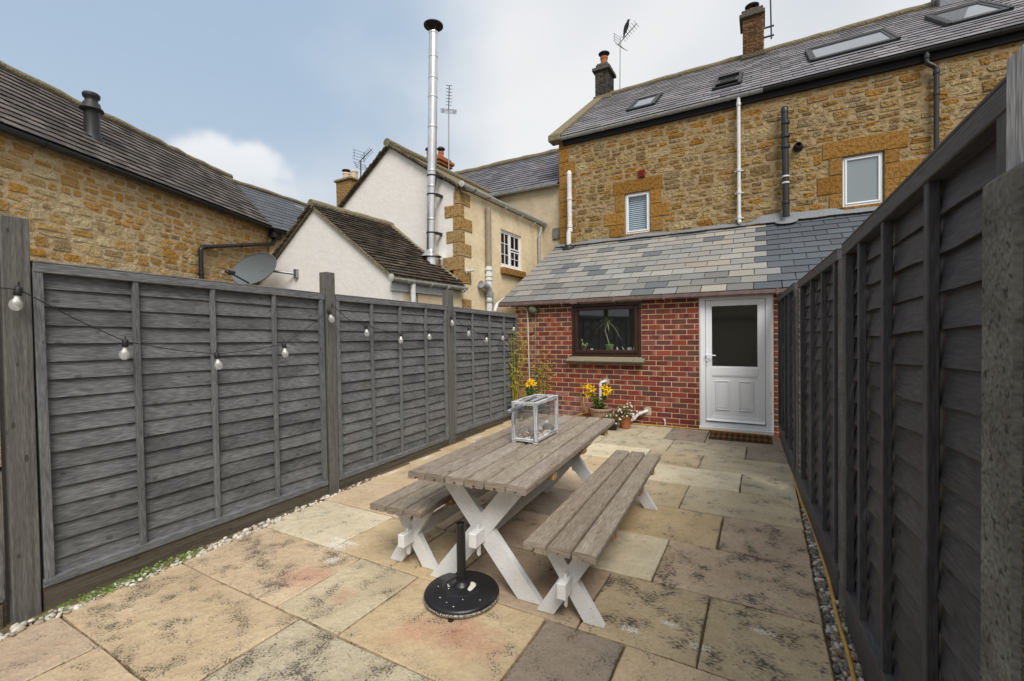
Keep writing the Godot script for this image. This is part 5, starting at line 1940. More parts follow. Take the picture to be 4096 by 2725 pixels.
# ---------------------------------------------------------------- long stone barn on the left
func barn() -> void:
	var t := thing("stone_barn", "long golden stone barn with lichened slate roof beyond the grey fence", "barn", V(-10, 0, -3.5))
	var e0 := V(-8.26, 0, -1.83)
	var dir := V(-0.416, 0, -0.909).normalized()
	var nrm := V(0.909, 0, -0.416).normalized()
	# frame: x from far to near so that z looks out
	var fr := frame(e0 + dir * 5.9, -dir, Vector3.UP)
	if fr.basis.z.dot(nrm) < 0:
		fr = frame(e0, dir, Vector3.UP)
	var far_side := fr.basis.x.dot(dir) > 0
	var W := 9.6
	var b := MB.new()
	var x0 := -3.4 if far_side else 0.0
	b.box(fr * at(V(x0 + W * 0.5, 2.08, -0.2)), V(W, 4.16, 0.4))
	b.box(fr * at(V(x0 + W * 0.5, 2.08, -3.1)), V(W, 4.16, 0.3))
	b.box(fr * at(V(x0 + 0.15, 2.08, -1.65)), V(0.3, 4.16, 2.5))
	var wall := part(t, "wall", b, M.barn_mortar)
	var tones := [[.52, .33, .12], [.58, .40, .18], [.48, .29, .10], [.60, .46, .25], [.55, .30, .075], [.46, .34, .18], [.62, .50, .30]]
	var list := rubble(fr, x0 + (2.2 if far_side else 0.0), x0 + W - (0.0 if far_side else 2.2), 1.7, 4.12, [], Vector2(0.07, 0.19), Vector2(0.12, 0.34), 0.006, tones, func(c, _x, y):
		return c.lerp(Color(0.55, 0.29, 0.07), 0.6) if y > 3.6 and rng.randf() < 0.35 else c)
	pieces(wall, "rubble_stone", list, M.barn_stone)
	# roof
	var up := -fr.basis.z * 1.66 + V(0, 1.50, 0)
	var rf := frame(fr * V(x0, 4.21, 0.10), fr.basis.x, up)
	var L := up.length()
	b = MB.new()
	b.box(rf * at(V(W * 0.5, L * 0.5, -0.03)), V(W, L, 0.05))
	var back := frame(fr * V(x0 + W, 4.21, -3.30), -fr.basis.x, fr.basis.z * 1.66 + V(0, 1.50, 0))
	b.box(back * at(V(W * 0.5, L * 0.5, -0.03)), V(W, L, 0.05))
	var roof := part(t, "roof", b, M.fascia)
	list = slating(rf, W, 13, L / 13.0, 0.24, 0.011, func(_r, _x):
		return Color(0.095, 0.085, 0.08).lerp(Color(0.135, 0.115, 0.115), rng.randf()) * rnd(0.6, 1.5), 0.009)
	pieces(roof, "slate", list, M.lichen_slate)
	b = MB.new()
	var rp := []
	for q in 40:
		rp.append(rf * V(W * q / 39.0, L + 0.03, 0.02 + rnd(-0.015, 0.02)))
	b.tube(rp, 0.085, 7)
	part(roof, "ridge_tiles", b, M.ridge)
	# gutter, brackets, outlet, pipe
	b = MB.new()
	var ga := fr * V(x0, 4.17, 0.13)
	var gb := fr * V(x0 + W, 4.17, 0.13)
	if far_side:
		gb = fr * V(5.75, 4.17, 0.13)
	gutter(b, ga, gb, 0.068, nrm)
	var gt := part(t, "gutter", b, M.black_pipe)
	for k in 11:
		b = MB.new()
		var p := ga.lerp(gb, 0.06 + k * 0.088)
		var dd := (gb - ga).normalized()
		gutter(b, p, p + dd * 0.035, 0.074, nrm)
		part(gt, "gutter_bracket", b, M.black_pipe)
	var S := func(s: float, y: float, o: float) -> Vector3: return e0 + dir * s + V(0, y, 0) + nrm * o
	b = MB.new()
	b.tube(bend([S.call(5.42, 3.98, 0.12), S.call(5.40, 3.82, 0.10), S.call(5.32, 3.79, 0.08), S.call(3.16, 3.31, 0.08), S.call(3.10, 3.26, 0.08), S.call(3.10, 2.0, 0.08)], 0.07), 0.042, 14)
	var dp := part(t, "downpipe", b, M.black_pipe)
	b = MB.new()
	b.box(Transform3D(fr.basis, S.call(5.42, 4.0, 0.13)), V(0.30, 0.13, 0.17), 0.01)
	part(dp, "hopper", b, M.black_pipe)
	for q in [S.call(4.25, 3.552, 0.08), S.call(3.22, 3.32, 0.08)]:
		b = MB.new()
		ring(b, q, S.call(3.16, 3.31, 0.08) - S.call(5.32, 3.79, 0.08), 0.052, 0.06)
		part(dp, "pipe_collar", b, M.black_pipe)
	b = MB.new()
	ring(b, S.call(3.10, 2.78, 0.08), Vector3.UP, 0.05, 0.04)
	part(dp, "pipe_collar", b, M.black_pipe)
	# roof vent
	b = MB.new()
	var vb := e0 + dir * 1.72 - nrm * 0.62 + V(0, 4.70, 0)
	b.lathe(at(vb), [Vector2(0.17, -0.12), Vector2(0.15, 0.10), Vector2(0.105, 0.20), Vector2(0.10, 0.56), Vector2(0.155, 0.57), Vector2(0.15, 0.60), Vector2(0.12, 0.63), Vector2(0.11, 0.69), Vector2(0.085, 0.70), Vector2(0.085, 0.76), Vector2(0.11, 0.78), Vector2(0.115, 0.83), Vector2(0.10, 0.85), Vector2(0.001, 0.85)], 24)
	part(t, "roof_vent", b, M.dark_metal)
	b = MB.new()
	b.box(Transform3D(rf.basis, vb + V(0, -0.02, 0) + rf.basis.z * 0.0), V(0.5, 0.42, 0.012))
	part(t, "vent_flashing", b, M.lead)
	# further barn, turned a little
	var f := thing("further_barn", "further barn with smooth dark slates beyond the first barn roof", "barn", V(-11.5, 0, -8.8))
	var d2 := V(-0.13, 0, -0.99).normalized()
	var n2 := V(0.99, 0, -0.13).normalized()
	var o2 := V(-10.44, 0, -6.68)
	var f2 := frame(o2, d2, Vector3.UP)
	var rev := f2.basis.z.dot(n2) < 0
	if rev:
		f2 = frame(o2 + d2 * 6.0, -d2, Vector3.UP)
	b = MB.new()
	b.box(f2 * at(V(3.0, 2.06, -0.2)), V(6.0, 4.12, 0.4))
	b.box(f2 * at(V(3.0, 2.06, -3.1)), V(6.0, 4.12, 0.3))
	part(f, "wall", b, M.barn_mortar)
	up = -f2.basis.z * 1.75 + V(0, 1.42, 0)
	rf = frame(f2 * V(0, 4.17, 0.12), f2.basis.x, up)
	L = up.length()
	b = MB.new()
	b.box(rf * at(V(3.0, L * 0.5, -0.03)), V(6.0, L, 0.05))
	b.box(frame(f2 * V(6.0, 4.17, -3.4), -f2.basis.x, f2.basis.z * 1.75 + V(0, 1.42, 0)) * at(V(3.0, L * 0.5, -0.03)), V(6.0, L, 0.05))
	roof = part(f, "roof", b, M.fascia)
	list = slating(rf, 6.0, 12, L / 12.0, 0.30, 0.006, func(r, x):
		var s: float = (6.0 - x) if rev else x
		if s > 2.0 + 0.12 * (12 - r) and rng.randf() < 0.85:
			return Color(0.22, 0.225, 0.22) * rnd(0.8, 1.25)
		return Color(0.10, 0.11, 0.125) * rnd(0.85, 1.15), 0.003)
	pieces(roof, "slate", list, M.slate)
	b = MB.new()
	rp = []
	for q in 24:
		rp.append(rf * V(6.0 * q / 23.0, L + 0.02, 0.02 + rnd(-0.01, 0.015)))
	b.tube(rp, 0.07, 7)
	part(roof, "ridge_tiles", b, M.ridge)
	b = MB.new()
	gutter(b, f2 * V(0, 4.12, 0.15), f2 * V(6.0, 4.12, 0.15), 0.065, n2)
	part(f, "gutter", b, M.black_pipe)


# ---------------------------------------------------------------- fences
# one lapped panel: frame x along, y up, z towards the patio
func fence_panel(fence: Node3D, fr: Transform3D, label: String, L: float, y0: float, y1: float, dy: float, slats: int, stiles: Array, wav: float, m: Material, worn := Vector3.ZERO) -> Node3D:
	var t := group_part(fence, "panel", label)
	var pitch := (y1 - y0 - 0.05) / slats
	var segs := 14
	for k in slats:
		var b := MB.new()
		b.uo = Vector2(rnd(0, 20), rnd(0, 20))
		var q := rnd(0.72, 1.28)
		b.col = Color(q, q * rnd(0.98, 1.0), q * rnd(0.96, 1.0))
		var yb := y0 + 0.02 + k * pitch
		var ph := rnd(0, TAU)
		var am := wav * rnd(0.4, 1.6)
		var tilt := rnd(-0.004, 0.004)
		var zb := 0.020 + rnd(0, 0.006)
		var bulge := rnd(0.0, 0.007)
		var prev := []
		for s in segs + 1:
			var w := float(s) / segs
			var x := L * w
			var wv := am * (sin(ph + w * 7.0) * 0.55 + sin(ph * 2.0 + w * 17.0) * 0.3 + rnd(-0.3, 0.3))
			var y := yb + dy * w + wv + tilt * (w - 0.5) * 2.0
			var z := zb + bulge * sin(w * 12.0 + ph)
			var cur := [fr * V(x, y, z - 0.009), fr * V(x, y, z), fr * V(x, yb + dy * w + pitch + 0.03, 0.001), x, y]
			var tone := 1.0 + 0.24 * sin(ph * 3.0 + w * 9.0) * sin(ph + w * 23.0)
			var pc := b.col
			b.col = Color(q, q, q) * tone
			if worn != Vector3.ZERO:
				var e := Vector2((x - worn.x) / worn.z, (y - worn.y) / worn.z).length() + rnd(-0.2, 0.2)
				if e < 1.0:
					b.col = b.col.lerp(Color(2.1, 1.8, 1.55), (1.0 - e) * 0.8)
			if s:
				b.quad(prev[1], cur[1], cur[2], prev[2], fr.basis.z, Vector2(prev[3], 0), Vector2(cur[3], 0), Vector2(cur[3], pitch), Vector2(prev[3], pitch))
				b.c[b.c.size() - 4] = pc
				b.c[b.c.size() - 1] = pc
				b.quad(prev[0], cur[0], cur[1], prev[1], V(0, -1, 0), Vector2(prev[3], 0), Vector2(cur[3], 0), Vector2(cur[3], 0.01), Vector2(prev[3], 0.01))
				b.quad(prev[0], cur[0], cur[2] - fr.basis.z * 0.009, prev[2] - fr.basis.z * 0.009, -fr.basis.z)
			prev = cur
		part(t, "slat", b, m)
	var sk := atan2(dy, L)
	var along := Basis(Vector3.BACK, sk)
	for s in stiles.size():
		var w: float = stiles[s]
		var b := MB.new()
		b.uo = Vector2(rnd(0, 20), rnd(0, 20))
		var q := rnd(0.8, 1.15)
		b.col = Color(q, q, q)
		var yy := dy * w / L
		var edge := s == 0 or s == stiles.size() - 1
		b.box(fr * Transform3D(Basis(Vector3.BACK, rnd(-0.006, 0.006)), V(w, (y0 + y1) * 0.5 + yy - 0.01, 0.038)), V(0.045 if edge else 0.034, y1 - y0 - 0.03, 0.03 + (0.006 if edge else 0.0)), 0.003, 1)
		part(t, "batten", b, m)
	for q in [[y1 - 0.022, 0.055, 0.04], [y0 + 0.02, 0.05, 0.034]]:
		var b := MB.new()
		b.uo = Vector2(rnd(0, 20), rnd(0, 20))
		b.box(fr * Transform3D(along, V(L * 0.5, q[0] + dy * 0.5, 0.034)), V(L, q[1], q[2] + 0.012), 0.003, 0)
		part(t, "rail", b, m)
	var cap := MB.new()
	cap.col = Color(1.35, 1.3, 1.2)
	cap.uo = Vector2(rnd(0, 20), rnd(0, 20))
	cap.box(fr * Transform3D(along, V(L * 0.5, y1 + 0.012 + dy * 0.5, 0.028)), V(L, 0.012, 0.065), 0.003, 0)
	part(t, "capping", cap, m)
	return t


func left_frame(z: float) -> Transform3D:
	return frame(V(-3.655 + 0.06 * z, 0, z), V(-0.06, 0, -1), Vector3.UP)


func left_fence() -> void:
	var g := thing("grey_fence", "weathered grey lapped timber fence along the left of the patio", "fence", left_frame(-3.0) * V(0, 0, 0))
	fence_panel(g, left_frame(1.2), "grey lapped fence panel nearest the camera at left picture edge", 1.96, 0.13, 2.0, 0, 17, [0.02, 0.65, 1.3, 1.94], 0.0015, M.fence_grey)
	fence_panel(g, left_frame(-0.915), "largest grey lapped fence panel, between the wide near post and second post", 2.06, 0.12, 2.0, -0.04, 17, [0.025, 0.50, 1.00, 1.52, 2.03], 0.002, M.fence_grey, V(0.28, 0.62, 0.10))
	fence_panel(g, left_frame(-3.115), "middle grey lapped fence panel with pale worn patch, between second and third posts", 1.99, 0.08, 1.96, -0.02, 17, [0.025, 0.52, 1.0, 1.51, 1.965], 0.003, M.fence_grey, V(0.55, 0.80, 0.30))
	fence_panel(g, left_frame(-5.275), "far grey lapped fence panel ending at the brick wall", 2.16, 0.10, 1.93, -0.05, 17, [0.025, 0.55, 1.10, 1.63, 2.13], 0.003, M.fence_grey)
	var i := 0
	for q in [[1.2, 1.96, "near the camera"], [-0.915, 2.06, "beside the white pebbles"], [-3.115, 1.99, "in the middle"], [-5.275, 2.16, "near the brick wall"]]:
		var b := MB.new()
		b.uo = Vector2(rnd(0, 9), rnd(0, 9))
		b.col = Color(0.85, 0.75, 0.6)
		b.box(left_frame(q[0]) * at(V(q[1] * 0.5, 0.03, 0.03)), V(q[1], 0.16, 0.035), 0.004)
		part(g, "gravel_board", b, M.post_grey)
		i += 1
	for q in [[-0.79, -0.905, 2.25, "wide grey fence post at left edge carrying the first bulb"], [-2.995, -3.105, 2.19, "tall grey fence post left of the near bench"], [-5.125, -5.265, 2.17, "far grey fence post in front of the outbuilding downpipe"]]:
		var f := left_frame(q[0])
		var w: float = q[0] - q[1]
		var b := MB.new()
		b.uo = Vector2(rnd(0, 9), rnd(0, 9))
		b.box(f * at(V(w * 0.5, q[2] * 0.5 - 0.04, 0.01)), V(w, q[2] + 0.08, 0.10), 0.004, 1)
		var po := part(g, "post", b, M.post_grey)
		po.set_meta("label", q[3])
		b = MB.new()
		b.tube(bend([f * V(w * 0.5, 1.86, 0.055), f * V(w * 0.5, 1.86, 0.08), f * V(w * 0.5, 1.885, 0.085)], 0.01), 0.004, 6)
		part(po, "hook", b, M.dark_metal)


func right_frame(z: float) -> Transform3D:
	return frame(V(0.53 + 0.04 * z, 0, z), V(0.04, 0, 1), Vector3.UP)


func right_fence() -> void:
	var g := thing("black_fence", "black lapped timber fence with concrete posts along the right", "fence", right_frame(-3.0) * V(0, 0, 0))
	fence_panel(g, right_frame(-7.5), "black lapped fence panel furthest away, beside the white door", 2.22, 0.16, 2.0, 0, 17, [0.02, 0.53, 1.05, 1.6, 2.2], 0.005, M.fence_dark)
	fence_panel(g, right_frame(-4.95), "black lapped fence panel between the two slim concrete posts", 1.92, 0.17, 1.98, 0, 17, [0.18, 0.81, 1.34, 1.80], 0.007, M.fence_dark)
	fence_panel(g, right_frame(-2.90), "large near black fence panel with wavy boards beside thick concrete post", 1.65, 0.17, 1.98, 0.06, 16, [0.06, 0.34, 0.72, 1.17, 1.61], 0.009, M.fence_dark)
	fence_panel(g, right_frame(-1.10), "black fence panel at right picture edge", 1.9, 0.17, 2.03, 0.0, 16, [0.02, 0.5, 1.0, 1.5, 1.88], 0.008, M.fence_dark)
	for q in [[-7.5, 2.24, "nearest the white door"], [-5.08, 1.95, "beside the bend of the hose"], [-2.90, 1.47, "beside the near gravel"], [-1.26, 1.8, "at right picture edge"]]:
		var b := MB.new()
		b.uo = Vector2(rnd(0, 9), rnd(0, 9))
		b.box(right_frame(q[0]) * at(V(q[1] * 0.5, 0.06, 0.03)), V(q[1], 0.21, 0.032), 0.004)
		part(g, "gravel_board", b, M.fence_dark)
	for q in [[-5.24, -5.10, 1.90, "slim concrete fence post nearest the white door"], [-3.08, -2.92, 1.90, "second concrete fence post, between two dark panels"], [-1.27, -1.13, 1.80, "thick mossy concrete fence post at right picture edge"]]:
		var xi: float = 0.483 + 0.0405 * (q[0] + q[1]) * 0.5 if q[0] < -2 else 0.386
		var b := MB.new()
		var w: float = q[1] - q[0]
		b.box(Transform3D(Basis(V(0, 1, 0), 0.04), V(xi + 0.06, q[2] * 0.5, (q[0] + q[1]) * 0.5)), V(0.12, q[2] + 0.1, w), 0.012, 1)
		var po := part(g, "concrete_post", b, M.concrete)
		po.set_meta("label", q[3])
		b = MB.new()
		b.box(Transform3D(Basis(V(0, 1, 0), 0.04), V(xi + 0.063, q[2] * 0.5 + 0.01, q[1] + 0.004)), V(0.105, q[2] + 0.07, 0.02), 0.008, 1)
		part(po, "rough_face", b, M.mossy_concrete)
		b = MB.new()
		b.bx(V(xi + 0.062, q[2] - 0.36, q[1] + 0.012), V(xi + 0.07, q[2] - 0.24, q[1] + 0.035), 0.002)
		part(po, "fixing_strap", b, M.dull_metal)


	var nb := MB.new()
	nb.uo = Vector2(1, 4)
	nb.box(Transform3D(Basis(V(0, 1, 0), 0.04), V(0.465, 1.90, -1.185)), V(0.10, 0.36, 0.13), 0.006, 1)
	part(g, "bare_block", nb, M.bare_wood).set_meta("label", "pale bare timber block above the near concrete post")


# ---------------------------------------------------------------- table and benches
func board_profile(w: float, h: float) -> PackedVector2Array:
	return PackedVector2Array([Vector2(-w / 2, 0.006), Vector2(-w / 2 + 0.006, 0), Vector2(-0.010, 0), Vector2(-0.009, 0.012), Vector2(0, 0.016), Vector2(0.009, 0.012), Vector2(0.010, 0), Vector2(w / 2 - 0.006, 0), Vector2(w / 2, 0.006), Vector2(w / 2, h - 0.013), Vector2(w / 2 - 0.004, h - 0.005), Vector2(w / 2 - 0.012, h), Vector2(-w / 2 + 0.012, h), Vector2(-w / 2 + 0.004, h - 0.005), Vector2(-w / 2, h - 0.013)])


# frame: x across, y up, z towards the camera; origin on the ground below the middle
func trestle(t: Node3D, fr: Transform3D, top: float, n: int, bw: float, gap: float, L: float, th: float, zf: float, zb: float, foot: float, fw: float, topx: float, beam_y: float, cleats: Array) -> void:
	var W := n * bw + (n - 1) * gap
	for k in n:
		var b := MB.new()
		b.uo = Vector2(rnd(0, 9), rnd(0, 9))
		var q := rnd(0.74, 1.16)
		b.col = Color(q, q * rnd(0.96, 1.0), q * rnd(0.90, 1.0))
		var f := fr * Transform3D(Basis(V(0, 1, 0), rnd(-0.001, 0.001)), V(-W / 2 + bw / 2 + k * (bw + gap), top - th + rnd(-0.0015, 0.0015), rnd(-0.006, 0.006)))
		b.extrude(f, board_profile(bw, th), -L / 2, L / 2)
		part(t, "board", b, M.deck)
	for z in cleats:
		var b := MB.new()
		b.uo = Vector2(rnd(0, 9), rnd(0, 9))
		b.box(fr * at(V(0, top - th - 0.026, z)), V(W - 0.02, 0.05, 0.07), 0.004)
		part(t, "cleat", b, M.cleat)
	var ly := top - th - 0.002
	for z in [zf, zb]:
		for s in [1, -1]:
			var b := MB.new()
			var pts := PackedVector2Array([Vector2(-foot * s, 0), Vector2((-foot + fw) * s, 0), Vector2(topx * s, ly), Vector2((topx - fw) * s, ly)])
			if s < 0:
				pts.reverse()
			b.slab(fr * at(V(0, 0, z - 0.022 + (0.004 if s > 0 else 0.0))), pts, 0.044, 0.003)
			b.slab(fr * Transform3D(Basis(V(0, 1, 0), PI), V(0, 0, z - 0.018)), _mirror(pts), 0.004 if s > 0 else 0.002, 0.0, 0.0, false)
			part(t, "leg", b, M.white_paint)
	var b := MB.new()
	b.box(fr * at(V(0, beam_y, (zf + zb) * 0.5)), V(0.05, 0.085, absf(zf - zb) + 0.27), 0.004, 2)
	part(t, "stretcher", b, M.white_paint)
	for e in [1, -1]:
		b = MB.new()
		var z := (zf + 0.052) if e > 0 else (zb - 0.052)
		b.slab(fr * at(V(-0.009, 0, z - 0.012)), PackedVector2Array([Vector2(-0.0, beam_y - 0.11), Vector2(0.012, beam_y - 0.12), Vector2(0.017, beam_y + 0.062), Vector2(0.0, beam_y + 0.062)]), 0.026, 0.002)
		part(t, "wedge", b, M.white_paint)


func _mirror(p: PackedVector2Array) -> PackedVector2Array:
	var o := PackedVector2Array()
	for q in p:
		o.append(Vector2(-q.x, q.y))
	return o


func picnic_set() -> void:
	var rot := Basis(V(0, 1, 0), 0.0585)
	var t := thing("picnic_table", "weathered timber picnic table with white crossed legs", "table", V(-1.549, 0, -3.086))
	trestle(t, Transform3D(rot, V(-1.549, 0, -3.086)), 0.74, 6, 0.1195, 0.0125, 2.03, 0.046, 0.80, -0.90, 0.39, 0.15, 0.335, 0.345, [0.55, -0.1, -0.75])
	t = thing("bench", "weathered timber bench on the right of the table, in front", "bench", V(-0.97, 0, -3.13), "benches of the picnic table")
	trestle(t, Transform3D(Basis(V(0, 1, 0), 0.043), V(-0.971, 0, -3.128)), 0.45, 3, 0.125, 0.0135, 2.03, 0.046, 0.855, -0.87, 0.192, 0.105, 0.175, 0.205, [0.60, -0.2, -0.72])
	t = thing("bench", "weathered timber bench tucked under the left side of the table", "bench", V(-2.14, 0, -3.14), "benches of the picnic table")
	trestle(t, Transform3D(Basis(V(0, 1, 0), 0.06), V(-2.137, 0, -3.14)), 0.45, 3, 0.125, 0.0135, 2.03, 0.046, 0.825, -0.87, 0.192, 0.105, 0.175, 0.205, [0.60, -0.2, -0.72])


func parasol_base() -> void:
	var c := V(-1.56, 0, -2.135)
	var t := thing("parasol_base", "round black parasol base with short tube and chipped rim", "parasol base", c)
	var b := MB.new()
	b.lathe(at(c), [Vector2(0.218, 0.030), Vector2(0.221, 0.040), Vector2(0.214, 0.052), Vector2(0.205, 0.055), Vector2(0.125, 0.068), Vector2(0.108, 0.073), Vector2(0.105, 0.078), Vector2(0.098, 0.078), Vector2(0.094, 0.074), Vector2(0.055, 0.082), Vector2(0.050, 0.084)], 56)
	part(t, "plate", b, M.black_paint)
	b = MB.new()
	b.lathe(at(c), [Vector2(0.19, 0.004), Vector2(0.205, 0.006), Vector2(0.221, 0.024), Vector2(0.2205, 0.036), Vector2(0.216, 0.039)], 56, 0.004)
	part(t, "rim", b, M.chipped_white)
	b = MB.new()
	b.lathe(at(c), [Vector2(0.052, 0.078), Vector2(0.050, 0.092), Vector2(0.034, 0.100), Vector2(0.030, 0.11), Vector2(0.0285, 0.12)], 28)
	part(t, "collar", b, M.black_paint)
	b = MB.new()
	b.lathe(at(c), [Vector2(0.0265, 0.09), Vector2(0.0265, 0.445), Vector2(0.0255, 0.448), Vector2(0.0225, 0.448), Vector2(0.0225, 0.3)], 24)
	part(t, "tube", b, M.black_paint)
	b = MB.new()
	b.tube([c + V(0.07, 0.012, 0.2), c + V(0.07, 0.0, 0.2)], 0.016, 12)
	b.tube([c + V(-0.2, 0.012, -0.02), c + V(-0.2, 0.0, -0.02)], 0.016, 12)
	b.tube([c + V(0.12, 0.012, -0.16), c + V(0.12, 0.0, -0.16)], 0.016, 12)
	part(t, "foot", b, M.black_plastic)
	# bare white where the paint has gone
	for q in [[0.066, -0.30, 0.022, 0.026, 0.0806], [0.068, 0.15, 0.020, 0.024, 0.0799], [0.066, -0.65, 0.022, 0.018, 0.0806], [0.068, -0.75, 0.016, 0.012, 0.0799], [0.075, 2.5, 0.010, 0.007, 0.0788], [0.083, 2.75, 0.007, 0.006, 0.0773], [0.08, 2.2, 0.005, 0.005, 0.0778], [0.15, 1.9, 0.006, 0.004, 0.0648], [0.17, 0.3, 0.004, 0.004, 0.0614], [0.14, 2.7, 0.004, 0.004, 0.0665], [0.18, 1.2, 0.005, 0.004, 0.0598], [0.16, 1.5, 0.003, 0.003, 0.0632], [0.13, 0.9, 0.004, 0.003, 0.068]]:
		b = MB.new()
		b.col = Color(0.62, 0.60, 0.55)
		var a: float = q[1]
		var p := c + V(cos(a) * q[0], q[4], sin(a) * q[0])
		var f := oriented(p, V(cos(a) * 0.16, 1, sin(a) * 0.16))
		f = f * Transform3D(Basis(Vector3.RIGHT, -PI / 2), Vector3.ZERO)
		b.slab(f, blob(-q[2], q[2], -q[3], q[3], 9, 0.8, 0.4), 0.0012, 0.0, 0.0, true)
		part(t, "bare_patch", b, M.tint)


# ---------------------------------------------------------------- glass box with pebbles
func glass_box() -> void:
	var fr := Transform3D(Basis(V(0, 1, 0), 0.04), V(-1.562, 0.74, -3.155))
	var t := thing("glass_box", "open glass box in a distressed white frame on the table", "lantern box", V(-1.562, 0.74, -3.155))
	var w := 0.206
	var l := 0.445
	var h := 0.305
	var r := 0.025
	var b: MB
	for sx in [-1, 1]:
		for sz in [-1, 1]:
			b = MB.new()
			b.uo = Vector2(rnd(0, 9), rnd(0, 9))
			b.box(fr * at(V(sx * (w - r) / 2, h / 2 + 0.006, sz * (l - r) / 2)), V(r, h - 0.012, r), 0.002, 1)
			part(t, "corner_post", b, M.distressed)
			b = MB.new()
			b.box(fr * at(V(sx * (w / 2 - 0.016), 0.004, sz * (l / 2 - 0.016))), V(0.034, 0.009, 0.034), 0.002)
			part(t, "foot", b, M.distressed)
	for y in [0.022, h - 0.0115]:
		for s in [-1, 1]:
			b = MB.new()
			b.uo = Vector2(rnd(0, 9), rnd(0, 9))
			b.box(fr * at(V(s * (w - r) / 2, y, 0)), V(r - 0.001, 0.024, l - 2 * r), 0.002, 2)
			part(t, "rail", b, M.distressed)
			b = MB.new()
			b.uo = Vector2(rnd(0, 9), rnd(0, 9))
			b.box(fr * at(V(0, y, s * (l - r) / 2)), V(w - 2 * r, 0.024, r - 0.001), 0.002, 0)
			part(t, "rail", b, M.distressed)
	b = MB.new()
	b.box(fr * at(V(0, 0.013, 0)), V(w - 0.02, 0.005, l - 0.02))
	part(t, "base", b, M.distressed)
	for s in [-1, 1]:
		b = MB.new()
		b.box(fr * at(V(s * (w - r) / 2, h / 2, 0)), V(0.003, h - 0.05, l - 2 * r))
		part(t, "pane", b, M.glass)
		b = MB.new()
		b.box(fr * at(V(0, h / 2, s * (l - r) / 2)), V(w - 2 * r, h - 0.05, 0.003))
		part(t, "pane", b, M.glass)
	b = MB.new()
	b.uo = Vector2(3, 2)
	b.col = Color(0.55, 0.55, 0.56)
	b.box(fr * Transform3D(Basis(Vector3.RIGHT, 0.03), V(0.004, h - 0.018, 0.135)), V(0.030, 0.024, 0.69), 0.007, 2)
	part(t, "handle", b, M.distressed)
	# pebbles and shells: colour, size, place (x, z), kind
	var P := [
		["large grey-brown pebble with a white vein in the glass box", "pebble", [.28, .25, .23], V(.042, .032, .036), -.02, .02],
		["big smooth dark grey pebble at the back of the glass box", "pebble", [.16, .165, .17], V(.046, .036, .05), .045, -.14],
		["round brown pebble at the front left of the glass box", "pebble", [.26, .20, .15], V(.033, .026, .030), -.028, .145],
		["long brown pebble behind the round brown one", "pebble", [.27, .19, .12], V(.036, .020, .024), .005, .105],
		["dark grey flat pebble leaning at the front of the glass box", "pebble", [.13, .135, .14], V(.032, .024, .02), .052, .165],
		["thin flat slate-grey pebble lying across the middle", "pebble", [.15, .155, .16], V(.045, .010, .030), .01, -.07],
		["blue-grey flat pebble in the middle of the glass box", "pebble", [.24, .26, .27], V(.036, .014, .026), .05, -.055],
		["small white egg-shaped pebble standing on the dark grey one", "pebble", [.72, .71, .68], V(.015, .020, .015), .02, -.165],
		["small flat dark pebble far back in the glass box", "pebble", [.10, .10, .105], V(.017, .009, .014), -.035, -.16],
		["tan pebble by the right pane of the glass box", "pebble", [.36, .24, .15], V(.024, .015, .018), .068, .06],
		["pale pink-brown pebble at the right pane", "pebble", [.42, .31, .24], V(.020, .014, .018), .062, .02],
		["grey pebble beside the tan one at the right pane", "pebble", [.20, .19, .18], V(.020, .015, .022), .04, .045],
	]
	for q in P:
		var p: Vector3 = fr * V(q[4], 0.016 + q[3].y * 0.92 + (0.05 if "standing on" in q[0] else 0.0), q[5])
		var th := thing("pebble", q[0], q[1], p, "pebbles in the glass box")
		b = MB.new()
		b.col = Color(q[2][0], q[2][1], q[2][2])
		var prof := []
		for k in 9:
			var a := -PI / 2 + PI * k / 8.0
			prof.append(Vector2(maxf(0.001, cos(a)), sin(a)))
		b.lathe(Transform3D(Basis(V(0, 1, 0), rnd(0, 3)).scaled_local(q[3]), p), prof, 16, 0.03)
		part(th, "stone", b, M.pebble)
	var spots := [[.06, -.03], [.03, .01], [-.02, .13], [.055, .175], [.0, .175], [-.04, .16], [.02, .045], [.075, .03], [.06, -.06], [.01, -.14], [.07, -.17], [.04, .10], [-.055, .115], [.03, .13], [.02, .16], [.06, .11], [.07, .085], [.035, .075], [-.045, .06], [.05, -.01], [.072, -.02], [.07, -.09], [.03, -.12], [-.01, -.11], [-.06, -.09], [-.05, -.03], [.0, .06], [.0, -.02], [-.06, .02], [.065, .14], [.045, -.1], [-.03, .09]]
	for k in spots.size():
		var q: Array = spots[k]
		var s := rnd(0.012, 0.021)
		var p := fr * V(q[0], 0.016 + s * 0.6 + rnd(0, 0.012), q[1])
		var th := thing("shell", "small cream or white shell scattered among the pebbles in the glass box", "shell", p, "small shells in the glass box")
		b = MB.new()
		b.col = Color(0.76, 0.72, 0.64).lerp(Color(0.55, 0.42, 0.30), rng.randf() * 0.6)
		b.lathe(Transform3D(Basis.from_euler(V(rnd(-0.6, 0.6), rnd(0, 6), rnd(-0.6, 0.6))).scaled_local(V(s * 1.3, s * 0.8, s)), p), [Vector2(0.001, -0.4), Vector2(0.8, -0.35), Vector2(1.0, -0.1), Vector2(0.75, 0.4), Vector2(0.35, 0.75), Vector2(0.001, 0.9)], 12, 0.06)
		part(th, "valve", b, M.pebble)
	var fp := fr * V(-.062, .03, .165)
	var fs := thing("scallop_shell", "ribbed striped scallop shell leaning in the left front corner", "shell", fp)
	b = MB.new()
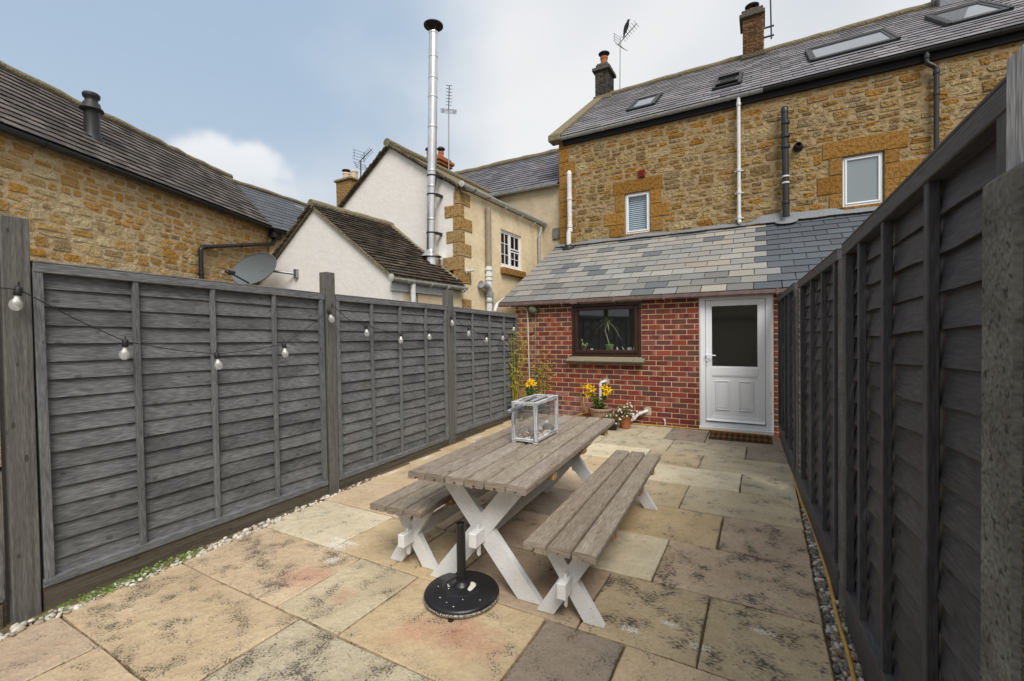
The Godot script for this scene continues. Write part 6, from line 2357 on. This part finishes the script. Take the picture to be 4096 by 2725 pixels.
	for k in 9:
		var a := lerpf(-1.0, 1.0, k / 8.0)
		b.col = Color(0.62, 0.56, 0.46) if k % 2 else Color(0.30, 0.26, 0.21)
		var d := V(sin(a) * 0.8, cos(a), 0.25)
		b.tube([fp + V(0, -0.022, 0.0), fp + V(0, -0.022, 0.008) + d * 0.024, fp + V(0, -0.022, 0.0) + d * 0.042], 0.003, 6, true, 0.006)
	part(fs, "ribs", b, M.pebble)


# ---------------------------------------------------------------- string lights
func string_lights() -> void:
	var L := [V(-3.58, 1.84, -0.84), V(-3.61, 1.54, -1.32), V(-3.64, 1.43, -1.89), V(-3.68, 1.49, -2.47), V(-3.70, 1.80, -2.96), V(-3.74, 1.66, -3.46), V(-3.77, 1.57, -4.03), V(-3.81, 1.60, -4.59), V(-3.84, 1.79, -5.12), V(-3.86, 1.64, -5.56), V(-3.90, 1.53, -6.13), V(-3.93, 1.55, -6.69), V(-3.96, 1.70, -7.15)]
	var t := thing("string_lights", "string of clear bulbs on black cable along the grey fence", "string lights", V(-3.7, 1.6, -4.0))
	var path := [V(-3.50, 1.80, -0.2), V(-3.56, 1.845, -0.62), L[0]]
	var hooks := {4: V(-3.725, 1.855, -3.03), 8: V(-3.855, 1.835, -5.18)}
	for k in range(1, L.size()):
		path.append(L[k - 1].lerp(L[k], 0.5) + V(0, -0.012, 0))
		path.append(L[k])
		if hooks.has(k):
			path.append(hooks[k])
	path.append(V(-4.0, 1.95, -7.5))
	var b := MB.new()
	b.tube(bend(path, 0.03, 2), 0.0032, 6)
	part(t, "cable", b, M.black_plastic)
	for k in L.size():
		var p: Vector3 = L[k]
		var tl := V(rnd(-0.12, 0.12), -1, rnd(-0.18, 0.18))
		if k == 4:
			tl = V(0.05, -1, -0.35)
		var d := tl.normalized()
		var f := oriented(p, -d) * Transform3D(Basis().scaled(V(0.86, 0.86, 0.86)), Vector3.ZERO)
		b = MB.new()
		b.lathe(f, [Vector2(0.001, 0.022), Vector2(0.010, 0.02), Vector2(0.013, 0.012), Vector2(0.019, 0.008), Vector2(0.019, -0.014), Vector2(0.021, -0.016), Vector2(0.020, -0.040), Vector2(0.014, -0.042)], 14)
		b.tube([p, p + V(0, 0.035, 0)], 0.003, 5)
		var so := part(t, "lamp_holder", b, M.black_plastic)
		so.set_meta("label", "black lamp holder")
		b = MB.new()
		b.lathe(f, [Vector2(0.013, -0.040), Vector2(0.015, -0.058), Vector2(0.030, -0.082), Vector2(0.034, -0.102), Vector2(0.028, -0.125), Vector2(0.014, -0.137), Vector2(0.001, -0.139)], 18)
		part(t, "bulb", b, M.bulb_glass)
		b = MB.new()
		b.col = Color(0.75, 0.75, 0.74)
		b.lathe(f, [Vector2(0.011, -0.042), Vector2(0.011, -0.060), Vector2(0.018, -0.074), Vector2(0.015, -0.086), Vector2(0.001, -0.088)], 12)
		part(t, "bulb_base", b, M.tint)


# ---------------------------------------------------------------- fittings on the brick wall
func wall_fittings() -> void:
	var t := thing("sensor_box", "mossy grey-green lamp housing under the gutter, left of brown window", "wall box", V(-3.765, 1.97, ZW + 0.06))
	var b := MB.new()
	b.col = Color(0.20, 0.215, 0.15)
	b.lathe(oriented(V(-3.765, 1.975, ZW + 0.005), V(0, 0.1, 1)), [Vector2(0.088, 0), Vector2(0.088, 0.06), Vector2(0.075, 0.10), Vector2(0.045, 0.125), Vector2(0.001, 0.13)], 18)
	part(t, "dome", b, M.ashlar)
	b = MB.new()
	b.col = Color(0.18, 0.19, 0.14)
	b.bx(V(-3.86, 1.885, ZW + 0.004), V(-3.675, 1.915, ZW + 0.075), 0.008)
	part(t, "back_box", b, M.ashlar)
	t = thing("white_conduit", "white cable conduit running down the brick wall behind the bamboo", "conduit", V(-3.88, 1.2, ZW + 0.02))
	b = MB.new()
	b.tube(bend([V(-4.10, 2.03, ZW + 0.012), V(-3.95, 2.035, ZW + 0.012), V(-3.90, 1.93, ZW + 0.012), V(-3.88, 0.25, ZW + 0.012)], 0.09), 0.011, 10)
	part(t, "pipe", b, M.white_pipe)
	t = thing("wall_cable", "thin grey cable hanging straight from the wall lamp housing", "cable", V(-3.76, 1.1, ZW + 0.02))
	b = MB.new()
	b.tube([V(-3.74, 1.9, ZW + 0.012), V(-3.78, 0.2, ZW + 0.012)], 0.006, 8)
	part(t, "lead", b, M.grey_pipe)
	t = thing("waste_pipe", "cream waste pipe elbow behind the yellow lilies on brick wall", "pipe", V(-2.46, 0.5, ZW + 0.05))
	b = MB.new()
	b.tube(bend([V(-2.40, 0.69, ZW), V(-2.42, 0.69, ZW + 0.05), V(-2.47, 0.67, ZW + 0.07), V(-2.50, 0.02, ZW + 0.075)], 0.05), 0.026, 14)
	ring(b, V(-2.475, 0.62, ZW + 0.072), Vector3.UP, 0.031, 0.05)
	part(t, "pipe", b, M.white_pipe)
	b = MB.new()
	b.slab(at(V(-2.39, 0.69, ZW - 0.002)), blob(-0.06, 0.06, -0.06, 0.06, 12, 0.7, 0.2), 0.006, 0.002)
	part(t, "mortar_patch", b, M.render_grey)
	t = thing("waste_pipe", "white crooked waste pipe leaving the wall beside the daisy pot", "pipe", V(-1.8, 0.15, ZW + 0.1))
	b = MB.new()
	b.tube(bend([V(-1.70, 0.225, ZW), V(-1.72, 0.22, ZW + 0.05), V(-1.84, 0.165, ZW + 0.08), V(-1.90, 0.08, ZW + 0.12), V(-2.05, 0.04, ZW + 0.14)], 0.04), 0.026, 14)
	ring(b, V(-1.80, 0.185, ZW + 0.07), V(-0.12, -0.055, 0.03), 0.031, 0.045)
	ring(b, V(-1.89, 0.10, ZW + 0.112), V(-0.06, -0.08, 0.04), 0.031, 0.045)
	part(t, "pipe", b, M.white_pipe)
	b = MB.new()
	b.slab(at(V(-1.69, 0.215, ZW - 0.002)), blob(-0.065, 0.065, -0.075, 0.075, 12, 0.5, 0.15), 0.008, 0.003)
	part(t, "mortar_patch", b, M.render_grey)
	t = thing("overflow_pipe", "short thin white overflow pipe at the foot of brick wall", "pipe", V(-1.41, 0.04, ZW + 0.02))
	b = MB.new()
	b.tube(bend([V(-1.44, 0.105, ZW), V(-1.425, 0.11, ZW + 0.02), V(-1.41, 0.09, ZW + 0.025), V(-1.41, -0.02, ZW + 0.03)], 0.02), 0.011, 10)
	part(t, "pipe", b, M.white_pipe)
	t = thing("garden_tap", "small garden tap with orange hose connector on the brick wall", "tap", V(-2.785, 0.55, ZW + 0.05))
	b = MB.new()
	b.tube(bend([V(-2.785, 0.60, ZW), V(-2.785, 0.60, ZW + 0.07), V(-2.785, 0.50, ZW + 0.08)], 0.03), 0.012, 10)
	b.tube([V(-2.785, 0.60, ZW + 0.05), V(-2.785, 0.65, ZW + 0.05)], 0.008, 8)
	b.bx(V(-2.81, 0.648, ZW + 0.043), V(-2.76, 0.66, ZW + 0.057), 0.003)
	part(t, "tap_body", b, M.dull_metal)
	b = MB.new()
	b.col = Color(0.75, 0.33, 0.02)
	b.tube([V(-2.785, 0.505, ZW + 0.08), V(-2.785, 0.465, ZW + 0.08)], 0.018, 12)
	part(t, "orange_ring", b, M.tint)
	b = MB.new()
	b.tube([V(-2.785, 0.465, ZW + 0.08), V(-2.785, 0.425, ZW + 0.08)], 0.019, 12)
	part(t, "connector", b, M.black_plastic)
	t = thing("dragonfly_ornament", "small green and blue dragonfly ornament hanging before the brick wall", "ornament", V(-3.70, 0.72, ZW + 0.08))
	b = MB.new()
	b.col = Color(0.10, 0.32, 0.45)
	b.tube([V(-3.745, 0.76, ZW + 0.08), V(-3.71, 0.64, ZW + 0.08)], 0.006, 6)
	part(t, "body", b, M.tint)
	for q in [[V(0.075, 0.005, 0.02), Color(0.42, 0.55, 0.18)], [V(0.07, 0.04, -0.02), Color(0.48, 0.55, 0.25)], [V(-0.05, 0.03, 0.02), Color(0.42, 0.55, 0.18)], [V(0.04, -0.10, 0.01), Color(0.25, 0.48, 0.62)]]:
		b = MB.new()
		b.col = q[1]
		var o := V(-3.738, 0.735, ZW + 0.08)
		var e: Vector3 = q[0]
		var up := V(0, 0.012, 0) if absf(e.y) < 0.06 else V(0.012, 0.004, 0)
		b.quad(o, o + e * 0.5 - up, o + e, o + e * 0.5 + up, V(0, 0, 1))
		part(t, "wing", b, M.tint)


# ---------------------------------------------------------------- pots and plants
func pot(called: String, label: String, p: Vector3, r: float, h: float, m: Material, group := "", rim := 0.03) -> Node3D:
	var t := thing(called, label, "plant pot", p, group)
	var b := MB.new()
	b.lathe(at(p), [Vector2(0.001, 0.0), Vector2(r * 0.74, 0.0), Vector2(r * 0.76, 0.01), Vector2(r * 0.94, h - rim), Vector2(r * 1.0, h - rim + 0.002), Vector2(r * 1.03, h - rim * 0.4), Vector2(r * 1.0, h), Vector2(r * 0.93, h), Vector2(r * 0.90, h - 0.05)], 32)
	part(t, "pot", b, m)
	b = MB.new()
	b.lathe(at(p), [Vector2(r * 0.92, h - 0.035), Vector2(r * 0.5, h - 0.022), Vector2(0.001, h - 0.02)], 24, 0.01)
	part(t, "soil", b, M.soil)
	return t


func blade(b: MB, o: Vector3, d: Vector3, len: float, w: float, droop: float, twist := 0.0) -> void:
	d = d.normalized()
	var side := d.cross(Vector3.UP)
	if side.length() < 0.05:
		side = Vector3.RIGHT
	side = side.normalized().rotated(d, twist)
	var prev := [o, o]
	var segs := 3
	for k in range(1, segs + 1):
		var q := float(k) / segs
		var c := o + d * len * q + V(0, -droop * q * q * len, 0)
		var ww := w * (sin(PI * minf(0.999, q * 0.86 + 0.08)))
		var cur := [c - side * ww * 0.5, c + side * ww * 0.5]
		if k == segs:
			cur = [c, c]
		if k == 1:
			b.tri(o, cur[0], cur[1], side.cross(d))
		elif k == segs:
			b.tri(prev[0], prev[1], c, side.cross(d))
		else:
			b.quad(prev[0], prev[1], cur[1], cur[0], side.cross(d))
		prev = cur


func pots_and_plants() -> void:
	# bamboo in the corner
	pot("plant_pot", "dark grey tub holding bamboo in the corner by grey fence", V(-3.99, 0, -7.18), 0.15, 0.26, M.grey_plastic, "", 0.04)
	bamboo("bamboo", "tall yellow-green bamboo canes in the corner by grey fence", V(-4.0, 0.22, -7.2), [[V(-4.06, 1.62, -7.22), 0.010], [V(-4.02, 1.58, -7.24), 0.012], [V(-3.74, 1.66, -7.36), 0.006], [V(-3.90, 1.40, -7.32), 0.007], [V(-4.10, 1.25, -7.15), 0.006], [V(-4.24, 1.76, -7.0), 0.005], [V(-3.86, 1.30, -7.3), 0.005]], 430, Color(0.36, 0.30, 0.035), 1)
	pot("plant_pot", "grey-green tub behind the glass box holding sparse bamboo", V(-3.46, 0, -7.30), 0.145, 0.27, M.grey_plastic, "", 0.04)
	bamboo("bamboo", "thin sparse bamboo against bricks left of the brown window", V(-3.50, 0.23, -7.32), [[V(-3.60, 1.24, -7.46), 0.005], [V(-3.46, 1.16, -7.45), 0.005], [V(-3.68, 1.05, -7.46), 0.004], [V(-3.42, 0.98, -7.42), 0.004], [V(-3.55, 0.95, -7.45), 0.004]], 230, Color(0.33, 0.24, 0.08), 2)
	# lilies, left
	pot("plant_pot", "low wide grey-green bowl of lilies seen behind the glass box", V(-3.50, 0, -6.92), 0.20, 0.25, M.grey_plastic, "", 0.04)
	lily("lily", "single yellow lily cluster above the glass box", V(-3.56, 0.22, -6.98), [V(-3.55, 0.62, -7.0), V(-3.60, 0.58, -6.98), V(-3.50, 0.56, -6.97)], [[V(-3.60, 0.66, -7.0), V(-0.4, 0.5, 0.5)], [V(-3.55, 0.70, -7.0), V(0.05, 0.8, 0.5)], [V(-3.50, 0.665, -6.98), V(0.6, 0.35, 0.5)], [V(-3.56, 0.655, -6.94), V(0.0, 0.3, 0.9)]], 3)
	var t := pot("plant_pot", "weathered pale terracotta pot of lilies before the brick wall", V(-2.41, 0, -7.34), 0.185, 0.27, M.old_terracotta, "", 0.05)
	var b := MB.new()
	b.lathe(at(V(-2.41, 0, -7.34)), [Vector2(0.163, 0.155), Vector2(0.168, 0.16), Vector2(0.164, 0.165), Vector2(0.169, 0.175), Vector2(0.166, 0.18)], 32)
	part(t, "band", b, M.old_terracotta)
	lily("lily", "pair of yellow lily stems leaning apart in the weathered terracotta pot", V(-2.43, 0.25, -7.33), [V(-2.58, 0.53, -7.28), V(-2.30, 0.52, -7.28), V(-2.50, 0.42, -7.26)], [[V(-2.66, 0.62, -7.27), V(-0.7, 0.4, 0.5)], [V(-2.58, 0.62, -7.25), V(-0.2, 0.6, 0.7)], [V(-2.52, 0.585, -7.24), V(0.2, 0.25, 0.9)], [V(-2.585, 0.50, -7.22), V(-0.1, -0.2, 0.9)], [V(-2.31, 0.62, -7.27), V(-0.3, 0.6, 0.6)], [V(-2.25, 0.585, -7.25), V(0.5, 0.35, 0.7)], [V(-2.28, 0.545, -7.22), V(0.1, 0.0, 1.0)], [V(-2.34, 0.60, -7.30), V(-0.6, 0.5, 0.4)]], 4)
	# daisies
	pot("plant_pot", "small orange terracotta pot of white daisies by the waste pipe", V(-1.95, 0, -7.16), 0.10, 0.20, M.terracotta, "", 0.05)
	daisies("daisy_plant", "white daisies spilling from the small orange terracotta pot", V(-1.95, 0.19, -7.16), 0.19, 0.28, 46, 5)
	pot("plant_pot", "small black pot of daisies at the far table corner", V(-2.10, 0, -6.96), 0.085, 0.13, M.black_plastic)
	daisies("daisy_plant", "trailing daisies with few flowers in the small black pot", V(-2.12, 0.13, -6.96), 0.17, 0.16, 16, 6)
	# cut canes and a pale board behind the bamboo
	t = thing("timber_offcut", "pale timber offcut standing behind the bamboo pot", "board", V(-3.9, 0.0, -7.36))
	b = MB.new()
	b.box(Transform3D(Basis(V(0, 0, 1), 0.18) * Basis(V(1, 0, 0), -0.12), V(-3.92, 0.25, -7.40)), V(0.16, 0.55, 0.03), 0.003, 1)
	part(t, "board", b, M.cleat)


func bamboo(called: String, label: String, base: Vector3, canes: Array, leaves: int, cane: Color, sd: int) -> void:
	var t := thing(called, label, "bamboo", base)
	var r := RandomNumberGenerator.new()
	r.seed = sd
	var lf := MB.new()
	for c in canes:
		var b := MB.new()
		b.col = cane * r.randf_range(0.8, 1.4)
		var tip: Vector3 = c[0]
		var o := base + V(r.randf_range(-0.06, 0.06), 0, r.randf_range(-0.05, 0.05))
		var path := []
		for k in 9:
			var q := k / 8.0
			path.append(V(lerpf(o.x, tip.x, pow(q, 1.5)), lerpf(o.y, tip.y, q), lerpf(o.z, tip.z, pow(q, 1.5))))
		b.tube(path, c[1], 7, true, c[1] * 0.35)
		part(t, "cane", b, M.tint)
		for k in leaves / canes.size():
			var q := 1.0 - pow(r.randf(), 1.3) * 0.75
			var i := int(q * 7.99)
			var p: Vector3 = path[i].lerp(path[mini(i + 1, 8)], q * 8.0 - i)
			var a := r.randf() * TAU
			p += V(cos(a), r.randf_range(-0.3, 0.5), sin(a)) * r.randf() * 0.11
			p.z = maxf(p.z, ZW + 0.03)
			lf.col = Color(0.15, 0.21, 0.03).lerp(Color(0.52, 0.45, 0.08), pow(r.randf(), 0.7))
			blade(lf, p, V(cos(a), r.randf_range(-0.5, 0.6), sin(a)), r.randf_range(0.06, 0.13), r.randf_range(0.010, 0.017), r.randf_range(0.0, 0.6), r.randf_range(-1, 1))
	part(t, "foliage", lf, M.leaf, "stuff")


func lily(called: String, label: String, base: Vector3, tips: Array, flowers: Array, sd: int) -> void:
	var t := thing(called, label, "lily", base)
	var r := RandomNumberGenerator.new()
	r.seed = sd
	var lf := MB.new()
	for tip in tips:
		var b := MB.new()
		b.col = Color(0.10, 0.17, 0.03)
		var o := base + V(r.randf_range(-0.03, 0.03), 0, r.randf_range(-0.03, 0.03))
		b.tube([o, o.lerp(tip, 0.5) + V(0, 0.015, 0), tip], 0.006, 7)
		part(t, "stem", b, M.tint)
		for k in 95:
			var q := r.randf_range(0.05, 1.0)
			var a := k * 2.4
			lf.col = Color(0.06, 0.15, 0.02).lerp(Color(0.17, 0.30, 0.045), r.randf())
			blade(lf, o.lerp(tip, q), V(cos(a), 0.55, sin(a)), r.randf_range(0.08, 0.12), 0.024, 0.45, r.randf_range(-0.8, 0.8))
	part(t, "leaves", lf, M.leaf, "stuff")
	for f in flowers:
		var c: Vector3 = f[0]
		var d: Vector3 = f[1].normalized()
		var fl := MB.new()
		var s1 := d.cross(Vector3.UP).normalized()
		var s2 := s1.cross(d)
		for k in 6:
			var a := TAU * k / 6.0 + r.randf_range(-0.15, 0.15)
			var o := s1 * cos(a) + s2 * sin(a)
			var q := r.randf_range(0.85, 1.15)
			fl.col = Color(0.88 * q, 0.60 * q, 0.014)
			var sd2 := o.cross(d).normalized()
			var w := 0.016 if k % 2 else 0.012
			var pts := [c - d * 0.02, c + d * 0.015 + o * 0.022, c + d * 0.032 + o * 0.048, c + d * 0.022 + o * 0.070]
			var ws := [0.003, w, w * 0.9, 0.001]
			for i in 3:
				var up := d - o * (0.4 if i == 0 else -0.3)
				fl.quad(pts[i] - sd2 * ws[i], pts[i] + sd2 * ws[i], pts[i + 1] + sd2 * ws[i + 1], pts[i + 1] - sd2 * ws[i + 1], up)
		for k in 4:
			fl.col = Color(0.30, 0.10, 0.01)
			fl.tube([c, c + d * 0.045 + s1 * cos(k * 1.57) * 0.012 + s2 * sin(k * 1.57) * 0.012], 0.0015, 4)
		part(t, "flower", fl, M.petal)


func daisies(called: String, label: String, base: Vector3, rad: float, h: float, n: int, sd: int) -> void:
	var t := thing(called, label, "daisies", base)
	var r := RandomNumberGenerator.new()
	r.seed = sd
	var lf := MB.new()
	for k in 640:
		var a := r.randf() * TAU
		var q := sqrt(r.randf())
		var p := base + V(cos(a) * q * rad * 0.8, (1.0 - q * q * 0.7) * h * 0.75 * r.randf() + r.randf_range(-0.05, 0.02) * q, sin(a) * q * rad * 0.7)
		lf.col = Color(0.05, 0.10, 0.02).lerp(Color(0.15, 0.20, 0.05), r.randf())
		if r.randf() < 0.12:
			lf.col = Color(0.20, 0.11, 0.05)
		blade(lf, p, V(cos(a), r.randf_range(0.1, 1.2), sin(a)), r.randf_range(0.03, 0.06), 0.011, 0.3)
	part(t, "leaves", lf, M.leaf, "stuff")
	var stems := MB.new()
	stems.col = Color(0.12, 0.15, 0.05)
	for k in n:
		var a := r.randf() * TAU
		var q := sqrt(r.randf())
		var p := base + V(cos(a) * q * rad * 1.05, h * r.randf_range(0.15, 1.05) * (1.0 - 0.45 * q) - 0.04 * q, sin(a) * q * rad * 0.9)
		p.z = maxf(p.z, ZW + 0.05)
		stems.tube([base + V(cos(a) * q * rad * 0.4, 0, sin(a) * q * rad * 0.4), p], 0.0012, 4)
		var d := V(cos(a) * 0.5, 0.5, sin(a) * 0.3 + 0.7).normalized()
		var f := oriented(p, d)
		var b := MB.new()
		b.col = Color(0.78, 0.77, 0.76) if r.randf() < 0.85 else Color(0.70, 0.50, 0.55)
		for i in 9:
			var w := TAU * i / 9.0
			var e := 0.24
			b.tri(f * V(0, 0, 0), f * (V(cos(w - e), 0.1, sin(w - e)) * 0.0135), f * (V(cos(w + e), 0.1, sin(w + e)) * 0.0135), d)
		b.col = Color(0.70, 0.45, 0.02)
		b.lathe(f, [Vector2(0.0042, 0.0006), Vector2(0.003, 0.0025), Vector2(0.0002, 0.003)], 8)
		part(t, "flower", b, M.tint)
	part(t, "stems", stems, M.tint, "stuff")


# ---------------------------------------------------------------- things on the inner window sill
func window_plants() -> void:
	var y := 1.213
	var z := ZW - 0.15
	var t := thing("dragon_plant", "spiky dragon plant on bare stem in green pot behind the window", "pot plant", V(-2.37, y, z))
	var b := MB.new()
	b.col = Color(0.17, 0.28, 0.06)
	b.lathe(at(V(-2.37, y, z)), [Vector2(0.001, 0), Vector2(0.058, 0), Vector2(0.070, 0.085), Vector2(0.076, 0.086), Vector2(0.078, 0.115), Vector2(0.068, 0.115), Vector2(0.066, 0.09), Vector2(0.001, 0.09)], 24)
	part(t, "pot", b, M.tint_gloss)
	b = MB.new()
	b.col = Color(0.38, 0.34, 0.26)
	b.tube(bend([V(-2.37, y + 0.09, z), V(-2.42, y + 0.27, z + 0.01), V(-2.45, y + 0.36, z + 0.01), V(-2.42, y + 0.48, z)], 0.08), 0.011, 8)
	part(t, "stem", b, M.tint)
	b = MB.new()
	var r := RandomNumberGenerator.new()
	r.seed = 9
	for k in 46:
		var a := r.randf() * TAU
		b.col = Color(0.15, 0.22, 0.08).lerp(Color(0.42, 0.44, 0.22), r.randf())
		blade(b, V(-2.42, y + 0.48 + r.randf_range(-0.03, 0.06), z), V(cos(a), r.randf_range(-0.2, 1.4), sin(a) * 0.5), r.randf_range(0.20, 0.34), 0.016, r.randf_range(0.3, 1.1))
	part(t, "leaves", b, M.leaf, "stuff")
	t = thing("cactus", "small lobed cactus at the left end behind the window", "cactus", V(-2.85, y, z))
	b = MB.new()
	b.col = Color(0.10, 0.045, 0.04)
	b.lathe(at(V(-2.85, y, z)), [Vector2(0.001, 0), Vector2(0.035, 0), Vector2(0.042, 0.055), Vector2(0.001, 0.05)], 18)
	part(t, "pot", b, M.tint)
	for q in [[V(-0.02, 0.10, 0), V(0.026, 0.055, 0.015)], [V(0.025, 0.085, 0), V(0.03, 0.038, 0.015)], [V(-0.035, 0.18, 0), V(0.022, 0.038, 0.012)], [V(0.06, 0.115, 0), V(0.024, 0.028, 0.012)]]:
		b = MB.new()
		b.col = Color(0.25, 0.33, 0.12)
		var prof := []
		for k in 7:
			var a := -PI / 2 + PI * k / 6.0
			prof.append(Vector2(maxf(0.01, cos(a)), sin(a)))
		b.lathe(Transform3D(Basis().scaled(q[1]), V(-2.85, y, z) + q[0]), prof, 14)
		part(t, "pad", b, M.tint)
	t = thing("seedling_pot", "small leafy seedling in a white-labelled pot behind the window", "pot plant", V(-2.70, y, z))
	b = MB.new()
	b.col = Color(0.62, 0.63, 0.63)
	b.lathe(at(V(-2.70, y, z)), [Vector2(0.001, 0), Vector2(0.022, 0), Vector2(0.026, 0.04), Vector2(0.001, 0.036)], 14)
	part(t, "pot", b, M.tint)
	b = MB.new()
	b.col = Color(0.10, 0.20, 0.06)
	b.tube([V(-2.70, y + 0.03, z), V(-2.72, y + 0.14, z)], 0.003, 5)
	for k in 7:
		blade(b, V(-2.72, y + 0.06 + 0.014 * k, z), V(cos(k * 2.2), 0.5, sin(k * 2.2)), 0.07, 0.035, 0.4)
	part(t, "leaves", b, M.leaf)
	for q in [["white_cup", "plain white cup behind the window, right of the green pot", -2.02, 0.042, 0.06], ["white_cup", "white cup holding a small cactus at the right end behind the window", -1.925, 0.036, 0.06]]:
		t = thing(q[0], q[1], "cup", V(q[2], y, z), "white cups behind the window")
		b = MB.new()
		b.col = Color(0.70, 0.71, 0.71)
		b.lathe(at(V(q[2], y, z)), [Vector2(0.001, 0), Vector2(q[3] * 0.9, 0), Vector2(q[3], q[4]), Vector2(q[3] - 0.005, q[4]), Vector2(q[3] - 0.008, 0.01)], 20)
		part(t, "cup", b, M.tint_gloss)
		if q[2] > -2.0:
			b = MB.new()
			b.col = Color(0.26, 0.34, 0.10)
			b.lathe(at(V(q[2], y + 0.04, z)), [Vector2(0.012, 0), Vector2(0.028, 0.03), Vector2(0.026, 0.06), Vector2(0.001, 0.075)], 12)
			part(t, "cactus_pad", b, M.tint)
	t = thing("plant_label", "two white plant labels propped behind the window", "label", V(-2.21, y, z))
	b = MB.new()
	b.col = Color(0.75, 0.77, 0.80)
	b.box(Transform3D(Basis(V(0, 0, 1), 0.1), V(-2.235, y + 0.035, z)), V(0.022, 0.06, 0.002))
	part(t, "tag", b, M.tint)
	b = MB.new()
	b.col = Color(0.75, 0.77, 0.78)
	b.box(Transform3D(Basis(V(0, 0, 1), 0.6), V(-2.13, y + 0.04, z)), V(0.010, 0.08, 0.002))
	part(t, "tag", b, M.tint)


# ---------------------------------------------------------------- loose things
func small_things() -> void:
	var t := thing("doormat", "brown coir doormat with diamond pattern before the white door", "doormat", V(-0.3, 0.004, -7.2))
	var b := MB.new()
	var q := [V(-0.71, 0, -7.44), V(0.085, 0, -7.46), V(0.10, 0, -6.955), V(-0.695, 0, -6.93)]
	b.quad(q[0] + V(0, 0.016, 0), q[1] + V(0, 0.016, 0), q[2] + V(0, 0.016, 0), q[3] + V(0, 0.016, 0), Vector3.UP, Vector2(0, 0), Vector2(1, 0), Vector2(1, 1), Vector2(0, 1))
	for k in 4:
		var e: Vector3 = q[k]
		var f: Vector3 = q[(k + 1) % 4]
		var n := (f - e).cross(Vector3.UP)
		b.quad(e + V(0, 0.002, 0), f + V(0, 0.002, 0), f + V(0, 0.016, 0), e + V(0, 0.016, 0), n)
	part(t, "mat", b, M.coir)
	t = thing("garden_hose", "yellow garden hose lying along wall and dark fence", "hose", V(0.2, 0.012, -5))
	b = MB.new()
	var y := 0.011
	b.tube(bend([V(-2.785, 0.43, ZW + 0.08), V(-2.78, 0.30, ZW + 0.10), V(-2.68, 0.15, ZW + 0.20), V(-2.62, 0.16, ZW + 0.10), V(-2.80, 0.12, ZW + 0.12), V(-3.0, 0.02, ZW + 0.2), V(-2.7, y, ZW + 0.08), V(-1.9, y, ZW + 0.10), V(-1.34, y, ZW + 0.07), V(-0.64, y, ZW + 0.075), V(0.08, y, -7.50), V(0.18, y, -7.3), V(0.24, y, -6.9), V(0.25, y, -6.5), V(0.272, y, -6.02), V(0.262, y, -5.62), V(0.285, y, -4.75), V(0.325, y, -4.14), V(0.345, y, -3.36), V(0.335, y, -2.91), V(0.345, y, -2.6), V(0.335, y, -2.2), V(0.36, y, -1.0), V(0.34, y, 0.3)], 0.12, 3), 0.0105, 8)
	part(t, "hose", b, M.hose)
	# aerial and bird on the stone house ridge
	aerial("roof_aerial", "aerial with a black bird perched on it beside the slim chimney", V(-3.79, 8.75, -13.7), 10.3, 0.62, V(0.85, 0.42, 0.3), 0.24, M.dull_metal)
	var bp := V(-3.53, 10.55, -13.6)
	t = thing("bird", "black bird perched on the rooftop aerial", "bird", bp)
	b = MB.new()
	b.col = Color(0.014, 0.014, 0.016)
	var sp := [[V(-0.10, -0.20, 0), 0.016], [V(-0.085, -0.12, 0), 0.026], [V(-0.06, -0.03, 0), 0.050], [V(-0.02, 0.08, 0), 0.066], [V(0.015, 0.16, 0), 0.056], [V(0.03, 0.205, 0), 0.036], [V(0.04, 0.235, 0), 0.036], [V(0.055, 0.262, 0), 0.030], [V(0.07, 0.278, 0), 0.014]]
	var P := []
	var N := []
	var U := []
	for k in sp.size():
		for s in 15:
			var a := TAU * s / 14.0
			var ax: Vector3 = (sp[mini(k + 1, 8)][0] - sp[maxi(k - 1, 0)][0]).normalized()
			var sx := ax.cross(Vector3.BACK).normalized()
			var o := sx * cos(a) + Vector3.BACK * sin(a)
			P.append(bp + sp[k][0] + o * sp[k][1])
			N.append(o)
			U.append(Vector2(k, s))
	b.grid(P, N, U, 15)
	b.tube([bp + V(0.075, 0.258, 0), bp + V(0.115, 0.25, 0)], 0.010, 6, true, 0.002)
	b.tube([bp + V(-0.02, 0.0, 0.02), bp + V(0.0, -0.10, 0.02)], 0.005, 5)
	b.tube([bp + V(-0.02, 0.0, -0.02), bp + V(0.0, -0.10, -0.02)], 0.005, 5)
	part(t, "body", b, M.tint)


# low building behind the camera, mirrored in the door and window panes
func garden_building() -> void:
	var t := thing("garden_building", "low slate-roofed building behind the camera mirrored in the door pane", "building", V(-2.0, 0, 8.0))
	var b := MB.new()
	b.bx(V(-5.5, -0.05, 6.6), V(3.0, 2.15, 9.4))
	part(t, "wall", b, M.render_grey)
	b = MB.new()
	var fr := frame(V(3.2, 2.13, 6.45), Vector3.LEFT, V(0, 1.2, 1.6))
	b.box(fr * at(V(4.45, 1.0, 0.02)), V(8.9, 2.0, 0.05))
	b.box(frame(V(-5.7, 2.13, 9.65), Vector3.RIGHT, V(0, 1.2, -1.6)) * at(V(4.45, 1.0, 0.02)), V(8.9, 2.0, 0.05))
	part(t, "roof", b, M.ridge)
	b = MB.new()
	gutter(b, V(-5.7, 2.12, 6.40), V(3.2, 2.12, 6.40), 0.06, Vector3.FORWARD)
	part(t, "gutter", b, M.white_pipe)
